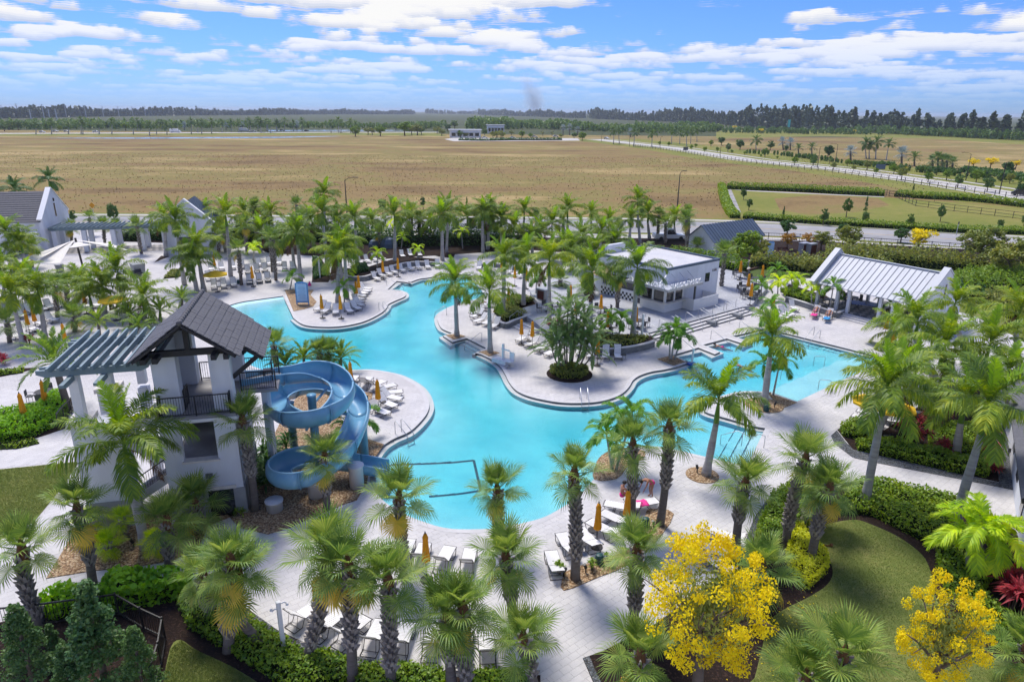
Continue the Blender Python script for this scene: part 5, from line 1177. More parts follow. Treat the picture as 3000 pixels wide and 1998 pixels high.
def trunk_mesh(kind, base, top, r0, seed=0, curve=0.0):
    """tapered trunk from base to top (local coords)"""
    rs = np.random.RandomState(seed); base, top = Vector(base), Vector(top); h = (top-base).length; mb = MB(); K = 9; P_ = []; R_ = []
    for i in range(K+1):
        t = i/K; p = base.lerp(top, t)
        if curve: p = p+Vector((curve*math.sin(PI*t)*h*0.5*1.0, 0, -abs(curve)*math.sin(PI*t)*h*0.10))
        P_.append(p)
        if kind == 'royal': r = r0*(0.80+0.38*math.exp(-((t-0.05)/0.13)**2)+0.16*math.exp(-((t-0.5)/0.28)**2)-0.20*t)
        elif kind == 'sabal': r = r0*(1.15-0.25*t+0.12*math.exp(-(t/0.08)**2)); r *= (1.0 if t < .6 else 1.0)
        else: r = r0*(1.25-0.5*t)
        R_.append(r)
    mb.tube(P_, R_, 12 if kind != 'thin' else 8); return mb, P_, R_
NP = [0]
PALMS = []                                                   # collected (root, pixel u, description, group) -> labels at the end
def palm(kind, base, top, desc, group, z=0., near=False, r=None, scale=None, curve=0.0, crownmat=None, dens=1.0):
    """kind of palm; base and crown centre as photo points; both unprojected to one upright plane"""
    B = P(*base, z); T = PY(*top, B.y); NP[0] += 1; sd_ = NP[0]
    top_l = Vector((T.x-B.x, 0, max(0.8, T.z-z)))
    rs = np.random.RandomState(sd_)
    root = thing({'royal':'royal_palm','sabal':'sabal_palm','lime':'golden_palm','adonidia':'small_palm','phoenix':'date_palm','reclinata':'date_palm'}[kind], '', 'palm', B, 0, group)
    PALMS.append((root, proj(T)[0], desc, group))
    if kind == 'royal':
        s = scale or rs.uniform(.92,1.1); shaft = 1.25*s; r = r or 0.26*rs.uniform(.9,1.1)
        tb = top_l-Vector((0,0,shaft)); mb, P_, R_ = trunk_mesh('royal', (0,0,-0.05), tb, r, sd_, curve); mb.build('trunk', 'bark_royal', root, True)
        d = (top_l-tb).normalized(); c = MB(); rt_ = R_[-1]; c.tube([tb, tb+d*shaft*.35, tb+d*shaft*.8, top_l+d*0.15], [rt_*1.05, rt_*0.95, rt_*0.62, rt_*0.3], 10); cs = c.build('crownshaft', 'shaft_green', root, True)
        if near:
            cr = obj('crown', MB().add([(0,0,0),(0.05,0,0),(0,0.05,0.6)],[(0,1,2)]).mesh('crown','leaf_royal_new'), root, top_l)
            for (k, a, p, l) in crown_layout('royal', sd_*3+1):
                o = obj('frond', FR[k][2], cr); o.matrix_local = fmat(a, p, l, s)
        else:
            o = obj('crown', crown_mesh('royal', sd_%6, crownmat), root, top_l, 0); s *= rs.uniform(.9,1.12); o.scale = (s,s,s*rs.uniform(.9,1.1)); o.rotation_euler = (rs.uniform(-.14,.14), rs.uniform(-.14,.14), rs.uniform(0,6.28))
    elif kind == 'sabal':
        s = scale or rs.uniform(.80,.98); r = r or 0.17*rs.uniform(.95,1.15); mb, P_, R_ = trunk_mesh('sabal', (0,0,-0.05), top_l-Vector((0,0,0.1)), r, sd_, curve); mb.build('trunk', 'bark_sabal', root, True)
        # leaf bases (boots) criss-crossing the upper trunk
        bm_ = MB(); h = top_l.length; nb = int(h*(24 if near else 12)); t0 = rs.uniform(0.12,0.45)
        for i in range(nb):
            t = t0+(0.97-t0)*i/nb; f = t*9; j = min(8, int(f)); q = P_[j].lerp(P_[j+1], f-j); rr = R_[j]*0.9; a = i*2.4; d = Vector((math.cos(a), math.sin(a), 0)); sdv = Vector((-d.y,d.x,0))*0.085
            l_ = 0.27*rs.uniform(.7,1.25); o_ = q+d*rr; tip = o_+d*(0.13+0.08*rs.rand())+Vector((0,0,l_)); bm_.add([o_-sdv+Vector((0,0,-.06)), o_+sdv+Vector((0,0,-.06)), tip+sdv*.45, tip-sdv*.45, o_-d*0.05+Vector((0,0,l_*.9))], [(0,1,2,3),(3,2,4),(0,3,4),(1,4,2)])
        bm_.build('boots', 'boot', root)
        if near:
            c = MB(); c.lathe([(r*.9,-0.5),(r*1.1,-0.1),(r*0.8,0.2),(0.04,0.5)], 8); cr = c.build('crown', 'fibre', root); cr.location = top_l; cr.rotation_euler = (rs.uniform(-.12,.12), rs.uniform(-.12,.12), 0)
            for (k, a, p, l) in crown_layout('sabal', sd_*3+1, dens):
                o = obj('frond', FR[k][2], cr); o.matrix_local = fmat(a, p, l, s*rs.uniform(.9,1.1))
        else:
            o = obj('crown', crown_mesh('sabal', sd_%5, crownmat), root, top_l, 0); o.scale = (s,s,s*rs.uniform(.9,1.1)); o.rotation_euler = (rs.uniform(-.14,.14), rs.uniform(-.14,.14), rs.uniform(0,6.28))
    else:
        s = scale or rs.uniform(.9,1.12); r = r or {'lime':0.07,'adonidia':0.07,'phoenix':0.22,'reclinata':0.07}[kind]
        mb, P_, R_ = trunk_mesh('thin' if r < .15 else 'sabal', (0,0,-0.05), top_l, r, sd_, curve); mb.build('trunk', 'bark_royal' if kind in ('lime','adonidia') else 'bark_sabal', root, True)
        o = obj('crown', crown_mesh(kind, sd_%4, crownmat), root, top_l, rs.uniform(0,6.28)); o.scale = (s,s,s)
    return root
# ---- foreground sabal palms (every frond its own piece)
g1 = 'sabal palms in the foreground'
for base, top, d, c in (
  (('I',350,1060),('I',190,420),'leaning sabal palm on the paving at the lower left',-0.12), (('I',800,720),('I',660,60),'sabal palm with shaggy trunk beside the left gravel bed',0.05),
  (('I',1460,560),('I',1440,170),'sabal palm in the gravel below the slide tower',0), (('I',1720,250),('I',1690,20),'sabal palm close to the tower door',0),
  (('I',1970,1290),('I',1990,520),'sabal palm with light skirt over the lower left hedge',0.0), (('I',2290,1235),('I',2060,640),'crook trunked sabal palm bending over the lower left hedge',-0.35),
  (('I',1810,1030),('I',1750,640),'sabal palm behind the crook trunked palm',0),
  (('E',2200,1570),('E',2090,800),'sabal palm against the slide tower front',0.03), (('F',760,1560),('F',740,1110),'sabal palm in front of the lower slide loop',0),
  (('J',1420,640),('J',1380,-30),'sabal palm at the edge of the catch pool beach',0), (('J',2240,420),('G',170,1400),'sabal palm at the catch pool curve',0),
  (('K',840,670),('G',830,1260),'sabal palm rising from the curved gravel strip',0.02), (('K',1330,230),('G',1340,1000),'sabal palm beside the pink towel lounger',0), (('K',1570,205),('G',1650,850),'sabal palm at the top of the gravel strip',0.03),
  (('J',570,1380),('J',770,440),'sabal palm leaning right over the bottom lounger row',0.06), (('J',980,1540),('J',950,560),'sabal palm with drooping skirt in the bottom lounger row',0), (('J',1310,1600),('J',1290,680),'sabal palm with jagged trunk at the bottom edge',0),
  (('J',1840,1640),('J',1790,1000),'short sabal palm at the bottom middle edge',0), (('J',1960,1660),('J',1930,920),'sabal palm with reddish trunk at the bottom middle edge',0),
  (('K',320,1100),('K',240,480),'sabal palm between bottom middle palms and gravel strip',0), (('K',500,1640),('K',390,1190),'low sabal palm over the bottom deck corner',0),
  (('K',1345,1110),('K',1370,420),'slim sabal palm left of the yellow flowering tree',0), (('K',1430,1750),('K',1400,1340),'broad sabal palm at the bottom beside the yellow tree',0),
  (('b',870,1540),('b',990,690),'sabal palm between two loungers and grey gravel',-0.04), (('b',1490,1470),('b',1740,400),'sabal palm leaning right from the golden shrub',-0.06), (('L',510,540),('b',2040,740),'sabal palm standing at the lawn tip',-0.04), (('b',1540,1250),('b',1960,820),'sabal palm with a swooping bare trunk',0.22),
  (('L',40,960),('L',100,560),'sabal palm right of the yellow flowering tree',0), (('L',850,1900),('L',800,1330),'low spiky palm on the lower right lawn',0), (('L',500,1950),('L',480,1530),'low spiky palm at the bottom of the right lawn',0), (('L',2420,1560),('L',2380,1290),'low palm at the lower right corner',0)):
    palm('sabal', base, top, d, g1, near=True, curve=c)
g2 = 'royal palms in the foreground'
for base, top, d in ((('I',1260,405),('E',1068,1010),'royal palm in front of the slide tower stairs'), (('b',500,600),('G',2075,650),'royal palm in a round gravel bed by the step pool'), (('e',395,1300),('e',500,440),'royal palm in the round gravel bed at the sun shelf'),
  (('H',980,1520),('H',1165,560),'tall royal palm behind the long lower hedge'), (('H',1060,960),('H',1240,480),'royal palm beside the yellow open umbrella'), (('L',1750,200),('H',2040,700),'tall royal palm beside the right path'), (('f',1370,1335),('f',1480,720),'stout royal palm in the red leaved bed'),
  (('f',1140,850),('f',900,420),'royal palm at the back of the red leaved bed'), (('a',1510,705),('g',700,700),'royal palm in the square planter jutting into the pool'), (('a',2020,955),('g',1220,840),'royal palm in the second square planter by the pool steps')):
    palm('royal', base, top, d, g2, near=True)
g3 = 'royal palms at the right edge'
for base, top in ((('V',2150,870),('V',2110,745)),(('V',2240,840),('V',2195,700)),(('V',2300,910),('V',2275,795)),(('V',2345,880),('V',2345,720)),(('V',2215,930),('V',2170,800)),(('V',2080,800),('V',2060,765)),(('V',2330,960),('V',2320,860))):
    palm('royal', base, top, 'royal palm in the crowded stand at the right edge', g3)
g4 = 'royal palms around the snack bar terrace'
for base, top in ((('g',1740,1000),('g',1760,350)),(('g',1430,1140),('g',1450,300)),(('g',2140,1330),('C',618,850)),(('C',970,1530),('C',985,940)),(('C',1335,1510),('C',1375,910)),(('C',1065,830),('C',1060,590)),(('C',1300,740),('C',1320,480)),(('C',775,610),('C',775,400)),(('C',975,560),('C',980,430)),(('C',380,660),('C',400,410)),(('C',640,680),('C',640,520)),(('C',1400,690),('C',1380,330)),(('C',870,760),('C',905,640)),(('C',560,760),('C',540,600))):
    palm('royal', base, top, 'royal palm among the snack bar terrace grove', g4, z=0.3)
for base, top in ((('C',470,780),('C',470,640)),(('C',300,760),('C',310,560)),(('C',720,820),('C',730,700)),(('C',1130,640),('C',1130,500)),(('C',1480,640),('C',1470,440)),(('C',1700,640),('C',1700,470)),(('C',1010,930),('C',1020,760)),(('C',820,930),('C',800,760)),(('C',1180,820),('C',1190,680)),(('C',60,690),('C',60,520))):
    palm('royal', base, top, 'royal palm among the snack bar terrace grove', g4, z=0.3)
g5 = 'royal palms behind the upper deck'
for base, top in ((('B',1345,870),('B',1340,450)),(('B',1755,835),('B',1750,450)),(('B',1790,770),('B',1800,430)),(('B',2105,765),('B',2100,420)),(('B',2145,740),('B',2160,420)),(('B',1025,905),('B',1000,490)),(('B',765,960),('B',720,430)),(('B',745,740),('B',730,270)),(('B',480,900),('B',450,640)),(('B',535,1020),('B',500,610)),(('B',852,1205),('B',845,790)),(('B',932,1165),('B',905,690)),(('B',893,1020),('B',870,760)),(('B',300,720),('B',275,430)),(('B',640,720),('B',630,500)),(('B',870,760),('B',860,520)),(('B',1160,640),('B',1150,500)),(('B',1480,700),('B',1470,480)),(('B',1640,700),('B',1650,520)),(('B',1960,700),('B',1970,470)),(('B',2270,760),('B',2260,500)),(('B',60,640),('B',50,440))):
    palm('royal', base, top, 'royal palm behind the upper pool deck', g5)
g6 = 'royal palms on the left decks'
for base, top in ((('A',1085,1275),('A',1015,930)),(('A',1700,1115),('A',1660,860)),(('A',1760,1100),('A',1700,720)),(('A',1592,1045),('A',1510,500)),(('A',1990,970),('A',1945,450)),(('A',1250,1370),('A',1230,1170)),(('A',800,1305),('A',770,1130)),(('A',905,1310),('A',880,1060)),(('A',390,1510),('A',330,1120)),(('A',205,1570),('A',100,1130)),(('A',220,970),('A',180,690)),(('A',1432,800),('A',1410,480)),(('A',1795,700),('A',1770,430)),(('A',130,970),('A',60,600)),):
    palm('royal', base, top, 'royal palm on the left pool decks', g6)
for base, top in ((('A',240,1240),('A',200,1010)),(('A',720,1180),('A',690,1030)),(('A',20,1200),('A',10,960)),(('A',1950,760),('A',1920,620)),(('A',2250,760),('A',2240,600))):
    palm('royal', base, top, 'royal palm on the left pool decks', g6)
g7 = 'palms behind the clubhouse'
for base, top in ((('A',80,520),('A',130,235)),(('A',470,520),('A',420,150))): palm('royal', base, top, 'dark royal palm behind the clubhouse roof', g7, crownmat='leaf_dark')
g8 = 'sabal palms at the entry pergola'
for base, top in ((('A',620,700),('A',610,550)),(('A',905,700),('A',890,520)),(('A',1005,710),('A',1000,545)),(('A',1220,775),('A',1180,540)),(('A',275,890),('A',280,720)),(('A',105,960),('A',80,760)),(('A',790,620),('A',770,460)),(('A',2130,785),('A',2110,520)),(('A',2215,690),('A',2190,390)),(('A',2300,600),('A',2290,450))):
    palm('sabal', base, top, 'sabal palm along the entry pergola and drive', g8)
g9 = 'sabal palms among the left loungers'
for base, top in ((('A',495,1320),('A',470,1050)),(('A',585,1260),('A',570,1040)),(('A',645,1450),('A',640,1310)),(('A',85,1540),('A',60,1370)),(('A',2083,1045),('A',2055,740)),(('A',1990,800),('A',1935,600)),(('A',2350,930),('A',2330,620)),(('B',320,1005),('B',290,650)),(('B',545,765),('B',540,480)),(('B',160,690),('B',140,360)),(('B',230,590),('B',220,400)),(('B',510,520),('B',495,350)),(('E',330,620),('E',180,150)) ):
    if base[0] == 'E': continue
    palm('sabal', base, top, 'sabal palm among the left side loungers', g9)
g10 = 'sabal palms along the back hedge'
for base, top in ((('B',1215,720),('B',1210,590)),(('B',1560,690),('B',1555,480)),(('B',1490,660),('B',1490,400)),(('B',1110,570),('B',1110,460)),(('B',2195,590),('B',2190,420)),(('C',130,570),('C',130,400)),(('C',740,600),('C',730,420)),(('C',510,560),('C',500,460)),(('C',1550,660),('C',1560,440)),(('C',1615,690),('C',1620,510)),(('C',1190,690),('C',1200,560)),(('C',1820,650),('C',1815,420)),(('C',1800,790),('C',1800,480)),(('C',1890,800),('C',1890,710)),(('C',2095,1090),('C',2130,770)),(('C',1200,1280),('C',1215,950)),(('C',710,1090),('C',710,1000)),(('C',940,1170),('C',930,1040))):
    palm('sabal', base, top, 'sabal palm along the back hedge or snack bar', g10)
g11 = 'small golden palms on the upper decks'
for base, top in ((('A',2190,850),('A',2190,730)),(('B',1190,920),('B',1195,780)),(('B',1540,845),('B',1540,735)),(('B',1400,730),('B',1410,640)),(('B',1930,735),('B',1920,590)),(('B',1600,700),('B',1610,580)),(('B',120,830),('B',130,720)),(('B',1300,560),('B',1310,520)),(('B',930,1010),('B',930,975))):
    palm('lime', base, top, 'bright golden green small palm on the upper deck', g11)
g12_ = 'small palms by the central planters'
for base, top in ((('B',440,1085),('B',460,985)),(('B',910,1205),('B',905,1070)),(('C',500,1155),('C',505,990)),(('C',1175,1545),('C',1145,1360)),(('C',1205,1545),('C',1235,1350)),(('d',685,1155),('d',690,870)),(('d',745,1160),('d',830,880)),(('d',705,1160),('d',760,800)),(('d',1890,830),('d',1950,500)),(('d',1880,760),('d',1900,640)),(('H',190,585),('H',245,320)),(('H',150,560),('H',110,320)),(('G',1160,1210),('G',1110,930)),(('G',1190,1225),('G',1330,760)),(('G',1150,1220),('G',1230,800)),(('F',1040,960),('F',1050,780)),(('F',1020,1010),('F',960,880))):
    palm('adonidia', base, top, 'small green palm with arching fronds by a planter', g12_, scale=1.15)
g13 = 'golden palms in front of the pavilion'
for base, top in ((('D',230,1140),('D',235,1020)),(('D',400,1115),('D',410,1010)),(('D',525,1215),('D',520,1065)),(('D',560,1210),('D',580,1070)),(('D',1370,1330),('D',1370,1240)),(('D',360,1110),('D',350,1000))): palm('lime', base, top, 'golden green palm in front of the pavilion', g13, z=0.4)
g14 = 'dark small palms around the pavilion'
for base, top in ((('D',680,1250),('D',710,1060)),(('D',230,990),('D',230,930)),(('D',90,1150),('D',90,1050)),(('D',1190,1330),('D',1200,1200)),(('D',760,1220),('D',740,1080))): palm('adonidia', base, top, 'dark green small palm by the pavilion', g14, z=0.4, scale=1.2)
g15 = 'lime palm stems at the right bed'
for base, top in ((('L',1870,620),('L',1880,300)),(('L',1930,640),('L',2010,230)),(('L',1960,650),('L',2130,330))): palm('lime', base, top, 'lime green palm stem in the right hedge clump', g15, scale=1.45, r=0.09)
g16 = 'young sabal palms in the left gravel'
for base, top in ((('I',965,495),('I',930,390)),(('I',1100,315),('I',1050,160)),(('I',1360,480),('I',1345,385)),(('I',760,330),('I',760,180))): palm('sabal', base, top, 'young bright sabal palm in the left gravel bed', g16, scale=0.46, r=0.10, crownmat='leaf_lime')
palm('phoenix', ('E',590,700), ('E',470,300), 'large date palm left of the slide tower pergola', None, scale=1.15)
for base, top, d in ((('A',860,1520),('A',850,1370),'wide date palm left of the tower roof'),(('A',1130,1400),('A',1120,1310),'date palm behind the tower roof'),(('A',1380,1350),('A',1380,1270),'small date palm right behind the tower roof'),(('A',1570,1240),('A',1570,1170),'low date palm at the tower ridge'),(('A',1150,1480),('A',1200,1410),'low date palm beside the pergola rafters'),(('F',560,390),('F',560,270),'feathery date palm at the slide island'),(('F',870,380),('F',880,270),'feathery date palm beside the slide island umbrella'),(('F',420,420),('F',400,330),'low feathery palm by the tower landing')):
    palm('phoenix', base, top, d, None, scale=0.72, r=0.14)
for base, top, d in ((('F',325,400),('F',300,150),'sabal palm behind the tower landing'),(('F',690,390),('F',700,210),'sabal palm behind the slide on its island'),(('F',740,390),('F',770,230),'second sabal palm behind the slide on its island')):
    palm('sabal', base, top, d, 'sabal palms on the slide island')
# ---- clump of feather palms in the round planting on the central deck
q0 = P('G',790,385); clump = thing('clump_palm', 'many stemmed feathery date palm clump in the round planting', 'palm', (q0.x,q0.y,0.0))
for i, (tx, ty, bx_, by_) in enumerate((('C',760,1190,-.3),('C',610,1440,-.9),('C',640,1290,-.7),('C',880,1230,.2),('C',1040,1440,1.0),('C',980,1330,.7),('C',830,1370,.1),('C',720,1440,-.4),('C',560,1520,-1.0),('C',930,1470,.5),('C',790,1500,0.0),('C',1090,1540,1.2))):
    Tp = PY('C', ty, bx_, q0.y); tl = Vector(((Tp.x-q0.x)*0.66, random.uniform(-.6,.3), max(1.0, Tp.z-0.7))); b_ = Vector((by_*0.55, random.uniform(-.4,.4), 0))
    mb, _, _ = trunk_mesh('thin', b_, tl, 0.06, i, 0.10*by_); mb.build('stem', 'bark_sabal', clump, True)
    o = obj('crown', crown_mesh('reclinata', i%4), clump, tl, random.uniform(0,6.28)); s_ = random.uniform(.95,1.15); o.scale = (s_,s_,s_)
# ---- hedges and leafy shrubs: leaves as single small faces over a dark core
def leaf_quads(pts_, nrm, size, rs, asp=0.6):
    k = len(pts_); a = rs.normal(size=(k,3)); t = np.cross(a, nrm); t /= np.linalg.norm(t,axis=1)[:,None]+1e-9; b = np.cross(nrm, t); b /= np.linalg.norm(b,axis=1)[:,None]+1e-9
    s = size*rs.uniform(.6,1.3,(k,1)); V = np.stack([pts_-t*s, pts_+b*s*asp, pts_+t*s, pts_-b*s*asp], 1).reshape(-1,3); return V, np.arange(4*k).reshape(-1,4)
HEDGES = []
def hedge(name, poly, h, m, label, cat='hedge', size=0.075, dens=260, bumps=0.25, z=0.0, group=None, clumps=0.55, mats2=None):
    """foliage mass over a footprint; height undulates; leaves only near the surface"""
    poly = [(p[0],p[1]) for p in poly]; rs = np.random.RandomState(len(HEDGES)+3); HEDGES.append(1)
    xs, ys = [p[0] for p in poly], [p[1] for p in poly]; x0, x1, y0, y1 = min(xs), max(xs), min(ys), max(ys); A_ = (x1-x0)*(y1-y0)
    n = int(A_*dens); n = min(n, 90000); X, Y = rs.uniform(x0,x1,n), rs.uniform(y0,y1,n); ok = inpoly(X, Y, poly); X, Y = X[ok], Y[ok]
    if len(X) == 0: return None
    pl = [np.array(p) for p in poly]+[np.array(poly[0])]; ed = polyd(X, Y, pl)
    ph = rs.uniform(0,6.28,6); f = clumps
    und = (np.sin(X*2.3/f*.5+ph[0])*np.cos(Y*2.7/f*.5+ph[1])+np.sin(X*4.9/f*.5+ph[2]+Y*1.3)*.6+np.cos(Y*5.3/f*.5+ph[3])*.5)/2.1
    Z = h*(1+bumps*und)*np.clip(0.35+ed/(0.35*h+0.05)*0.75, 0, 1)
    dep = rs.rand(len(X))**2.2*h*0.5; Zl = np.maximum(0.03, Z-dep)+rs.normal(0,0.02,len(X))
    nr = rs.normal(size=(len(X),3))*0.75+np.array([0,-0.15,1.0]); nr /= np.linalg.norm(nr,axis=1)[:,None]
    V, Fq = leaf_quads(np.stack([X,Y,Zl+z],1), nr, size, rs)
    # sides
    k = int(sum(np.linalg.norm(pl[i+1]-pl[i]) for i in range(len(pl)-1))*h*dens*0.7); k = min(k, 40000); seg_ = rs.randint(0,len(pl)-1,k*3); L_ = np.array([np.linalg.norm(pl[i+1]-pl[i]) for i in range(len(pl)-1)]); seg_ = rs.choice(len(L_), k, p=L_/L_.sum()); t = rs.rand(k)[:,None]
    pa = np.array(pl)[seg_]*(1-t)+np.array(pl)[seg_+1]*t; zz_ = rs.rand(k)*h*0.8; pp = np.stack([pa[:,0]+rs.normal(0,.05,k), pa[:,1]+rs.normal(0,.05,k), zz_+z], 1); nn_ = rs.normal(size=(k,3)); nn_ /= np.linalg.norm(nn_,axis=1)[:,None]
    V2, F2 = leaf_quads(pp, nn_, size, rs); F2 = F2+len(V)
    root = tag(empty(name), label, cat, group)
    obj('foliage', np_mesh('foliage', np.concatenate([V,V2]), np.concatenate([Fq,F2]), m), root)
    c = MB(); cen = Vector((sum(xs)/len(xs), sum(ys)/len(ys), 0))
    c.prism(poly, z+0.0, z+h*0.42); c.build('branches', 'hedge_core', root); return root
def hp(r, l, n=0): 
    q = pts(r, l); return smooth_line(q, n, True) if n else q
hedge('low_hedge', hp('J',[(20,960),(240,1150),(420,1240),(560,1330),(760,1330),(930,1400),(940,1560),(430,1620),(-40,1330),(-60,1200)]), 0.55, 'leaf_hedge', 'low leafy hedge beneath the crook trunked palm')
hedge('low_hedge', hp('J',[(1060,1450),(1260,1430),(1500,1450),(1780,1500),(1780,1750),(1000,1750)]), 0.5, 'leaf_hedge', 'low leafy hedge under the jagged trunk palm at the bottom')
hedge('low_hedge', hp('J',[(2010,1500),(2200,1490),(2500,1510),(2500,1750),(2000,1750)]), 0.5, 'leaf_hedge', 'low leafy hedge at the bottom middle deck corner')
hedge('low_hedge', hp('I',[(1550,900),(1700,850),(1940,900),(1960,1180),(1900,1260),(1640,1090)]), 0.7, 'leaf_hedge', 'rounded hedge left of the crook trunked palm')
hedge('leafy_shrub_row', hp('I',[(900,900),(1000,780),(1300,760),(1640,740),(1660,820),(1300,900),(1000,960)]), 1.5, 'leaf_hedge_bright', 'tall bright leafy shrubs by the left path', 'shrub', 0.15, 150, 0.35)
hedge('leafy_shrub_row', hp('I',[(370,960),(500,880),(740,850),(900,900),(740,980),(480,1030)]), 1.15, 'leaf_hedge_bright', 'bright leafy shrubs behind the black fence', 'shrub', 0.14, 150, 0.35)
hedge('low_hedge', hp('b',[(1290,1000),(1330,880),(1640,720),(1750,900),(1800,1200),(1600,1330),(1440,1420),(1120,1430),(1160,1250)]), 0.75, 'leaf_hedge', 'rounded hedge beside the right grey gravel strip')
hedge('golden_shrub', hp('L',[(360,280),(440,260),(460,330),(540,360),(560,440),(640,490),(650,600),(560,700),(470,760),(400,700),(310,520)]), 0.75, 'leaf_gold', 'golden yellow green shrub beneath two leaning palms', 'shrub', 0.06, 500)
hedge('clipped_hedge', pts('H',[(900,1360),(1060,1345),(1400,1415),(1765,1500)])+hp('L',[(1730,200),(1640,330),(1480,350),(1250,230),(1050,130),(900,110),(730,110)]), 0.7, 'leaf_hedge', 'wide hedge curving above the right lawn', dens=220)
hedge('clipped_hedge', hp('L',[(1600,420),(1780,330),(2100,560),(2300,620),(2050,680),(1990,820),(2150,1000),(2450,1120),(2450,1300),(2150,1290),(1900,1100),(1700,820),(1620,640)]), 0.65, 'leaf_hedge', 'long hedge along the right side of the lawn', dens=220)
hedge('clipped_hedge', hp('H',[(905,1010),(1100,1000),(1300,1040),(1560,1100),(1800,1150),(2030,1220),(2030,1290),(1800,1260),(1500,1190),(1100,1100),(930,1060)]), 0.75, 'leaf_hedge', 'clipped hedge in front of the red leaved bed')
hedge('clipped_hedge', hp('H',[(770,880),(870,830),(1010,860),(1040,930),(900,960),(800,940)]), 0.7, 'leaf_hedge', 'small hedge corner beside the right loungers')
hedge('clipped_hedge', hp('H',[(1530,940),(1700,870),(1900,870),(1980,1000),(1960,1130),(1700,1090),(1540,1040)]), 0.7, 'leaf_hedge', 'hedge block around the stout royal palm')
hedge('clipped_hedge', hp('E',[(-150,800),(0,790),(200,780),(330,740),(440,650),(560,600),(580,720),(480,850),(320,930),(100,980),(-150,1000)]), 1.1, 'leaf_hedge_bright', 'bright clipped hedge beside the left table terrace', dens=200, size=0.1)
hedge('ground_cover', hp('E',[(-150,1010),(0,1000),(300,960),(340,1000),(150,1045),(-150,1060)]), 0.18, 'leaf_hedge', 'sparse low plants along the left mulch strip', 'plants', 0.07, 60)
hedge('ground_cover', hp('E',[(-150,385),(60,370),(210,350),(200,390),(20,415),(-150,420)]), 0.25, 'leaf_hedge', 'low plants in the far left mulch strip', 'plants', 0.08, 90)
hedge('round_planting', smooth_line([Vector((P('G',790,398).x+1.4*(1+.18*math.sin(3*t))*math.cos(t), P('G',790,398).y+1.3*(1+.15*math.cos(2*t))*math.sin(t), 0)) for t in np.linspace(0,2*PI,12,endpoint=False)], 3, True), 0.72, 'leaf_olive', 'round olive and rusty planting under the clump palm', 'shrub', 0.09, 300, 0.5)
hedge('planter_shrubs', hp('C',[(140,1290),(300,1165),(480,1195),(300,1255),(430,1325),(240,1370)]), 0.6, 'leaf_olive', 'olive green planter shrubs by the small terrace steps', 'shrub', 0.09, 120, z=0.2)
hedge('planter_shrubs', pts('G',[(930,180),(1150,220),(1400,185),(1470,130),(1000,120)]), 0.45, 'leaf_olive', 'olive green shrubs in the curved terrace planter', 'shrub', 0.09, 110, z=0.45)
hedge('planter_shrubs', pts('B',[(980,940),(1090,905),(1120,960),(1000,990)]), 0.8, 'leaf_dark', 'dark shrub in the long curved planter', 'shrub', 0.1, 130, z=0.4)
hedge('clipped_hedge', pts('D',[(250,1120),(420,1140),(560,1195),(520,1225),(300,1165)]), 0.7, 'leaf_hedge', 'hedge behind the pavilion planter wall', dens=110, size=0.1, z=0.3)
hedge('planter_shrubs', pts('B',[(640,820),(690,830),(760,960),(650,1000)]), 0.7, 'leaf_dark', 'dark shrubs around the upper shower post', 'shrub', 0.1, 90)
hedge('planter_shrubs', pts('A',[(1415,988),(1480,920),(1560,925),(1620,958),(1500,980)]), 0.3, 'leaf_olive', 'low planting in the teardrop bed of the left deck', 'shrub', 0.1, 90)
# hedges of the back garden and of the dog park
def hedge_line(label, line, w_, h, m='leaf_hedge', dens=60, size=0.16, name='clipped_hedge', n=3, bumps=0.1):
    L_ = smooth_line(line, n) if n > 1 else [Vector((p[0],p[1],0)) for p in line]
    return hedge(name, offset(L_, w_/2)+offset(L_, -w_/2)[::-1], h, m, label, size=size, dens=dens, bumps=bumps)
hedge_line('tall dark hedge in front of the road, middle part', [(-18,106),(-6,107.5),(4,107)], 3.0, 3.0, 'leaf_dark', 45)
hedge_line('tall dark hedge in front of the road, left part', [(-62,109),(-44,110),(-28,109),(-18,106)], 3.0, 2.6, 'leaf_dark', 40)
hedge_line('tall hedge behind the snack bar and white truck', [(22,96),(26,93),(30,88)], 2.5, 2.2, 'leaf_hedge', 45)
hedge_line('long clipped hedge along the near side of the dog park', pts('D',[(-60,470),(300,500),(800,530),(1300,560),(1800,590),(2450,605)]), 1.8, 1.3, 'leaf_hedge', 40)
hedge_line('clipped hedge along the far side of the dog park', pts('D',[(-200,215),(0,225),(400,240),(800,262),(1140,278)]), 2.4, 1.9, 'leaf_hedge', 36, 0.2)
hedge_line('clipped hedge beyond the dog park gate', pts('D',[(1250,280),(1500,300),(1900,320),(2450,385)]), 2.4, 1.7, 'leaf_hedge', 36, 0.2)
hedge_line('clipped hedge at the left end of the dog park', pts('C',[(2215,470),(2160,400),(2120,290),(2100,200)]), 1.9, 1.4, 'leaf_hedge', 36, 0.2)
hedge_line('shrub border behind the pavilion', [(46,99),(56,95),(68,89),(82,82)], 4.0, 2.2, 'leaf_olive', 40, 0.18, 'shrub_border', bumps=0.5)
hedge_line('mixed shrub border left of the turf court', [(33,93),(38,91),(44,90),(50,88)], 3.0, 2.0, 'leaf_olive', 40, 0.18, 'shrub_border', bumps=0.5)
hedge_line('dark shrubs behind the pavilion roof', [(42,83),(48,79),(54,75)], 2.0, 1.6, 'leaf_dark', 50, 0.15, 'shrub_border', bumps=0.5)
hedge('shrub_border', pts('D',[(1700,1010),(2000,960),(2400,960),(2450,1080),(2100,1100),(1750,1110)]), 1.5, 'leaf_hedge', 'mixed green shrubs right of the pavilion', 'shrub', 0.14, 60, 0.5)
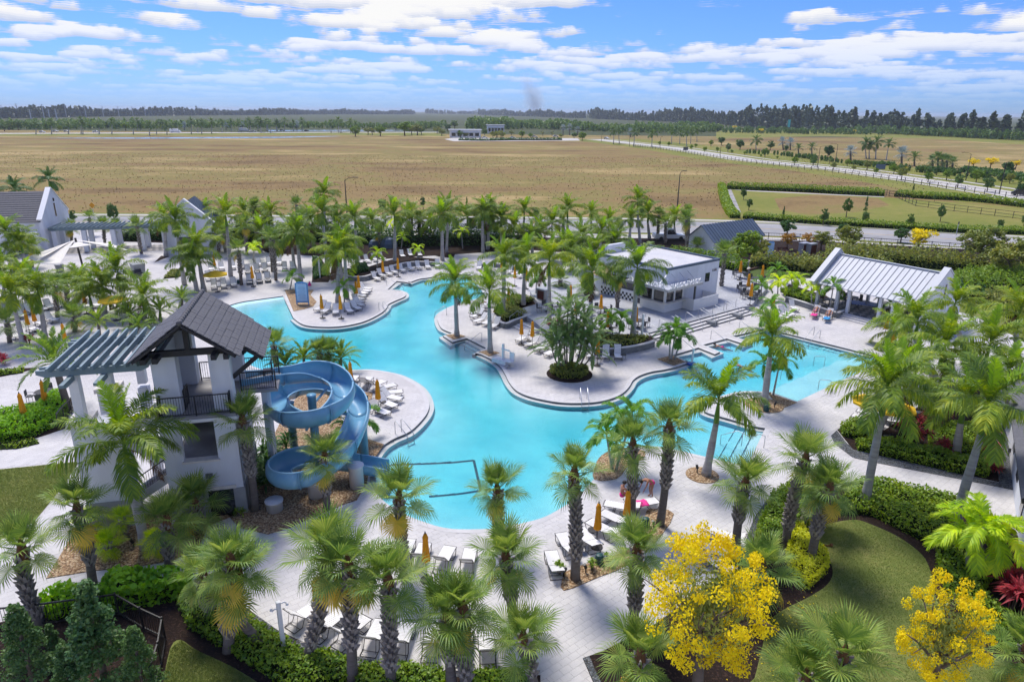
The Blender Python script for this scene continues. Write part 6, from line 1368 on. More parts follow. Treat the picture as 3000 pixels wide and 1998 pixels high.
hedge('shrub_border', pts('D',[(1900,1180),(2300,1150),(2600,1250),(2600,1400),(2200,1330)]), 1.3, 'leaf_olive', 'olive shrubs behind the right palm stand', 'shrub', 0.13, 70, 0.5)
# ---- broadleaf trees: limbs and leaf clumps
TREE = {}
def tree_mesh(kind, var):
    key = (kind, var)
    if key in TREE: return TREE[key]
    rs = np.random.RandomState(900+var*13+{'oak':0,'olive':100,'yellow':200,'juniper':300,'casuarina':400,'rusty':500,'bare':600,'round':700,'dark':800,'tab':850}[kind])
    cfg = {'oak':('leaf_oak',46,70,0.16,1.0,1.0,.55),'olive':('leaf_olive',42,60,0.15,1.1,0.9,.5),'rusty':('leaf_rusty',30,45,0.14,1.0,0.9,.5),'round':('leaf_hedge',46,70,0.16,1.0,0.95,.55),'dark':('leaf_dark',46,70,0.17,1.0,1.0,.55),
           'juniper':('leaf_juniper',90,60,0.10,0.75,2.0,.2),'casuarina':('leaf_casuarina',60,40,0.30,0.7,1.9,.3),'bare':('leaf_olive',18,14,0.12,1.2,0.8,.5),'yellow':('flower_yellow',104,120,0.055,1.0,1.05,.55),'tab':('flower_yellow',26,40,0.14,1.0,0.6,.62)}[kind]
    lm, nc, nl, ls, rx, rz_, cz = cfg; tb = MB(); ends = []
    # unit tree: crown centre at height 1, trunk to crown; scaled when placed. radius about .5*rx
    if kind in ('juniper','casuarina'):
        tb.tube([(0,0,0),(0,0,0.9),(0,0,1.75)], [0.05,0.035,0.01], 6)
        cents = []
        for i in range(nc):
            t = rs.rand()**0.8; z = 0.22+1.6*t; r = 0.46*rx*(1-t)**0.75*rs.rand()**0.4+0.02; a = rs.rand()*6.28; cents.append((r*math.cos(a), r*math.sin(a), z, 0.11*(1.15-.6*t)))
    else:
        tb.tube([(0,0,0),(0.01,0,0.3),(0.0,0.02,0.55)], [0.055,0.04,0.035], 7); cents = []
        nb = 7
        for i in range(nb):
            a = i*2.4+rs.rand(); e = rs.uniform(.35,1.15); p0 = np.array([0,0.01,rs.uniform(.38,.55)]); d = np.array([math.cos(a)*math.cos(e), math.sin(a)*math.cos(e), math.sin(e)]); l = 0.42*rx*rs.uniform(.8,1.15); p1 = p0+d*l*.5+[0,0,.03]; p2 = p0+d*l+[0,0,.06]
            tb.tube([p0,p1,p2], [0.026,0.016,0.006], 5)
            for s in range(3):
                dd = d+rs.normal(0,.45,3); dd /= np.linalg.norm(dd); q = p1+(p2-p1)*rs.rand(); tb.tube([q, q+dd*l*.4], [0.010,0.003], 4)
        for i in range(nc):
            v = rs.normal(size=3); v /= np.linalg.norm(v); r = rs.rand()**(0.38 if kind != 'yellow' else 0.22); cents.append((v[0]*r*0.47*rx, v[1]*r*0.47*rx, 0.76+v[2]*r*0.42*rz_, rs.uniform(.075,.15) if kind not in ('yellow',) else rs.uniform(.045,.085)))
    PV_, NV_ = [], []
    for cx2, cy2, cz2, cr2 in cents:
        v = rs.normal(size=(nl,3)); v /= np.linalg.norm(v,axis=1)[:,None]; rr = rs.rand(nl,1)**0.33; p = np.array([cx2,cy2,cz2])+v*rr*cr2*np.array([1.15,1.15,.8]); PV_.append(p); nv = v*0.6+rs.normal(size=(nl,3))*0.6+[0,0,.4]; NV_.append(nv/np.linalg.norm(nv,axis=1)[:,None])
    V, Fq = leaf_quads(np.concatenate(PV_), np.concatenate(NV_), ls*0.28 if kind not in ('yellow',) else 0.0115, rs)
    mats_ = [lm]; mi = None
    if kind in ('yellow','tab'):                             # green leaves under the flower heads
        nn_ = 2600 if kind == 'yellow' else 400; v = rs.normal(size=(nn_,3)); v /= np.linalg.norm(v,axis=1)[:,None]; p = np.array([0,0,.76])+v*(rs.rand(nn_,1)**.5)*np.array([.42*rx,.42*rx,.30]); V2, F2 = leaf_quads(p, v, 0.02 if kind == 'yellow' else 0.03, rs, 0.35); mi = [0]*len(Fq)+[1]*len(F2); Fq = np.concatenate([Fq, F2+len(V)]); V = np.concatenate([V, V2]); mats_ = [lm,'leaf_olive']
    TREE[key] = (tb.mesh('trunk', 'bark_tree', True), np_mesh('crown', V, Fq, mats_, mi)); return TREE[key]
TREES = []
def tree(kind, loc, h, desc, group, wid=1.0, name=None, var=None):
    """h: total height"""
    v = var if var is not None else len(TREES)%4
    tm_, cm_ = tree_mesh(kind, v); s = h/({'juniper':1.85,'casuarina':1.85}.get(kind, 1.2))
    root = thing(name or {'juniper':'juniper_tree','casuarina':'pine_tree','yellow':'flowering_tree','tab':'flowering_tree'}.get(kind,'broadleaf_tree'), '', 'tree', loc, random.uniform(0,6.28), group)
    for me, nm in ((tm_,'trunk'),(cm_,'crown')): o = obj(nm, me, root); o.scale = (s*wid,s*wid,s)
    TREES.append(root); PALMS.append((root, proj((loc[0],loc[1],loc[2]+h*.7))[0], desc, group)); return root
def tree_px(kind, base, top, desc, group, wid=1.0, z=0., name=None, var=None):
    B = P(*base, z); T = PY(*top, B.y); return tree(kind, B, T.z-z, desc, group, wid, name, var)
tree_px('yellow', ('K',1880,1760), ('K',1900,300), 'large tree covered in bright yellow flowers at the bottom', 'yellow flowering trees in the foreground', 0.74, var=0)
tree_px('yellow', ('L',1520,1800), ('L',1560,680), 'open branched yellow flowering tree on the right lawn', 'yellow flowering trees in the foreground', 0.66, var=1)
for base, top in ((('I',300,1600),('I',120,890)),(('I',930,1640),('I',830,690)),(('I',640,1720),('I',600,1230)),(('I',500,1400),('I',470,1060)),(('I',1250,1650),('I',1250,1080)),(('I',700,1350),('I',650,1050))):
    tree_px('juniper', base, top, 'dark green juniper inside the black fence', 'junipers inside the fenced corner', 1.15)
# red leaved plants: rosettes of strap leaves
def rosette(loc, h, label, m='leaf_red', n=70, L_=0.55, wd=0.05, spread=0.35, heads=3, name='cordyline_plant', group='red leaved plants'):
    rs = np.random.RandomState(int(abs(loc[0]*31+loc[1]*17))%9999); V, Fc, st = [], [], MB()
    for hd in range(heads):
        hx, hy, hz = rs.uniform(-spread,spread), rs.uniform(-spread,spread), h*rs.uniform(.45,1.0); st.tube([(hx*.4,hy*.4,0),(hx,hy,hz)], 0.03, 5)
        for i in range(n//heads):
            a = rs.rand()*6.28; e = rs.uniform(-.3,1.3); l = L_*rs.uniform(.7,1.2); p = np.array([hx,hy,hz+rs.uniform(-.25,.1)*h*.5]); d = np.array([math.cos(a)*math.cos(e),math.sin(a)*math.cos(e),math.sin(e)]); s = np.array([-math.sin(a),math.cos(a),0])*wd
            m1 = p+d*l*.55; e1 = p+d*l; e1[2] -= .25*l; k = len(V); V += [p-s*.4,p+s*.4,m1+s,m1-s,e1]; Fc += [(k,k+1,k+2),(k,k+2,k+3),(k+3,k+2,k+4)]
    root = thing(name, label, 'plant', loc, 0, group); st.build('stem', 'bark_tree', root); obj('foliage', np_mesh('foliage', np.array(V), np.array(Fc), m), root); PALMS.append((root, proj(loc)[0], label, group)); return root
for q in (('H',1330,930),('H',1450,900),('H',1460,1030),('H',1360,980),('H',1660,1110),('H',1690,780),('H',1590,840),('H',1030,890),('H',1990,1080),('H',1500,830)): rosette(P(*q), 1.25, 'red leaved plant in the bed behind the clipped hedge', n=110)
for q in (('H',2030,1010),('H',2060,1100),('H',2080,1180),('H',2090,1250),('H',2040,930)): rosette(P(*q), 0.55, 'red leaved plant in the row along the grey gravel', group='red row along the gravel', n=110, L_=0.5)
for q in (('L',2230,950),('L',2320,820),('L',2180,800),('L',2330,980)): rosette(P(*q), 1.5, 'large dark red leaved plant at the right edge', group='dark red plants at the right edge', n=120, L_=0.75, heads=4)
for q in (('E',50,320),('A',240,1560),('E',20,310)): rosette(P(*q), 0.9, 'red leaved plant on the far left deck', group='red plants on the far left deck')
for q in (('K',995,600),('K',1140,540),('K',700,620),('K',670,590),('I',2080,120)): rosette(P(*q), 0.45, 'small green strap leaved plant in the gravel strip', 'leaf_hedge', 60, 0.28, 0.03, 0.2, 4, 'small_plant', 'small plants in the gravel strip')
for q in (('F',260,1250),('F',300,1150),('F',380,1080),('F',200,1320),('F',250,1430)): rosette(P(*q), 1.0, 'dark leafy plant beside the slide', 'leaf_dark', 110, 0.9, 0.07, 0.5, 4, 'leafy_plant', 'dark plants beside the slide')
for q in (('C',700,1440),('C',640,1400)): rosette(P(*q,0.3), 0.9, 'rusty strap leaved plant at the terrace edge', 'leaf_red', 40, 0.7, 0.05, 0.3, 3, 'cordyline_plant', 'rusty plants at the terrace edge')
# trees at the back right and along the near road
for k_, base, top, d in (('olive',('D',820,760),('D',870,530),'golden olive tree behind the pavilion'),('tab',('D',1430,800),('D',1480,520),'thin tree with yellow flowers by the road'),('olive',('D',1960,880),('D',2000,530),'tall olive tree with yellow top'),('olive',('D',2220,1000),('D',2230,640),'spreading olive tree at the right edge'),
   ('olive',('D',2330,880),('D',2340,630),'olive tree cut by the right edge'),('bare',('D',1535,890),('D',1560,740),'nearly bare tree behind the pavilion ridge'),('bare',('D',1080,800),('D',1090,690),'bare shrub tree behind the pavilion'),('dark',('D',310,620),('D',300,480),'dark tree in front of the road'),('dark',('D',790,640),('D',800,520),'dark tree beside the golden olive tree'),('dark',('D',1290,680),('D',1290,550),'dark round tree at the road edge'),
   ('rusty',('D',310,740),('D',310,580),'rusty leaved tree by the timber bench'),('rusty',('D',490,720),('D',490,590),'rusty leaved tree above the cabinets'),('olive',('D',600,750),('D',610,580),'yellowish tree right of the cabinets'),('olive',('D',70,820),('D',60,640),'pale tree beside the small sign'),('round',('C',2320,840),('C',2320,580),'green tree in front of the blue roof'),('olive',('C',2160,820),('C',2140,660),'olive tree left of the small sign'),('olive',('C',1960,750),('C',1950,600),'olive tree at the blue roof corner'),('round',('C',2250,860),('C',2240,690),'leafy tree by the court'),
   ('olive',('D',1000,750),('D',1000,680),'low shrub tree on the back lawn'),('olive',('D',2080,760),('D',2120,650),'shrub tree before the right road'),('olive',('D',480,960),('D',480,800),'thin tree in the turf court'),('bare',('D',2120,900),('D',2150,780),'grey twiggy tree at the right')):
    tree_px(k_, base, top, d, None, 1.15)
for base, top in ((('D',-20,400),('D',20,290)),(('D',275,480),('D',275,365)),(('D',620,530),('D',620,385)),(('D',820,460),('D',825,300)),(('D',985,420),('D',990,280)),(('D',980,530),('D',985,410)),(('D',1360,560),('D',1365,430)),(('D',1630,500),('D',1640,360)),(('D',2140,570),('D',2150,470)),(('D',2350,540),('D',2350,440)),(('D',1395,250),('D',1400,170)),(('D',1580,330),('D',1585,265)),(('C',2290,310),('C',2290,205)),(('A',990,520),('A',990,340)),(('A',640,520),('A',650,400)),(('B',1590,390),('B',1590,290)),(('B',1965,380),('B',1965,285)),(('B',1240,440),('B',1245,300))):
    tree_px('juniper' if base[1]%2 else 'oak', base, top, 'young tree on the mown grass near the road', 'young trees on the mown grass', 0.62, name='young_tree')

# fallen petals under the yellow tree
pr_ = np.random.RandomState(5); kx = 260; pu = np.stack([pr_.normal(330,230,kx), pr_.normal(1180,240,kx)],1); pv_ = [P('L',a,b) for a, b in pu]; pp_ = np.array([(q.x,q.y,0.045) for q in pv_]); Vp, Fp = leaf_quads(pp_, np.tile(np.array([[0.05,0.02,1.0]]),(kx,1)), 0.035, pr_); o = obj('fallen_petals', np_mesh('fallen_petals', Vp, Fp, 'flower_yellow')); tag(o, 'fallen yellow petals scattered on the right lawn', 'petals', None, 'stuff')

# blades of grass on the near lawns
def blades(poly, n, h, name, label, m, z=0.03, seed=3, w_=0.012):
    rs = np.random.RandomState(seed); poly = [(p[0],p[1]) for p in poly]; xs, ys = [p[0] for p in poly], [p[1] for p in poly]; X, Y = rs.uniform(min(xs),max(xs),n), rs.uniform(min(ys),max(ys),n); ok = inpoly(X, Y, poly); X, Y = X[ok], Y[ok]; k = len(X)
    a = rs.rand(k)*6.28; hh = h*rs.uniform(.5,1.3,k); dx, dy = np.cos(a)*w_, np.sin(a)*w_; lx, ly = rs.normal(0,.5,k)*hh, rs.normal(0,.5,k)*hh
    V = np.stack([np.stack([X-dx,Y-dy,np.full(k,z)],1), np.stack([X+dx,Y+dy,np.full(k,z)],1), np.stack([X+lx,Y+ly,z+hh],1)],1).reshape(-1,3); o = obj(name, np_mesh(name, V, np.arange(3*k).reshape(-1,3), m)); tag(o, label, 'grass', None, 'stuff')
leafmat('grass_blade', (0.055,0.085,0.018), (0.10,0.125,0.030), 0.3, rand=0.0, scale=0.35, c3=(0.18,0.175,0.06))
leafmat('dry_blade', (0.075,0.052,0.024), (0.13,0.092,0.04), 0.2, rand=0.0, scale=0.02, c3=(0.19,0.145,0.065))
LW3 = pts('L',[(700,195),(900,170),(1050,215),(1250,305),(1400,405),(1500,505),(1560,650),(1570,780),(1700,1000),(2000,1250),(2200,1400),(2420,1500),(2500,1800),(-40,1800),(40,1530),(110,1250),(160,1050),(290,940),(510,830),(665,720),(705,600),(640,455),(560,375),(530,300),(585,235)])
blades(smooth_line(LW3, 3, True), 90000, 0.05, 'grass_blades', 'short blades of grass on the curved right lawn', 'grass_blade')
blades(pts('I',[(1400,1620),(1475,1275),(1560,1205),(1700,1295),(2000,1435),(2260,1600),(2390,1740),(1380,1790)]), 40000, 0.05, 'grass_blades', 'short blades of grass on the bottom left lawn', 'grass_blade')
blades(pts('E',[(-300,1265),(0,1226),(675,1160),(560,1345)])+pts('I',[(300,172),(130,258),(0,325),(-300,400)]), 60000, 0.05, 'grass_blades', 'short blades of grass on the left lawn', 'grass_blade')
blades([(-190,137),(40,137),(44,140),(60,196),(130,196),(190,330),(-250,330)], 16000, 0.28, 'dry_grass', 'tufts of dry grass across the brown field', 'dry_blade', -0.02, 9, 0.16)
# ================================================================== furniture
# ---- chaise loungers
def lounger_parts(back):
    """frame, seat, backrest, legs; foot end at +x, head at -x"""
    Ls = {}
    fr = MB()
    for s in (-1,1): fr.tube([(0.98,s*.31,.33),(0.92,s*.31,.36),(-0.20,s*.31,.36)], 0.019, 5)
    fr.tube([(0.98,-.31,.33),(0.98,.31,.33)], 0.018, 5); fr.tube([(-0.2,-.31,.36),(-0.2,.31,.36)], 0.016, 5)
    for x_ in (-0.5,0.45): fr.tube([(x_,-.3,.05),(x_,.3,.05)], 0.014, 5)
    Ls['frame'] = (fr, 'bronze_metal')
    for nm, x_ in (('leg_front',0.72),('leg_rear',-0.42)):
        lg = MB()
        for s in (-1,1): lg.tube([(x_+.18,s*.31,.36),(x_+.05,s*.32,.04),(x_-.35,s*.32,.02)], 0.018, 5)
        lg.tube([(x_-.35,-.32,.02),(x_-.35,.32,.02)], 0.016, 5); Ls[nm] = (lg, 'bronze_metal')
    st = MB()
    for i in range(13): st.box((-0.13+0.083*i,0,.375),(0.072,0.62,0.012))
    Ls['seat'] = (st, 'sling')
    bk = MB(); a = math.radians(back); ca, sa = math.cos(a), math.sin(a)
    bk.mi = 1
    for s in (-1,1): bk.tube([(-0.2,s*.30,.37),(-0.2-0.62*ca,s*.30,.37+0.62*sa),(-0.2-0.80*ca-.04,s*.29,.37+0.80*sa-.02)], 0.018, 5)
    bk.tube([(-0.2-0.80*ca-.04,-.29,.37+0.80*sa-.02),(-0.2-0.80*ca-.04,.29,.37+0.80*sa-.02)], 0.018, 5)
    bk.tube([(-0.2-.45*ca,-.28,.35+.45*sa),(-.62,-.28,.06)], 0.012, 4); bk.tube([(-0.2-.45*ca,.28,.35+.45*sa),(-.62,.28,.06)], 0.012, 4)
    bk.mi = 0
    for i in range(9):
        d = 0.05+0.085*i; bk.box((-0.2-d*ca,0,.382+d*sa),(0.074,0.60,0.012),0.,Matrix.Rotation(a,3,'Y'))
    Ls['backrest'] = (bk, ['sling','bronze_metal']); return Ls
LM = {}; LJ = {}
for bkn in (18, 48, 58):
    pr = lounger_parts(bkn); LM[bkn] = {k: mb.mesh(k, m_) for k, (mb, m_) in pr.items()}
    j = MB()
    for k, (mb, m_) in pr.items():
        b = len(j.v); j.v += mb.v; j.f += [tuple(b+i for i in f) for f in mb.f]
        j.m += ([1]*len(mb.f) if m_ == 'bronze_metal' else ([0]*len(mb.f) if m_ == 'sling' else list(mb.m)))
    LJ[bkn] = j.mesh('lounger', ['sling','bronze_metal'])
LOUNGE = []
def lounger(foot, head, desc, group, back=48, z=0.):
    """foot and head end as photo points on the deck"""
    f, h = P(*foot, z+.3), P(*head, z+.3); c = (f+h)/2; a = math.atan2(f.y-h.y, f.x-h.x)+random.uniform(-.06,.06)
    if c.y < 52:
        root = thing('lounger', '', 'lounger', (c.x,c.y,z), a, group)
        for k, me in LM[back].items(): obj('leg' if k.startswith('leg') else k, me, root)
    else:
        root = obj('lounger', LJ[back], None, (c.x,c.y,z), a); tag(root, '', 'lounger', group)
    LOUNGE.append(root); PALMS.append((root, proj(c)[0], desc, group)); return root
def row(r, l, desc, group, back=48, z=0.):
    for (a, b, c, d) in l: lounger((r,a,b), (r,c,d), desc, group, back, z)
row('c', [(850,330,480,600),(1180,460,800,745),(1480,560,1100,850),(1720,610,1540,950),(2080,640,1960,1010)], 'white strap lounger in the bottom row beside the hedge', 'loungers in the bottom row')
row('J', [(1680,1090,1640,1340),(1950,1130,1930,1380),(2130,1150,2150,1400)], 'white strap lounger in the bottom row beside the hedge', 'loungers in the bottom row')
row('J', [(1800,425,1730,570),(1990,450,1960,585),(1590,400,1540,540),(1465,370,1400,500)], 'white lounger on the catch pool beach', 'loungers on the catch pool beach', 48)
row('K', [(740,310,800,440),(890,260,1010,400),(990,195,1170,285),(1100,110,1290,205),(1090,25,1400,75),(640,480,680,600)], 'white lounger beside the curved gravel strip', 'loungers beside the curved gravel strip', 18)
lounger(('G',1540,1490), ('G',1290,1545), 'white lounger with the bright pink towel', 'loungers beside the curved gravel strip', 18)
row('K', [(2005,255,2250,335),(1935,370,2140,490),(1990,490,2140,600)], 'white lounger above the yellow flowering tree', 'loungers above the yellow tree', 18)
row('F', [(1310,750,1110,680),(1370,690,1180,615),(1390,615,1225,585),(1375,555,1225,565),(1330,497,1180,535),(1250,462,1110,525),(1125,430,1060,510),(1000,420,950,490)], 'white lounger on the round slide island', 'loungers on the slide island', 48)
row('B', [(640,1275,770,1210),(700,1300,805,1225),(830,1322,842,1222),(990,1302,905,1222),(1070,1270,945,1208),(1100,1238,965,1182),(1090,1205,960,1160),(1095,1180,960,1140),(1110,1155,985,1112),(1125,1130,1000,1092),(1130,1105,1025,1082),(1130,1080,1040,1065)], 'white lounger in the fan on the upper peninsula', 'loungers fanned on the upper peninsula', 48)
row('B', [(1225,1005,1130,965),(1272,975,1180,940),(1332,962,1240,925),(1372,948,1290,910),(1440,935,1368,895),(1510,920,1445,880),(1572,912,1522,868),(1645,908,1608,860),(1722,902,1702,852)], 'white lounger along the long curved planter wall', 'loungers along the curved planter wall', 58)
row('B', [(1000,885,938,845),(1080,868,1000,828),(1142,852,1068,812),(1202,842,1138,802),(1262,828,1200,798),(1430,812,1385,770),(1500,802,1455,762),(1572,802,1540,762)], 'white lounger on the raised deck behind the curved planter', 'loungers behind the curved planter', 58)
row('C', [(0,915,25,870),(50,915,95,875),(92,925,138,885),(200,935,242,890),(250,945,295,905),(290,965,362,925),(332,975,412,945)], 'white lounger across the narrow pool arm', 'loungers across the pool arm', 58)
row('g', [(1080,1015,1290,995),(1030,1062,1190,1050),(970,1098,1170,1075),(930,1145,1150,1095),(930,1205,1160,1135),(980,1275,1200,1205),(1100,1325,1310,1215),(1210,1378,1410,1255)], 'white lounger beside the planter on the central deck', 'loungers beside the central planter', 48)
row('C', [(330,1535,445,1470)], 'white lounger below the two closed umbrellas', 'loungers near the clump palm', 48)
row('G', [(410,155,530,110),(500,200,605,150),(590,235,690,185)], 'white lounger left of the clump palm', 'loungers near the clump palm', 48)
row('G', [(878,245,872,160),(972,275,968,175),(1112,290,1095,175),(1225,295,1188,172)], 'white lounger against the curved terrace planter', 'loungers against the terrace planter', 58)
row('D', [(412,1275,312,1205),(362,1305,272,1262),(332,1315,240,1280),(300,1328,200,1302)], 'white lounger by the pavilion planter wall', 'loungers by the pavilion planter', 58)
row('D', [(515,1318,595,1255)], 'white lounger with a pink patterned towel and sunbather', 'loungers with sunbathers by the pavilion', 58); row('D', [(625,1345,705,1285)], 'white lounger with a blue towel and sunbather', 'loungers with sunbathers by the pavilion', 58)
row('f', [(255,870,450,920),(345,820,470,850),(560,880,660,930),(620,850,720,890),(700,810,790,850),(790,790,870,820)], 'white lounger beside the red leaved bed', 'loungers beside the red leaved bed', 18)
row('A', [(1830,930,1812,880),(1932,925,1890,868),(2015,918,2000,858),(2092,905,2080,852),(2140,955,2130,898),(2222,945,2212,888),(2292,935,2282,878),(1852,1090,1840,1020),(1938,1085,1920,1008),(2024,1075,2002,998),(2152,1050,2150,978),(2242,1040,2230,968),(2312,1025,2302,962),(1800,1000,1790,965),(1890,1000,1880,960)], 'white lounger on the upper left deck', 'loungers on the upper left deck', 58)
row('B', [(98,1045,85,972),(182,1035,165,965),(262,1025,240,955),(80,950,75,895),(155,945,150,890),(222,940,215,880),(400,930,390,865),(468,925,460,865),(30,910,25,855),(170,890,165,838),(260,885,255,830),(350,880,345,822)], 'white lounger between palms on the upper left deck', 'loungers between palms on the upper left deck', 58)
row('A', [(222,1328,132,1280),(322,1290,200,1245),(422,1272,292,1222),(462,1248,380,1208),(90,1345,30,1300),(570,1228,500,1180),(420,1400,270,1340),(500,1360,380,1320),(350,1450,200,1390),(180,1500,60,1460),(760,1240,700,1200),(860,1230,790,1195)], 'white lounger on the lower left deck', 'loungers on the lower left deck', 48)
# ---- umbrellas
def closed_umbrella():
    d = {}; p = MB(); p.lathe([(0.022,0),(0.022,2.45)], 8); d['pole'] = (p, 'bronze_metal')
    c = MB(); c.lathe([(0.15,1.02),(0.17,1.10),(0.14,1.45),(0.115,1.9),(0.10,2.15),(0.12,2.2),(0.055,2.42)], 24, ripple=0.22, rn=8); d['canopy'] = (c, 'umbrella_cloth')
    f = MB(); f.lathe([(0.03,2.42),(0.04,2.47),(0.01,2.56)], 8); d['finial'] = (f, 'black_metal')
    b = MB(); b.lathe([(0.30,0),(0.30,0.05),(0.05,0.09),(0.04,0.3)], 14); d['base'] = (b, 'bronze_metal'); return d
UM = {k: (v[0].mesh(k, v[1], k == 'canopy')) for k, v in closed_umbrella().items()}
def umbrella(top, desc, group, z=0.):
    t = P(*top, z+2.5); root = thing('closed_umbrella', '', 'umbrella', (t.x,t.y,z), random.uniform(0,6), group)
    for k, me in UM.items(): obj(k, me, root)
    PALMS.append((root, proj(t)[0], desc, group))
for gname, desc, z, l in (
  ('closed umbrellas near the bottom edge','closed yellow umbrella near the bottom lounger rows',0,(('J',650,655),('J',1605,268),('K',1045,8),('G',1300,1392))),
  ('closed umbrellas on the slide island','closed yellow umbrella on the slide island',0,(('F',955,288),('F',1190,443),('F',1030,528))),
  ('closed umbrellas on the upper peninsula','closed yellow umbrella on the upper peninsula',0,(('B',705,1125),('B',868,1130),('B',1005,1005),('B',1027,958))),
  ('closed umbrellas behind the curved planter','closed yellow umbrella behind the curved planter loungers',0,(('B',1237,830),('B',1368,808))),
  ('closed umbrellas on the upper left deck','closed yellow umbrella on the upper left deck',0,(('B',105,880),('A',1838,782),('A',2165,882))),
  ('closed umbrellas on the lower left deck','closed yellow umbrella on the lower left deck',0,(('A',210,1255),('A',270,1225),('A',530,1372),('A',710,1090),('E',160,558),('E',350,450))),
  ('closed umbrellas by the central planter','closed yellow umbrella by the central planter steps',0,(('C',378,1333),('C',473,1352),('C',265,1062),('C',1040,1495))),
  ('closed umbrellas on the terrace','closed yellow umbrella on the snack bar terrace',0.5,(('C',803,1042),('C',1067,1125),('C',1125,1272),('C',1373,1228),('C',850,1170))),
  ('closed umbrellas across the pool arm','closed yellow umbrella across the narrow pool arm',0,(('C',205,828),('C',320,880),('C',420,902))),
  ('closed umbrellas right of the snack bar','closed yellow umbrella right of the snack bar',0.5,(('C',2275,832),('C',2345,942),('d',1680,88),('d',1715,205),('d',1990,348),('D',110,868))),
  ('closed umbrellas by the pavilion','closed yellow umbrella in front of the pavilion end',0,(('D',1190,1292),('D',1250,1400),('D',1335,1372)))):
    for q in l: umbrella(q, desc, gname, z)
def open_umbrella(q, label, z=0., r=1.35):
    t = P(*q, z+2.2); root = thing('open_umbrella', label, 'umbrella', (t.x,t.y,z)); p = MB(); p.lathe([(0.025,0),(0.025,2.5)], 8); p.build('pole', 'bronze_metal', root)
    c = MB(); n = 8; v = [(0,0,2.55)]+[(r*math.cos(2*PI*i/n), r*math.sin(2*PI*i/n), 2.12) for i in range(n)]+[(r*math.cos(2*PI*i/n), r*math.sin(2*PI*i/n), 1.98) for i in range(n)]
    c.add(v, [(0,1+i,1+(i+1)%n) for i in range(n)]+[(1+i,9+i,9+(i+1)%n,1+(i+1)%n) for i in range(n)]); c.build('canopy', 'umbrella_open', root)
    for i in range(n): s_ = MB(); s_.tube([(0,0,2.5),(r*.98*math.cos(2*PI*i/n), r*.98*math.sin(2*PI*i/n), 2.09)], 0.012, 4); s_.build('rib', 'bronze_metal', root)
    b = MB(); b.lathe([(0.30,0),(0.30,0.05),(0.05,0.09)], 14); b.build('base', 'bronze_metal', root)
open_umbrella(('A',1855,945), 'open yellow umbrella on the upper left deck'); open_umbrella(('A',970,1165), 'open yellow umbrella over bathers on the left deck'); open_umbrella(('f',435,680), 'left open yellow umbrella beside the red leaved bed'); open_umbrella(('f',665,745), 'right open yellow umbrella beside the red leaved bed')
# ---- side tables, dining sets
tb_ = MB(); tb_.lathe([(0.24,0.40),(0.25,0.42),(0.25,0.44)], 14)
for a in range(3): tb_.tube([(0.2*math.cos(a*2.1),0.2*math.sin(a*2.1),0.40),(0.22*math.cos(a*2.1),0.22*math.sin(a*2.1),0)], 0.014, 5)
tb_me = tb_.mesh('side_table', 'bronze_metal')
for q, l_ in ((('K',990,250),'round dark side table at the gravel strip umbrella'),(('K',890,370),'round dark side table beneath the gravel strip palm'),(('K',1260,110),'round dark side table near the pink towel'),(('c',850,500),'round dark side table in the bottom lounger row'),(('F',1240,640),'small dark side table among the slide island loungers'),(('F',1190,700),'small dark side table at the front slide island lounger'),(('g',1060,1160),'small dark table among the central deck loungers'),(('G',1040,265),'dark side table under the closed terrace umbrella'),(('G',1255,235),'dark side table at the planter end'),(('C',440,1530),'dark side table beside the central umbrellas'),(('A',1890,1060),'left dark side table on the upper left deck'),(('A',1970,1050),'right dark side table on the upper left deck')):
    p_ = P(*q,.4); tag(obj('side_table', tb_me, None, (p_.x,p_.y,0)), l_, 'table')
ch_ = {}
s_ = MB(); s_.box((0,0,0.44),(0.46,0.44,0.03)); ch_['seat'] = (s_, 'stucco_dark')
s_ = MB(); s_.box((0,0.22,0.72),(0.44,0.03,0.44)); ch_['backrest'] = (s_, 'stucco_dark')
def legmb(x, y):
    m_ = MB(); m_.tube([(x,y,0.0),(x*.94,y*.94,0.45)], 0.017, 5); 
    if y < 0: m_.tube([(x,y,0.42),(x*1.08,y*.9,0.64),(x*1.05,0.2,0.66)], 0.015, 5)
    return m_
CHM = {k: v[0].mesh(k, v[1]) for k, v in ch_.items()}; LEGM = [legmb(x,y).mesh('leg','bronze_metal') for x in (-.22,.22) for y in (-.2,.2)]
def dining(q, z, place, n=4, rot=0.3, umb=False):
    c = P(*q, z+.72); c = Vector((c.x,c.y,z)); t = thing('round_table', 'round dark dining table '+place, 'table', c); m_ = MB(); m_.lathe([(0.58,0.70),(0.6,0.72),(0.6,0.745)], 20); m_.build('table_top', 'bronze_metal', t)
    m_ = MB(); m_.lathe([(0.28,0),(0.28,0.03),(0.05,0.06),(0.05,0.70)], 12); m_.build('pedestal', 'bronze_metal', t)
    for i in range(n):
        a = rot+2*PI*i/n; p_ = c+Vector((0.92*math.sin(a),-0.92*math.cos(a),0)) ; root = thing('patio_chair', '', 'chair', p_, a+PI, 'patio chairs '+place)
        for k, me in CHM.items(): obj(k, me, root)
        for me in LEGM: obj('leg', me, root)
        PALMS.append((root, proj(p_)[0]+i*.01, 'dark patio chair at the table '+place, 'patio chairs '+place))
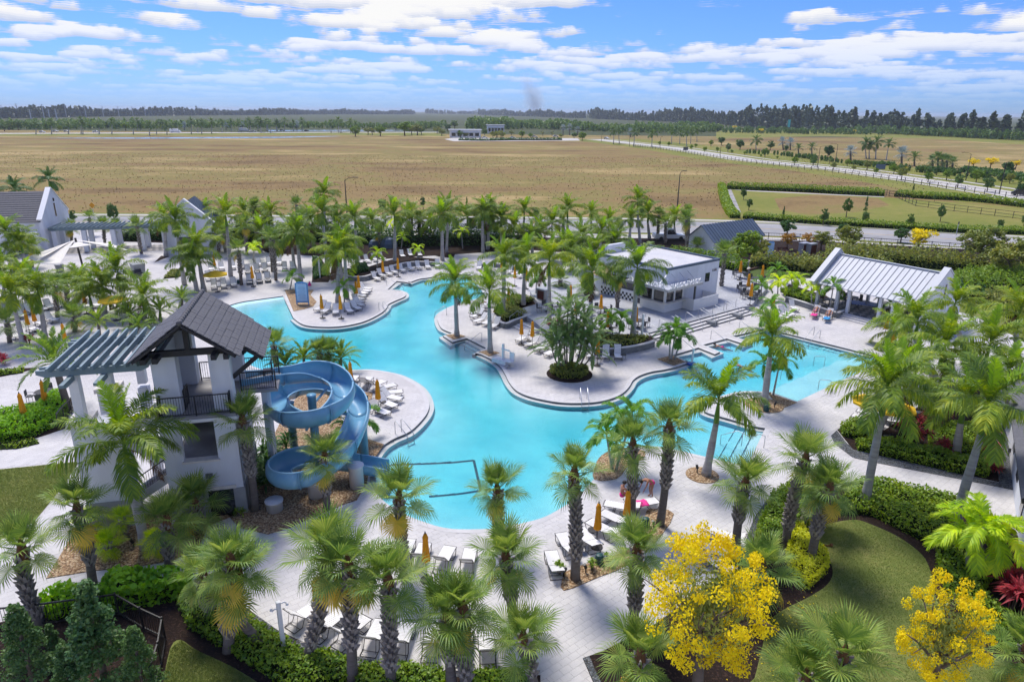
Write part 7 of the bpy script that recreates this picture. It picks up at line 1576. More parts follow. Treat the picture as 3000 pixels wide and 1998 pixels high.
for q, z, pl in ((('C',1062,1240),.5,'left of the snack bar'),(('C',1385,1350),.5,'in front of the snack bar corner'),(('C',600,1215),.5,'at the terrace left end'),(('C',1100,1395),.5,'behind the terrace planter'),(('d',1575,75),.5,'near the turf court'),(('d',1640,245),.5,'right of the snack bar'),(('d',1690,320),.5,'at the terrace right end'),(('E',378,548),0,'by the far left umbrella'),(('E',210,733),0,'beside the left hedge'),(('B',340,722),0,'at the upper back deck'),(('B',575,705),0,'at the back garden bed'),(('D',50,985),.5,'by the court border'),(('D',680,1170),.5,'under the pavilion left bay'),(('D',880,1150),.5,'under the pavilion middle'),(('D',1260,1290),.5,'under the pavilion right bay')):
    dining(q, z, pl)
# ---- rails and ladders of polished steel
def rail(name, paths, label, cat='handrail', r=0.024):
    root = thing(name, label, cat)
    for p in paths: m_ = MB(); m_.tube(p, r, 6); m_.build('tube', 'steel', root, True)
    return root
def stair_rail(s, label):
    """handrail down the terrace steps at distance s along them"""
    a = S0+ax*s+ay*1.75; b = S0+ax*s-ay*0.35; v = lambda p, z: (p.x,p.y,z)
    rail('stair_handrail', [[v(a,TZ),v(a,TZ+.85),v(a-ay*.12,TZ+.92),v(b+ay*.4,0.95),v(b,0.72),v(b,0.0)]], label)
for i, s in enumerate((0.9,2.6,4.3,4.8,6.6,8.6,9.1,11.0,12.9,13.4,15.0)): stair_rail(s, ['leftmost','second from left','third from left','fourth from left','fifth from left','middle','fifth from right','fourth from right','third from right','second from right','rightmost'][i]+' steel handrail on the terrace steps')
for s in (8.85,13.15):
    c_ = S0+ax*s+ay*0.25; m_ = MB(); m_.box((c_.x,c_.y,0.22),(0.7,0.9,0.44),A38); tag(m_.build('stone_plinth','block_wall'), ('left' if s < 10 else 'right')+' grey stone plinth on the terrace steps', 'plinth')
def ladder(a, inward_dir, label):
    """pool ladder at deck point a"""
    root = thing('pool_ladder', label, 'ladder'); d = Vector((inward_dir[0],inward_dir[1],0)).normalized(); s = Vector((-d.y,d.x,0))*0.26
    for sg in (-1,1):
        o = a+s*sg; m_ = MB(); m_.tube([(o-d*0.75),(o-d*.75+Vector((0,0,.8))),(o-d*.6+Vector((0,0,.92))),(o+d*.42+Vector((0,0,.25))),(o+d*.5+Vector((0,0,-.2))),(o+d*.45+Vector((0,0,-1.1)))], 0.024, 6); m_.build('rail', 'steel', root, True)
    for i in range(3): m_ = MB(); p_ = a+d*.47+Vector((0,0,-.3-.27*i)); m_.bar(p_-s, p_+s, 0.08, 0.03); m_.build('rung', 'edge_tile', root)
ladder(P('F',1440,930), (0.75,-0.65), 'steel pool ladder on the slide island rim'); ladder(P('G',920,648), (0.02,-1), 'steel pool ladder at the front of the central deck'); ladder(P('g',455,1160), (-1,-0.1), 'steel pool ladder on the central deck left side'); ladder(P('B',1262,1272), (0.7,-0.7), 'steel pool ladder on the upper peninsula')
def entry_rail(a, b, label, h=0.85):
    a, b = Vector(a), Vector(b); d = (b-a); rail('pool_handrail', [[a, a+Vector((0,0,h)), a+d*.12+Vector((0,0,h+.06)), b+Vector((0,0,0.5 if False else .25)), b+Vector((0,0,-.6))]], label)
entry_rail(P('a',1890,790), P('a',1625,885,-.2), 'steel handrail at the steps between square planters'); entry_rail(P('d',1195,905), P('d',1440,1005,-.2), 'steel handrail in the middle step bay'); entry_rail(P('d',820,1030), P('d',1010,1085,-.2), 'steel handrail in the left step bay'); entry_rail(P('d',1545,795), P('d',1800,880,-.2), 'steel handrail in the right step bay')
entry_rail(P('B',1275,1048), P('B',1420,1085,-.2), 'steel handrail at the upper peninsula steps')
for i, (a_, b_) in enumerate(((('e',1045,365),('e',900,480)),(('e',1125,410),('e',980,510)))): entry_rail(P(*a_), P(*b_,-.2), ('left' if i == 0 else 'right')+' of two steel handrails at the lap pool edge', 0.8)
def arch_rail(a, b, label, z0=-.15, h=.8): a, b = Vector(a), Vector(b); rail('pool_handrail', [[a, a+Vector((0,0,h)), a.lerp(b,.15)+Vector((0,0,h+.08)), a.lerp(b,.85)+Vector((0,0,h+.08)), b+Vector((0,0,h)), b]], label)
arch_rail(P('e',1102,1088,-.1), P('e',1258,1103), 'steel arch rail at the sun shelf edge'); arch_rail(P('e',1040,772,-.2), P('e',1182,778,-.1), 'steel arch rail on the inner sun shelf'); arch_rail(P('e',610,950,-.2), P('e',560,960,-.2), 'steel arch rail near the shelf palm')
p1_, p2_, p3_ = P('b',675,230,-.5), P('b',940,238,-.1), P('b',1218,262); Z = lambda p, z: Vector((p.x,p.y,z))
rail('pool_handrail', [[p1_, Z(p1_,.25), Z(p1_.lerp(p2_,.15),.35), Z(p1_.lerp(p2_,.75),.85), Z(p2_.lerp(p3_,.35),.62), Z(p2_.lerp(p3_,.75),.9), Z(p3_,.82), p3_], [p2_, Z(p2_,.72)]], 'long bent steel handrail down the shallow step pool')
rail('pool_handrail', [[P('C',275,1385), P('C',275,1385)+Vector((0,0,.8)), P('C',350,1335,.5)+Vector((0,0,.85)), P('C',355,1335,.5)]], 'left steel rail on the small terrace steps'); rail('pool_handrail', [[P('C',490,1430), P('C',490,1430)+Vector((0,0,.8)), P('C',550,1390,.5)+Vector((0,0,.85)), P('C',555,1400,.5)]], 'right steel rail on the small terrace steps')
# small terrace steps
ss = thing('small_steps', 'small concrete steps between planter and clump palm', 'stairs'); a_, b_ = P('C',300,1410), P('C',440,1480); dv = (b_-a_); nv = Vector((-dv.y,dv.x,0)).normalized()
for i in range(3): m_ = MB(); c_ = (a_+b_)/2+nv*(0.2+.4*i); m_.box((c_.x,c_.y,(0.125*(i+1))/2),(dv.length,0.4,0.125*(i+1)), math.atan2(dv.y,dv.x)); m_.build('step', 'coping', ss)
# ---- spot lights, utility boxes, drain
spm = MB(); spm.lathe([(0.03,0),(0.025,0.25)], 6); spm.tube([(0,0,.22),(0.06,-.05,.42)], 0.065, 8); sp_me = spm.mesh('spot_light', 'black_metal')
for q, l_ in ((('K',930,615),'black garden spot light in the gravel strip'),(('K',740,650),'black garden spot light at the gravel strip left end'),(('K',1515,235),'black garden spot light at the gravel strip top'),(('G',1890,1250),'black garden spot light by the royal palm bed'),(('I',1155,395),'black garden spot light in the left gravel'),(('I',1385,330),'black garden spot light behind the left gravel palm'),(('e',255,1270),'black spot light left in the sun shelf bed'),(('e',530,1320),'black spot light right in the sun shelf bed'),(('C',1290,1510),'black spot light in the terrace planter'),(('K',210,730),'black spot light among the bottom palms'),(('F',1110,640),'tall black spot light on the slide island'),(('H',2170,905),'black spot light along the grey gravel, far'),(('H',2220,1105),'black spot light along the grey gravel, middle'),(('H',2280,1330),'black spot light along the grey gravel, near')):
    z = .5 if q[0] == 'C' else .02; p_ = P(*q, z); o = obj('spot_light', sp_me, None, p_, random.uniform(0,6)); o.scale = (1.15,)*3; tag(o, l_, 'light')
bm2 = MB(); bm2.lathe([(0.2,0),(0.2,0.38),(0.16,0.48),(0.05,0.52)], 14); bx_me = bm2.mesh('utility_box', 'green_box')
for q, l_ in ((('K',1045,535),'green garden speaker in the gravel strip'),(('e',420,1365),'green garden speaker in the sun shelf bed'),(('G',1290,1110),'green garden speaker in the palm gravel bed'),(('K',1445,215),'small dark garden speaker by the gravel strip palm'),(('A',2060,1035),'small dark garden speaker by the upper deck palm')):
    tag(obj('garden_speaker', bx_me, None, P(*q)), l_, 'speaker')
# planters of the round patio
for q, l_, s_ in ((('A',710,990),'black tapered planter on the round patio',1.3),(('A',520,930),'left grey planter box by the shade sail',1.2),(('A',210,960),'grey planter box at the patio left',1.4),(('A',1200,960),'large grey planter block beside the blue bench',1.9)):
    p_ = P(*q); m_ = MB(); m_.lathe([(s_*.42,0),(s_*.52,s_*.75),(s_*.56,s_*.8)], 4 if 'box' in l_ or 'block' in l_ else 16); o = m_.build('planter', 'plinth' if 'grey' in l_ else 'stucco_dark'); o.location = p_; tag(o, l_, 'planter')
# depth marks on the tile face
for q, ang, l_ in ((('G',670,648),-6,'a'),(('G',1115,622),18,'b'),(('F',1310,990),48,'c'),(('G',2165,792),-17,'d'),(('B',880,1398),4,'e')):
    p_ = P(*q,-.07); a = math.radians(ang); o = text_mesh('depth_mark', '4 FT 6 IN', 0.13, 'tile_black', basin, (p_.x+math.sin(a)*.03,p_.y-math.cos(a)*.03,-.13), (PI/2,0,a), 0.004)
# small coloured things on the deck
p_ = P('B',610,1050); m_ = MB(); m_.lathe([(0.22,0),(0.2,.1),(0.06,.45),(0.02,.55)], 10); tag(m_.build('pink_toy','pink_cloth',None,False,(p_.x,p_.y,0)), 'small pink beach toy beside the rules sign', 'toy')
p_ = P('d',960,1205); ps = thing('pool_cleaner', 'blue pool float with white pole at the deck corner', 'float', (p_.x,p_.y,-.02)); m_ = MB(); m_.lathe([(0.3,-.1),(0.42,-.05),(0.35,.06),(0.1,.1)], 12); m_.build('float','blue_table',ps); m_ = MB(); m_.tube([(0,0,.05),(0.05,0,1.3)], 0.09, 8); m_.build('pole','white_paint',ps)
p_ = P('L',690,395); pod = MB(); pod.tube([(-.5,.1,.05),(-.2,0,.04),(0,0,.06)], [0.01,.03,.05], 6); pod.tube([(0,-.12,.08),(0,.0,.1),(0.05,.14,.06)], [0.02,.09,.02], 6); tag(pod.build('fallen_palm_boot','fibre',None,False,(p_.x,p_.y,.04)), 'fallen brown palm leaf base on the right lawn', 'leaf')
# towels
def towel(q, z, rz, label, m, sz=(1.5,0.6)):
    p_ = P(*q, z); n = 8; m_ = MB(); v = []; 
    for i in range(n+1):
        for j in range(4): v.append((sz[0]*(i/n-.5), sz[1]*(j/3-.5), 0.02*math.sin(i*1.7+j)+0.015*math.cos(j*2.1+i)))
    m_.add(v, [(i*4+j,(i+1)*4+j,(i+1)*4+j+1,i*4+j+1) for i in range(n) for j in range(3)]); o = m_.build('towel', m, None, True, (p_.x,p_.y,z), rz); s2 = o.modifiers.new('thick','SOLIDIFY'); s2.thickness = 0.02; tag(o, label, 'towel')
towel(('G',1410,1510), .42, 0.2, 'bright pink towel draped on the lounger', 'pink_cloth', (0.7,0.62)); towel(('D',545,1300), .43, 1.0, 'pink patterned towel under a sunbather', 'pink_cloth', (1.0,.6)); towel(('D',655,1330), .43, 1.0, 'blue towel under a sunbather', 'blue_cloth', (1.0,.6)); towel(('f',415,835), .42, -.2, 'blue striped towel on a right side lounger', 'white_cloth', (.6,.5))
# ================================================================== people
def person(joints, loc, rz, label, suit='dark_cloth', s=1.0, hairlen=0.0):
    """one continuous body grown from a joint graph (skin modifier); hair and swimwear as children"""
    J = {k: Vector(v)*s for k, v in joints.items()}; root = None
    names = list(J.keys()); vs = [J[k] for k in names]; ix = {k: i for i, k in enumerate(names)}
    ed = [('pelvis','waist'),('waist','chest'),('chest','neck'),('neck','head'),('head','crown')]
    for sd_ in 'lr': ed += [('chest','sh_'+sd_),('sh_'+sd_,'el_'+sd_),('el_'+sd_,'wr_'+sd_),('pelvis','hip_'+sd_),('hip_'+sd_,'kn_'+sd_),('kn_'+sd_,'an_'+sd_),('an_'+sd_,'toe_'+sd_)]
    rad = dict(pelvis=.125,waist=.11,chest=.125,neck=.055,head=.095,crown=.075,sh=.06,el=.043,wr=.03,hip=.085,kn=.058,an=.04,toe=.03,pm=.035,fg=.009)
    edges = [(ix[a],ix[b]) for a, b in ed]
    for sd_ in 'lr':                                          # palm and five fingers
        w_, e_ = J['wr_'+sd_], J['el_'+sd_]; d = (w_-e_).normalized(); sv = d.orthogonal().normalized(); pi_ = len(vs); vs.append(w_+d*.07*s); names.append('pm_'+sd_); edges.append((ix['wr_'+sd_],pi_))
        for f in range(5):
            o_ = sv*((f-1.5)*.022*s) if f < 4 else -sv*.05*s; l = (.07,.085,.08,.065,.04)[f]*s; k = len(vs); vs.append(vs[pi_]+o_+d*(.03*s if f < 4 else 0)); vs.append(vs[pi_]+o_*1.15+d*(.03*s+l)+d.cross(sv)*.02*s); names += ['fg_a','fg_b']; edges += [(pi_,k),(k,k+1)]
    me = bpy.data.meshes.new('body'); me.from_pydata([tuple(v) for v in vs], edges, []); me.materials.append(MATS['skin']); o = obj('person', me, None, loc, rz); tag(o, label, 'person')
    md = o.modifiers.new('skin','SKIN'); md.use_smooth_shade = True; sk = me.skin_vertices[0].data if me.skin_vertices else None
    if sk is None: 
        me.skin_vertices.new() if hasattr(me.skin_vertices,'new') else None; sk = me.skin_vertices[0].data
    for i, k in enumerate(names): 
        r = rad.get(k) or rad.get(k.split('_')[0], .05); sk[i].radius = (r*s, r*s*(1.0 if k in ('head','crown') else .9)); sk[i].use_root = (k == 'pelvis')
    sb = o.modifiers.new('sub','SUBSURF'); sb.levels = 1; sb.render_levels = 1
    h = MB(); d = (J['crown']-J['head']).normalized(); c = J['head']+d*.05*s; v = []
    for i in range(5):
        for j in range(8): a = i/4*PI*.62; v.append(c+(d*math.cos(a)+ (d.orthogonal().normalized()*math.cos(2*PI*j/8)+d.cross(d.orthogonal().normalized())*math.sin(2*PI*j/8))*math.sin(a))*.125*s)
    h.add(v, [(i*8+j,i*8+(j+1)%8,(i+1)*8+(j+1)%8,(i+1)*8+j) for i in range(4) for j in range(8)]); h.build('hair','hair',o,True)
    for nm, k1, k2, r in (('swimwear','pelvis','waist',.15),('swimwear','chest','chest',.0)):
        if r: m_ = MB(); m_.tube([J[k1]-(J[k2]-J[k1])*.6, J[k1].lerp(J[k2],.35)], [r*.9*s, r*s], 10); m_.build(nm, suit, o, True)
    return o
REC = dict(pelvis=(0,0,.12),waist=(-.2,0,.2),chest=(-.42,0,.38),neck=(-.58,0,.52),head=(-.68,0,.60),crown=(-.76,0,.68),sh_l=(-.5,.19,.42),el_l=(-.3,.3,.28),wr_l=(-.05,.28,.2),sh_r=(-.5,-.19,.42),el_r=(-.3,-.3,.28),wr_r=(-.05,-.28,.2),hip_l=(.05,.1,.12),kn_l=(.42,.12,.36),an_l=(.72,.12,.09),toe_l=(.86,.12,.1),hip_r=(.05,-.1,.12),kn_r=(.45,-.12,.2),an_r=(.85,-.12,.08),toe_r=(.9,-.12,.2))
LIE = {k: (v[0]*1.0, v[1], .12 if k not in ('crown','head') else .15) for k, v in REC.items()}; LIE.update(neck=(-.66,0,.13),head=(-.8,0,.15),crown=(-.92,0,.16),chest=(-.48,0,.13),kn_l=(.46,.1,.4),an_l=(.8,.1,.08))
SIT = dict(pelvis=(0,0,.45),waist=(-.03,0,.62),chest=(.02,0,.85),neck=(.05,0,1.02),head=(.08,0,1.12),crown=(.1,0,1.22),sh_l=(.02,.19,.93),el_l=(.15,.28,.72),wr_l=(.35,.2,.62),sh_r=(.02,-.19,.93),el_r=(.15,-.28,.72),wr_r=(.35,-.2,.62),hip_l=(.06,.1,.45),kn_l=(.45,.12,.48),an_l=(.5,.12,.08),toe_l=(.66,.12,.04),hip_r=(.06,-.1,.45),kn_r=(.45,-.12,.48),an_r=(.5,-.12,.08),toe_r=(.66,-.12,.04))
BEND = dict(pelvis=(0,0,.9),waist=(.12,0,1.02),chest=(.36,0,1.12),neck=(.52,0,1.14),head=(.64,0,1.12),crown=(.74,0,1.08),sh_l=(.38,.18,1.1),el_l=(.5,.22,.85),wr_l=(.6,.2,.62),sh_r=(.38,-.18,1.1),el_r=(.5,-.22,.85),wr_r=(.6,-.2,.62),hip_l=(0,.1,.88),kn_l=(.06,.11,.48),an_l=(-.02,.11,.08),toe_l=(.14,.12,.03),hip_r=(0,-.1,.88),kn_r=(.06,-.11,.48),an_r=(-.02,-.11,.08),toe_r=(.14,-.12,.03))
SWIM = dict(pelvis=(0,0,-.12),waist=(.2,0,-.1),chest=(.42,0,-.06),neck=(.58,0,.02),head=(.68,0,.08),crown=(.76,0,.16),sh_l=(.46,.18,-.06),el_l=(.62,.36,-.1),wr_l=(.8,.42,-.1),sh_r=(.46,-.18,-.06),el_r=(.62,-.36,-.1),wr_r=(.8,-.42,-.1),hip_l=(-.06,.1,-.14),kn_l=(-.48,.12,-.2),an_l=(-.86,.14,-.24),toe_l=(-1.0,.14,-.24),hip_r=(-.06,-.1,-.14),kn_r=(-.46,-.14,-.24),an_r=(-.84,-.16,-.3),toe_r=(-.98,-.16,-.3))
def ang_of(f, h): a, b = P(*f), P(*h); return math.atan2(a.y-b.y, a.x-b.x)
def seat_at(f, h, t=.45, z=0.): a, b = P(*f,.3+z), P(*h,.3+z); c = (a+b)/2; return Vector((c.x,c.y,.36+z))
person(REC, seat_at(('D',515,1318),('D',595,1255)), ang_of(('D',515,1318),('D',595,1255)), 'sunbather reclining on the pink towel lounger', 'pink_cloth')
person(REC, seat_at(('D',625,1345),('D',705,1285)), ang_of(('D',625,1345),('D',705,1285)), 'sunbather in dark swimwear on the blue towel lounger', 'dark_cloth')
person(LIE, seat_at(('g',1080,1015),('g',1290,995)), ang_of(('g',1080,1015),('g',1290,995)), 'sunbather lying flat with one knee up by the planter', 'red_wood')
p_ = P('G',1240,1500); person(SIT, (p_.x,p_.y,0), 0.3, 'person sitting bare backed on a lounger end beside the palm', 'pink_cloth')
p_ = P('G',1440,1440); person(BEND, (p_.x+.3,p_.y-.2,0), math.radians(200), 'dark haired person bending over the pink towel', 'pink_cloth')
p_ = P('d',1340,1000,-.17); person(SWIM, (p_.x,p_.y,-.12), math.radians(150), 'swimmer with dark hair in the middle step bay', 'pink_cloth')
p_ = P('d',1600,1245,-.17); person(SWIM, (p_.x,p_.y,-.14), math.radians(130), 'swimmer gliding in the lap pool behind the palm', 'dark_cloth')
p_ = P('U',793,985,-.1); person(dict(SIT), (p_.x,p_.y,-.35), 1.2, 'bather wading in the shallow water by the tower', 'dark_cloth', 0.9)
for q, a, l_ in ((('A',960,1290),.4,'person in dark clothes under the left open umbrella'),(('A',1020,1265),2.0,'person with red cap under the left open umbrella'),(('A',1120,1265),3.0,'person with turquoise towel beside the left palm')): p_ = P(*q); person(SIT, (p_.x,p_.y,0), a, l_, 'blue_cloth' if 'turq' in l_ else 'dark_cloth')
for q, a, l_ in ((('f',420,800),2.6,'person lounging under the right yellow umbrella'),(('f',600,830),2.6,'person in pink under the right yellow umbrella')): p_ = P(*q,.36); person(REC, (p_.x,p_.y,.36), a, l_, 'pink_cloth' if 'pink' in l_ else 'red_wood')
# ================================================================== fences, lamps, vehicles, background
def grp(l, desc, group): return None
picket_fence('iron_fence', pts('I',[(-150,1120),(0,1115),(280,1085),(700,1030),(1030,985),(1240,1110),(1430,1200),(1395,1420),(1330,1640)]), 1.15, 'black iron fence around the juniper corner', 'black_metal', 1.8, (0.12,0.92), 0.06, pickets=0.13)
picket_fence('iron_fence', pts('E',[(510,870),(560,800),(680,680)]), 1.1, 'dark railing at the left end of the hedge', 'black_metal', 1.5, (0.12,0.95), 0.05, pickets=0.13)
picket_fence('road_fence', [P('O',1340,440),P('O',1700,487),P('Q',0,585),P('Q',700,665),P('Q',1400,760),P('Q',2100,868),P('Q',2600,950)], 1.5, 'long dark rail fence along the pale road', 'bronze_metal', 3.6, (0.45,0.92), 0.14)
picket_fence('dog_park_fence', pts('D',[(1190,285),(1250,290),(1420,365),(1750,410),(2100,450),(2420,490)]), 1.4, 'dark wire fence across the dog park', 'bronze_metal', 3.0, (0.08,0.5,0.95), 0.09)
picket_fence('dog_park_fence', pts('D',[(1145,270),(1190,280),(1250,285)]), 1.5, 'dark gate fence between dog park hedges', 'bronze_metal', 1.5, (0.08,0.5,0.95), 0.09, pickets=0.2)
picket_fence('road_side_fence', [(40,113.5),(52,111),(70,104.5)], 1.3, 'black fence between shrubs and near road', 'black_metal', 2.4, (0.12,0.92), 0.08, pickets=0.25)
def street_lamp(q, h, label, d=1, base=None, arm=1.6):
    t = P(*q, h) if base is None else P(*base); 
    if base is not None: h = PY(*q, t.y).z
    o = thing('street_lamp', label, 'street lamp', (t.x,t.y,0)); m_ = MB(); m_.lathe([(0.16,0),(0.14,0.5),(0.11,h*.5),(0.07,h-0.2)], 8); m_.build('pole', 'bronze_metal', o); m_ = MB(); m_.tube([(0,0,h-.3),(d*arm*.4,0,h+.1),(d*arm,0,h+.25)], 0.05, 6); m_.build('arm', 'bronze_metal', o); m_ = MB(); m_.box((d*(arm+.3),0,h+.25),(0.8,0.32,0.12)); m_.build('lamp_head', 'bronze_metal', o)
street_lamp(('B',912,130), 8.6, 'dark street lamp behind the left palms'); street_lamp(('C',1745,75), 9.2, 'dark street lamp behind the right palms', 1, None, 0.5)
for q, b, l_, d_ in ((('Q',602,440),('Q',572,625),'first dark lamp post along the pale road',1),(('Q',745,420),('Q',722,612),'second dark lamp post along the pale road',-1),(('Q',1900,500),('Q',1852,732),'third dark lamp post along the pale road',-1),(('Q',2215,570),('Q',2140,852),'nearest dark lamp post along the pale road',1)): street_lamp(q, 0, l_, d_, b, 2.4)
for q, b, l_ in ((('O',1312,330),('O',1306,440),'slim lamp post at the pale road corner'),(('O',1577,360),('O',1570,455),'slim lamp post beside the pale road palms'),(('O',2092,440),('O',2088,520),'slim lamp post in the road verge'),(('O',1067,335),('O',1065,400),'slim lamp post near the far car park')): street_lamp(q, 0, l_, 1, b, 0.4)
# yellow warning sign, park signs, banners
def sign_post(q, h, label, m, w_=0.9, hh=0.9, diamond=False):
    p_ = P(*q); o = thing('road_sign', label, 'sign', (p_.x,p_.y,0)); m_ = MB(); m_.box((0,0.05,h/2),(0.08,0.06,h)); m_.build('post','steel',o)
    m_ = MB(); m_.box((0,0,h),(w_,0.03,hh),0.,Matrix.Rotation(PI/4,3,'Y') if diamond else None); m_.build('panel', m, o)
sign_post(('A',815,480), 2.6, 'yellow warning sign by the entry drive', 'sign_yellow', 0.8, 0.8, True); sign_post(('Q',1110,670), 2.2, 'blue grey board in the road verge', 'blue_roof', 3.4, 1.8); sign_post(('O',1790,490), 1.8, 'small dark board beside the pale road', 'stucco_dark', 2.6, 1.6)
for q, l_ in ((('Q',322,300),'left turquoise banner at the far plaza'),(('Q',563,290),'right turquoise banner at the far plaza')): sign_post(q, 8.0, l_, 'teal_banner', 3.2, 9.0)
sign_post(('D',1770,620), 2.2, 'slim sign post on the near road verge', 'stucco_dark', 0.25, 0.4)
# vehicles
def vehicle(q, rz, label, m='car_white', L_=4.6, W_=1.85, H_=1.6, kind='car', loc=None):
    p_ = P(*q) if loc is None else Vector(loc); o = thing('pickup_truck' if kind == 'pickup' else ('box_truck' if kind == 'truck' else 'parked_car'), label, 'car' if kind == 'car' else 'truck', (p_.x,p_.y,0), rz)
    def side(pr, w, name, mm, z=0):
        k = MB(); n = len(pr); k.add([(x,-w/2,zz_) for x, zz_ in pr]+[(x,w/2,zz_) for x, zz_ in pr], [tuple(range(n)), tuple(range(2*n-1,n-1,-1))]+[(i,n+i,n+(i+1)%n,(i+1)%n) for i in range(n)]); return k.build(name, mm, o)
    h = L_/2
    side([(-h,.35),(h,.35),(h,.75),(h*.92,.88),(h*.45,.95),(-h*.95,.95),(-h,.8)], W_, 'body', m)
    if kind == 'car': side([(h*.42,.95),(h*.12,H_-.05),(-h*.55,H_),(-h*.85,.95)], W_*.86, 'cabin', m); side([(h*.36,.98),(h*.11,H_-.12),(-h*.5,H_-.1),(-h*.75,.98)], W_*.88, 'window', 'window_glass')
    elif kind == 'pickup':
        side([(h*.4,.95),(h*.15,H_+.1),(-h*.25,H_+.12),(-h*.3,.95)], W_*.88, 'cabin', m); side([(h*.33,1.0),(h*.14,H_),(-h*.2,H_),(-h*.24,1.0)], W_*.9, 'window', 'window_glass'); side([(-h*.32,.95),(-h*.98,.95),(-h*.98,1.1),(-h*.32,1.1)], W_, 'bed', m)
    else: side([(h*.9,.9),(h*.75,2.1),(h*.5,2.2),(h*.5,.9)], W_*.95, 'cabin', m); side([(h*.48,.6),(h*.48,H_),(-h,H_),(-h,.6)], W_, 'box', 'white_paint')
    for x_ in (-h*.62,h*.62):
        for y_ in (-W_/2,W_/2): k = MB(); k.lathe([(0.34,-.11),(0.34,.11)], 12); wv = k.build('wheel','rubber',o); wv.location = (x_,y_*.92,.34); wv.rotation_euler = (PI/2,0,0)
vehicle(('C',1650,655), 0.1, 'white pickup truck parked behind the hedge', kind='pickup', L_=5.4, H_=1.75); vehicle(('Q',2330,865), -0.6, 'dark car on the pale road at the right edge', 'car_dark'); vehicle(('O',1110,378), -0.9, 'white car on the far pale road')
for q, m_, k_, l_ in ((('M',365,322),'car_white','car','leftmost white car on the far road'),(('M',480,316),'car_white','car','second white car on the far road'),(('M',575,316),'car_white','car','third white car on the far road'),(('M',830,320),'car_white','pickup','white pickup on the far road'),(('M',1515,322),'car_white','truck','tanker like truck on the far road'),(('M',2110,312),'car_white','truck','white box truck on the far road'),(('M',2190,316),'car_white','car','white car behind the box truck'),(('N',375,308),'car_dark','car','left dark car on the far road'),(('N',585,312),'car_dark','car','right dark car on the far road'),(('N',1985,368),'car_white','car','left white car at the far building'),(('N',2065,362),'car_dark','car','dark car at the far building'),(('N',2120,372),'car_white','car','right white car at the far building'),(('O',300,372),'car_white','car','white car in the far car park'),(('O',490,362),'car_white','car','second white car in the far car park'),(('O',670,360),'car_white','car','third white car in the far car park'),(('Q',1800,332),'car_white','truck','white truck parked before the right wood')):
    vehicle(q, 0.05, l_, m_, {'truck':9.,'pickup':5.6,'car':4.7}[k_], 2.2 if k_ == 'truck' else 1.9, 3.3 if k_ == 'truck' else 1.6, k_)
# far strips: road, verge, lake, scrub
def band(name, r, l, m, z, k='structure'): return sheet(name, pts(r, l), z, m)
sheet('verge', [P('M',-400,352),P('M',2355,345),P('N',950,343),P('N',1800,352),P('N',1700,318),P('N',950,318),P('M',2355,322),P('M',-400,330)], -0.010, 'green_verge')
mat('lake', (0.20,0.27,0.34), (0.16,0.23,0.30), 0.02, 0.15, spec=0.6)
sheet('lake', [P('M',370,368),P('M',1200,363),P('M',2355,357),P('N',880,351),P('N',820,355),P('M',2355,369),P('M',1200,374),P('M',600,371)], -0.006, 'lake')
sheet('lake', [P('N',250,300),P('N',900,298),P('N',1500,300),P('N',1500,306),P('N',900,308),P('N',250,309)], -0.004, 'lake')
sheet('road', [P('M',-400,334),P('M',1000,329),P('M',2355,324),P('N',800,321),P('N',1750,321),P('N',1750,316),P('N',800,315.5),P('M',2355,318),P('M',1000,322),P('M',-400,327)], -0.003, 'pale_road')
sheet('car_park', [P('N',1770,378),P('N',1850,396),P('O',100,396),P('O',880,390),P('O',860,370),P('O',100,368),P('N',1850,366)], -0.004, 'pale_road')
sheet('scrub_ground', [P('Q',-300,372),P('Q',600,352),P('Q',1500,372),P('Q',2600,440),P('Q',2900,330),P('Q',1200,300),P('Q',-300,300)], -0.013, 'green_verge')
# far white buildings
for q, w_, d_, h_, l_ in ((('N',1945,365),24,14,5.6,'long white building with awnings at the far car park'),(('O',150,325),16,12,7,'second white building behind the far car park')):
    p_ = P(*q); o = thing('white_building', l_, 'building', (p_.x,p_.y+d_/2,0), math.radians(6)); boxp('wall','white_paint',(0,0,h_/2),(w_,d_,h_),o); boxp('roof','metal_roof',(0,0,h_+.2),(w_+2,d_+2,0.4),o)
    for i in range(5): boxp('window','window_glass',(-w_*.38+w_*.19*i,-d_/2-.03,h_*.4),(w_*.13,0.06,h_*.45),o)
    boxp('awning','metal_roof',(0,-d_/2-1,h_*.68),(w_*.95,2,.25),o)
p_ = P('Q',1290,320); o = thing('low_building', 'low white structure before the right wood', 'building', (p_.x,p_.y,0)); boxp('wall','white_paint',(0,0,2),(30,8,4),o); boxp('roof','blue_roof',(0,0,4.2),(32,10,.5),o)
# power poles on the left horizon
gpp = 'power poles on the left horizon'
for x_, yb, yt in ((20,180,85),(155,195,70),(265,215,120),(375,195,75),(425,205,115),(488,220,115),(568,190,80),(738,188,85),(888,185,92),(1022,184,95),(1142,180,97),(1250,178,95),(1350,175,97),(1442,172,98),(1522,170,98),(1612,168,100),(1715,168,103),(1858,165,104)):
    B_ = P('M',x_+6,yb); T_ = PY('M',x_-4,yt,B_.y); o = thing('power_pole', '', 'pole', (B_.x,B_.y,0), 0, gpp); h_ = T_.z; m_ = MB(); m_.lathe([(0.9,0),(0.55,h_)], 8); m_.build('mast','steel',o)
    m_ = MB()
    for k in range(3): m_.bar((-3.4,0,h_-1-3*k),(3.4,0,h_-1-3*k),0.3,0.3)
    m_.build('cross_arm','steel',o); PALMS.append((o, proj((B_.x,B_.y,h_))[0], 'grey power pole before the left horizon trees', gpp))
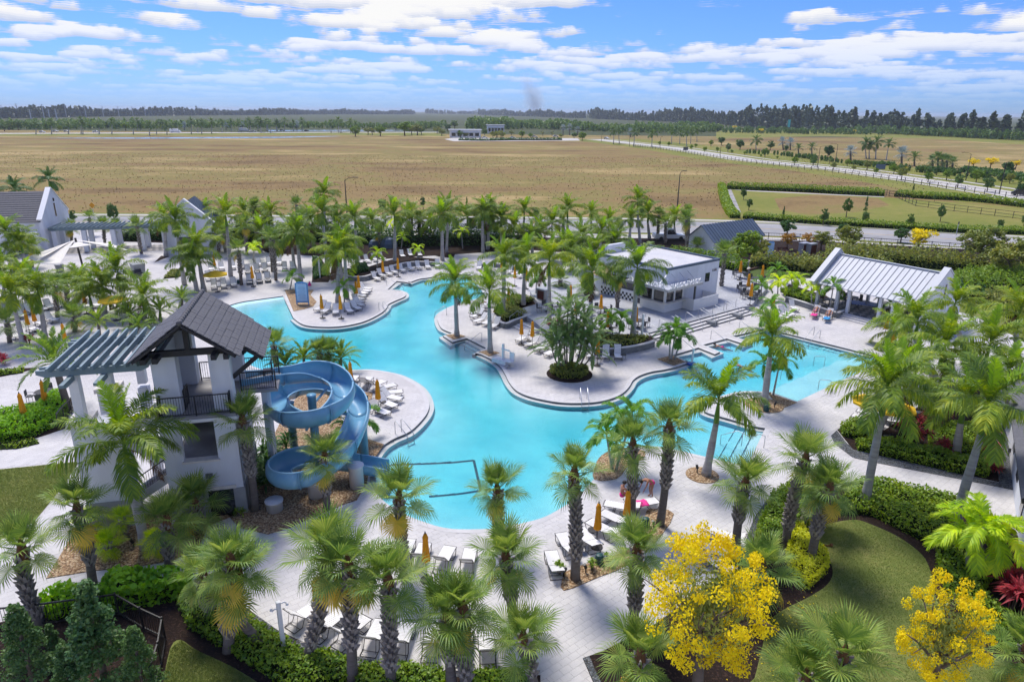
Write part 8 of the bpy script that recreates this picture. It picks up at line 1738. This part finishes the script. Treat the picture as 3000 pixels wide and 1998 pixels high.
# palms and trees along the far road
gfp = 'palms along the far road'
for r_, xs in (('M',((310,335,245),(445,335,220),(590,332,240),(700,335,205),(715,336,240),(855,334,240),(965,335,215),(1150,336,245),(1185,300,210),(1290,345,245),(1350,335,250),(1440,338,255),(1650,332,215),(1705,318,225),(1740,332,230),(1825,330,215),(1915,318,225),(1995,314,220),(2060,318,225),(2145,314,215),(2225,310,200),(2250,322,215),(2310,310,215),(2335,322,235))),('N',((100,318,225),(165,306,210),(190,322,230),(240,306,215),(325,312,220),(395,312,210),(470,310,225),(545,310,210),(795,322,225),(860,318,205),(880,322,230),(965,322,220),(330,312,235),(1010,330,240)))):
    for x_, yb, yt in xs: palm('royal', (r_,x_,yb), (r_,x_-3,yt+14), 'palm in the row along the far road', gfp, scale=1.55, r=0.4, crownmat='leaf_far_palm')
gft = 'trees by the far road and car park'
for r_, x_, yb, yt, k_ in (('N',1005,355,265,'round'),('N',1115,340,270,'olive'),('N',1150,342,275,'olive'),('N',1220,350,255,'round'),('N',1355,300,235,'oak'),('N',1430,348,225,'round'),('N',1490,340,255,'olive'),('N',1540,345,240,'olive'),('N',1575,340,265,'oak'),('N',1710,330,265,'olive'),('N',1750,350,285,'olive'),('N',1800,310,245,'oak'),('N',1860,290,215,'oak'),('N',1910,365,300,'round'),('N',1960,365,315,'olive'),('N',2120,345,290,'oak'),('N',2190,370,310,'olive'),('N',2230,360,305,'round'),('N',2260,370,300,'olive'),('O',160,365,305,'olive'),('O',210,368,310,'round'),('O',290,345,300,'olive'),('O',380,365,305,'round'),('O',455,370,325,'round'),('O',560,350,300,'bare'),('O',640,350,300,'bare'),('O',715,368,330,'olive'),('O',830,370,320,'oak'),('O',900,390,315,'round'),('M',80,300,225,'oak'),('M',40,310,240,'oak'),('M',160,300,215,'oak'),('M',520,305,260,'round'),('M',1085,305,235,'round'),('M',1215,300,240,'round'),('M',1140,285,220,'oak'),('M',1400,290,205,'oak'),('M',980,260,205,'oak'),('M',640,270,225,'oak')):
    tree_px(k_, (r_,x_,yb), (r_,x_,yt), 'rounded tree by the far road and car park', gft, 1.25)
gsb = 'silver palms'
for q, t in ((('O',735,350),('O',735,280)),(('O',790,345),('O',790,275)),(('O',860,345),('O',860,295)),(('O',1320,360),('O',1315,310)),(('Q',280,470),('Q',270,400)),(('Q',340,470),('Q',340,410)),(('Q',860,560),('Q',858,480)),(('Q',1300,600),('Q',1300,500)),(('M',1590,300),('M',1590,255)),(('M',1950,300),('M',1950,255)),(('N',30,300),('N',30,250)),(('N',500,300),('N',500,245)),(('O',690,240),('O',690,238))):
    palm('sabal', q, t, 'silver grey fan palm', gsb, scale=1.9, r=0.35, crownmat='leaf_bismarck')
gpr = 'palms along the pale road'
for q, t, k_ in ((('Q',995,545),('Q',990,420),'royal'),(('Q',1020,545),('Q',1025,440),'royal'),(('Q',1075,550),('Q',1085,410),'royal'),(('Q',1165,560),('Q',1190,420),'royal'),(('Q',1410,610),('Q',1410,540),'phoenix'),(('Q',525,515),('Q',525,450),'phoenix'),(('Q',410,500),('Q',410,460),'phoenix'),(('Q',45,470),('Q',45,395),'royal'),(('Q',1570,640),('Q',1565,560),'sabal'),(('Q',1610,650),('Q',1615,530),'sabal'),(('Q',1655,655),('Q',1650,560),'sabal'),(('Q',1690,660),('Q',1690,560),'sabal'),(('Q',1735,655),('Q',1740,580),'sabal'),(('O',1170,420),('O',1175,310),'royal'),(('O',1220,415),('O',1215,310),'royal'),(('O',1345,440),('O',1352,325),'royal'),(('O',1500,445),('O',1505,335),'royal'),(('O',1670,420),('O',1675,320),'royal'),(('O',1740,420),('O',1745,330),'royal'),(('O',1800,440),('O',1800,325),'royal'),(('O',1835,415),('O',1840,320),'royal'),(('O',1890,400),('O',1890,310),'royal')):
    palm(k_, q, t, 'palm along the pale road', gpr, scale={'royal':1.35,'sabal':1.5,'phoenix':1.45}[k_], r=0.3, crownmat='leaf_far_palm')
gtr = 'street trees along the pale road'
for x_, yb, yt, k_ in ((120,530,450,'round'),(165,475,390,'oak'),(225,550,520,'round'),(85,535,505,'round'),(375,600,525,'round'),(535,610,540,'oak'),(535,600,520,'oak'),(660,545,430,'dark'),(675,595,540,'bare'),(710,640,570,'olive'),(830,610,545,'round'),(885,650,600,'olive'),(1000,645,555,'olive'),(1075,680,625,'round'),(1230,680,590,'round'),(1295,730,615,'olive'),(1525,750,655,'round'),(1685,730,640,'round'),(1780,795,680,'oak'),(1940,750,640,'round'),(2035,830,705,'oak'),(2230,760,670,'olive'),(2320,860,755,'dark'),(2200,700,570,'dark'),(1600,690,600,'dark'),(300,490,430,'dark')):
    tree_px(k_, ('Q',x_,yb), ('Q',x_,yt), 'street tree along the pale road', gtr, 0.95)
for x_, yb, yt in ((1880,455,415),(1840,470,425),(1955,490,440),(1645,440,400),(2065,490,445),(2100,430,350),(2190,500,465),(2010,440,385),(2155,490,415),(2260,470,370),(2300,515,480),(1565,430,395)): tree_px('oak' if yb-yt > 60 else 'round', ('O',x_,yb), ('O',x_,yt), 'street tree along the pale road', gtr, 0.95)
gyf = 'far yellow flowering trees'
for q, t in ((('Q',840,335),('Q',840,300)),(('Q',888,335),('Q',888,290)),(('Q',1910,640),('Q',1920,530)),(('Q',2060,640),('Q',2065,520)),(('Q',2280,640),('Q',2290,545)),(('Q',2300,380),('Q',2295,330)),(('Q',2350,380),('Q',2345,335)),(('Q',85,330),('Q',85,280)),(('O',2210,300),('O',2200,255)),(('O',930,290),('O',920,250)),(('Q',1330,650),('Q',1340,610))):
    tree_px('tab', q, t, 'small far tree with yellow flowers', gyf, 1.2)
hedge_line('dark hedge beneath the far palms on the right verge', pts('Q',[(880,590),(1050,602),(1230,602)]), 3, 1.4, 'leaf_dark', 6, 0.5); hedge_line('dark hedge under the right verge palms', pts('Q',[(1450,640),(1600,660),(1800,675)]), 3, 1.6, 'leaf_dark', 6, 0.5); hedge_line('dark hedge at the right end of the verge', pts('Q',[(1810,660),(2100,690),(2400,740)]), 3, 2.2, 'leaf_dark', 8, 0.5)
hedge_line('low hedge in front of the far car park', pts('N',[(1900,388),(2100,392),(2355,388)]), 2, 1.6, 'leaf_dark', 3, 0.6); hedge_line('low hedge at the right of the far car park', pts('O',[(110,388),(480,388),(720,386)]), 2, 1.8, 'leaf_dark', 3, 0.6)
# woods that read as one mass
def wood(name, label, line, dpt, h, n, m, shp=(0.5,1.0), leaf=1.2, per=42, jit=0.3, spiky=True):
    rs = np.random.RandomState(len(name)+n); L_ = [Vector((p[0],p[1],0)) for p in line]; cum = [0]
    for a, b in zip(L_[:-1], L_[1:]): cum.append(cum[-1]+(b-a).length)
    PV_, NV_ = [], []
    for i in range(n):
        s = rs.rand()*cum[-1]; j = max(k for k in range(len(L_)-1) if cum[k] <= s); q = L_[j].lerp(L_[j+1], (s-cum[j])/(cum[j+1]-cum[j])); hh = h*(1+rs.uniform(-jit,jit))*(0.86+0.2*math.sin(s*0.011+n)+0.14*math.sin(s*0.047)+0.1*math.sin(s*0.13)); x, y = q.x, q.y+rs.rand()**1.5*dpt; t = rs.rand(per)**.7; rr = hh*0.26*((1-t)**.6 if spiky else np.sqrt(np.maximum(0.05,1-(2*t-1)**2)))*rs.rand(per)**.4; a = rs.rand(per)*6.28
        p = np.stack([x+rr*np.cos(a), y+rr*np.sin(a), 0.04*hh+hh*0.96*t], 1); PV_.append(p); v = rs.normal(size=(per,3))+[0,-.5,.6]; NV_.append(v/np.linalg.norm(v,axis=1)[:,None])
    V, Fq = leaf_quads(np.concatenate(PV_), np.concatenate(NV_), leaf, rs, 0.8); o = obj(name, np_mesh(name, V, Fq, m)); tag(o, label, 'trees', None, 'stuff')
wood('left_wood', 'dark wood along the left horizon', pts('M',[(-300,205),(400,190),(1200,178),(2355,170)])+pts('N',[(600,166),(1500,164)]), 160, 17, 1300, 'leaf_casuarina', leaf=3.6, per=30, jit=0.22)
wood('centre_wood', 'distant wood along the middle horizon', pts('N',[(1600,160),(2355,163)])+pts('O',[(0,168),(500,185),(1000,202)]), 150, 21, 900, 'leaf_casuarina', leaf=3.4, per=34, jit=0.22)
wood('right_wood', 'tall dark pine wood along the right horizon', pts('O',[(1000,205),(1600,225),(2355,262)])+pts('Q',[(0,275),(700,310),(1500,345),(2600,400)]), 130, 22, 900, 'leaf_casuarina', leaf=2.1, per=60, jit=0.28)
wood('belt_scrub', 'green scrub belt behind the far buildings', pts('O',[(-100,300),(500,290),(1000,310),(1600,330),(2100,315)]), 190, 9, 900, 'leaf_oak', leaf=1.1, per=40, spiky=False)
wood('plaza_scrub', 'scrub before the right wood', pts('Q',[(-200,325),(500,335),(1400,345),(2500,400)]), 60, 6.5, 420, 'leaf_oak', leaf=0.8, per=40, spiky=False)
wood('verge_scrub', 'mixed shrubs along the pale road verge', pts('Q',[(-100,500),(300,525),(700,575),(1200,640),(1700,690),(2400,770)]), 8, 2.2, 150, 'leaf_oak', leaf=0.35, per=60, spiky=False)
wood('road_scrub', 'scrub behind the far road palms', pts('M',[(-200,300),(600,292),(1600,285),(2355,285)])+pts('N',[(500,285),(1700,290)]), 150, 6.5, 900, 'leaf_oak', leaf=1.0, per=30, spiky=False)
# the pale hedge path in the dog park and its lawns
sheet('dog_park_lawn', [P('C',2200,468),P('C',2125,215),P('D',0,232),P('D',1150,290),P('D',2420,385),P('D',2420,600),P('D',0,468)], -0.012, 'green_verge')
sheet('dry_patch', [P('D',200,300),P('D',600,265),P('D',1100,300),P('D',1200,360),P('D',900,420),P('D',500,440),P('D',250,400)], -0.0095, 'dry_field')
sheet('path', [P('C',2140,225),P('C',2185,222),P('C',2270,420),P('C',2225,415)], -0.007, 'concrete'); sheet('path', [P('C',2185,222),P('D',0,238),P('D',1150,290),P('D',1150,284),P('D',0,231)], -0.0072, 'pale_road')
# pebbles of white rock in the dry field
# ------------------------------------------------------------------ labels: each repeated thing is told by its place in its row
from collections import defaultdict
gg = defaultdict(list)
for root, u, d, g in PALMS: gg[(d, g)].append((u, root))
for (d, g), l in gg.items():
    l.sort(key=lambda t: t[0]); n = len(l)
    for i, (u, root) in enumerate(l):
        o_ = ordinal(i, n); root['label'] = d if n == 1 else f'{d}, {o_}'
# ------------------------------------------------------------------ air: pale haze over the whole plain
hz = MB(); hz.box((0,4200,13.5),(15800,10000,33)); 
mh = bpy.data.materials.new('haze'); mh.use_nodes = True; hn = mh.node_tree.nodes; hn.remove(hn['Principled BSDF'])
pv = hn.new('ShaderNodeVolumePrincipled'); pv.inputs['Color'].default_value = (0.80,0.88,1.0,1); pv.inputs['Density'].default_value = 0.00011; pv.inputs['Anisotropy'].default_value = 0.2
mh.node_tree.links.new(pv.outputs[0], hn['Material Output'].inputs['Volume']); MATS['haze'] = mh
ho = hz.build('haze', 'haze'); ho['kind'] = 'stuff'; ho['label'] = 'thin pale blue haze over the plain'

# smoke rising beyond the plain, far behind the haze
def smoke():
    m = bpy.data.materials.new('smoke'); m.use_nodes = True; n, l = m.node_tree.nodes, m.node_tree.links; n.remove(n['Principled BSDF'])
    tcn = N(n, 'ShaderNodeTexCoord'); sp3 = N(n, 'ShaderNodeSeparateXYZ'); l.new(tcn.outputs['Generated'], sp3.inputs[0])
    nz = N(n, 'ShaderNodeTexNoise', i_Scale=3.2, i_Detail=5.0, i_Roughness=0.6); l.new(tcn.outputs['Generated'], nz.inputs['Vector'])
    # axis leans to the left with height and the column widens
    axx = M(n, l, 'SUBTRACT', 0.72, M(n, l, 'MULTIPLY', sp3.outputs['Z'], 0.34)); dx = M(n, l, 'ABSOLUTE', M(n, l, 'SUBTRACT', sp3.outputs['X'], axx)); wd = M(n, l, 'MULTIPLY_ADD', sp3.outputs['Z'], 0.34, 0.14)
    rad = M(n, l, 'SUBTRACT', 1.0, M(n, l, 'DIVIDE', dx, wd), clamp=True); dy = M(n, l, 'MULTIPLY', M(n, l, 'ABSOLUTE', M(n, l, 'SUBTRACT', sp3.outputs['Y'], 0.5)), 2.0); ry = M(n, l, 'SUBTRACT', 1.0, dy, clamp=True)
    top = M(n, l, 'SUBTRACT', 1.0, M(n, l, 'POWER', sp3.outputs['Z'], 1.6), clamp=True)
    f = M(n, l, 'MULTIPLY', M(n, l, 'MULTIPLY', rad, ry), top); f = M(n, l, 'ADD', f, M(n, l, 'MULTIPLY_ADD', nz.outputs['Fac'], 1.6, -0.95)); f = M(n, l, 'MULTIPLY', M(n, l, 'MAXIMUM', f, 0.0), M(n, l, 'MULTIPLY', M(n, l, 'GREATER_THAN', rad, 0.01), top))
    pv = n.new('ShaderNodeVolumePrincipled'); pv.inputs['Color'].default_value = (0.985,0.99,1.0,1); pv.inputs['Anisotropy'].default_value = 0.6; l.new(M(n, l, 'MULTIPLY', f, 0.009), pv.inputs['Density'])
    l.new(pv.outputs[0], n['Material Output'].inputs['Volume']); MATS['smoke'] = m
smoke()
b = PY('U',1640,322,9900); t = PY('U',1420,150,9900); sm = MB(); sm.box(((b.x+t.x)/2, 9900, (t.z-20)/2+5),(b.x-t.x, 420, t.z+20)); so = sm.build('smoke_plume', 'smoke'); tag(so, 'grey smoke plume rising on the far horizon', 'smoke', None, 'stuff')
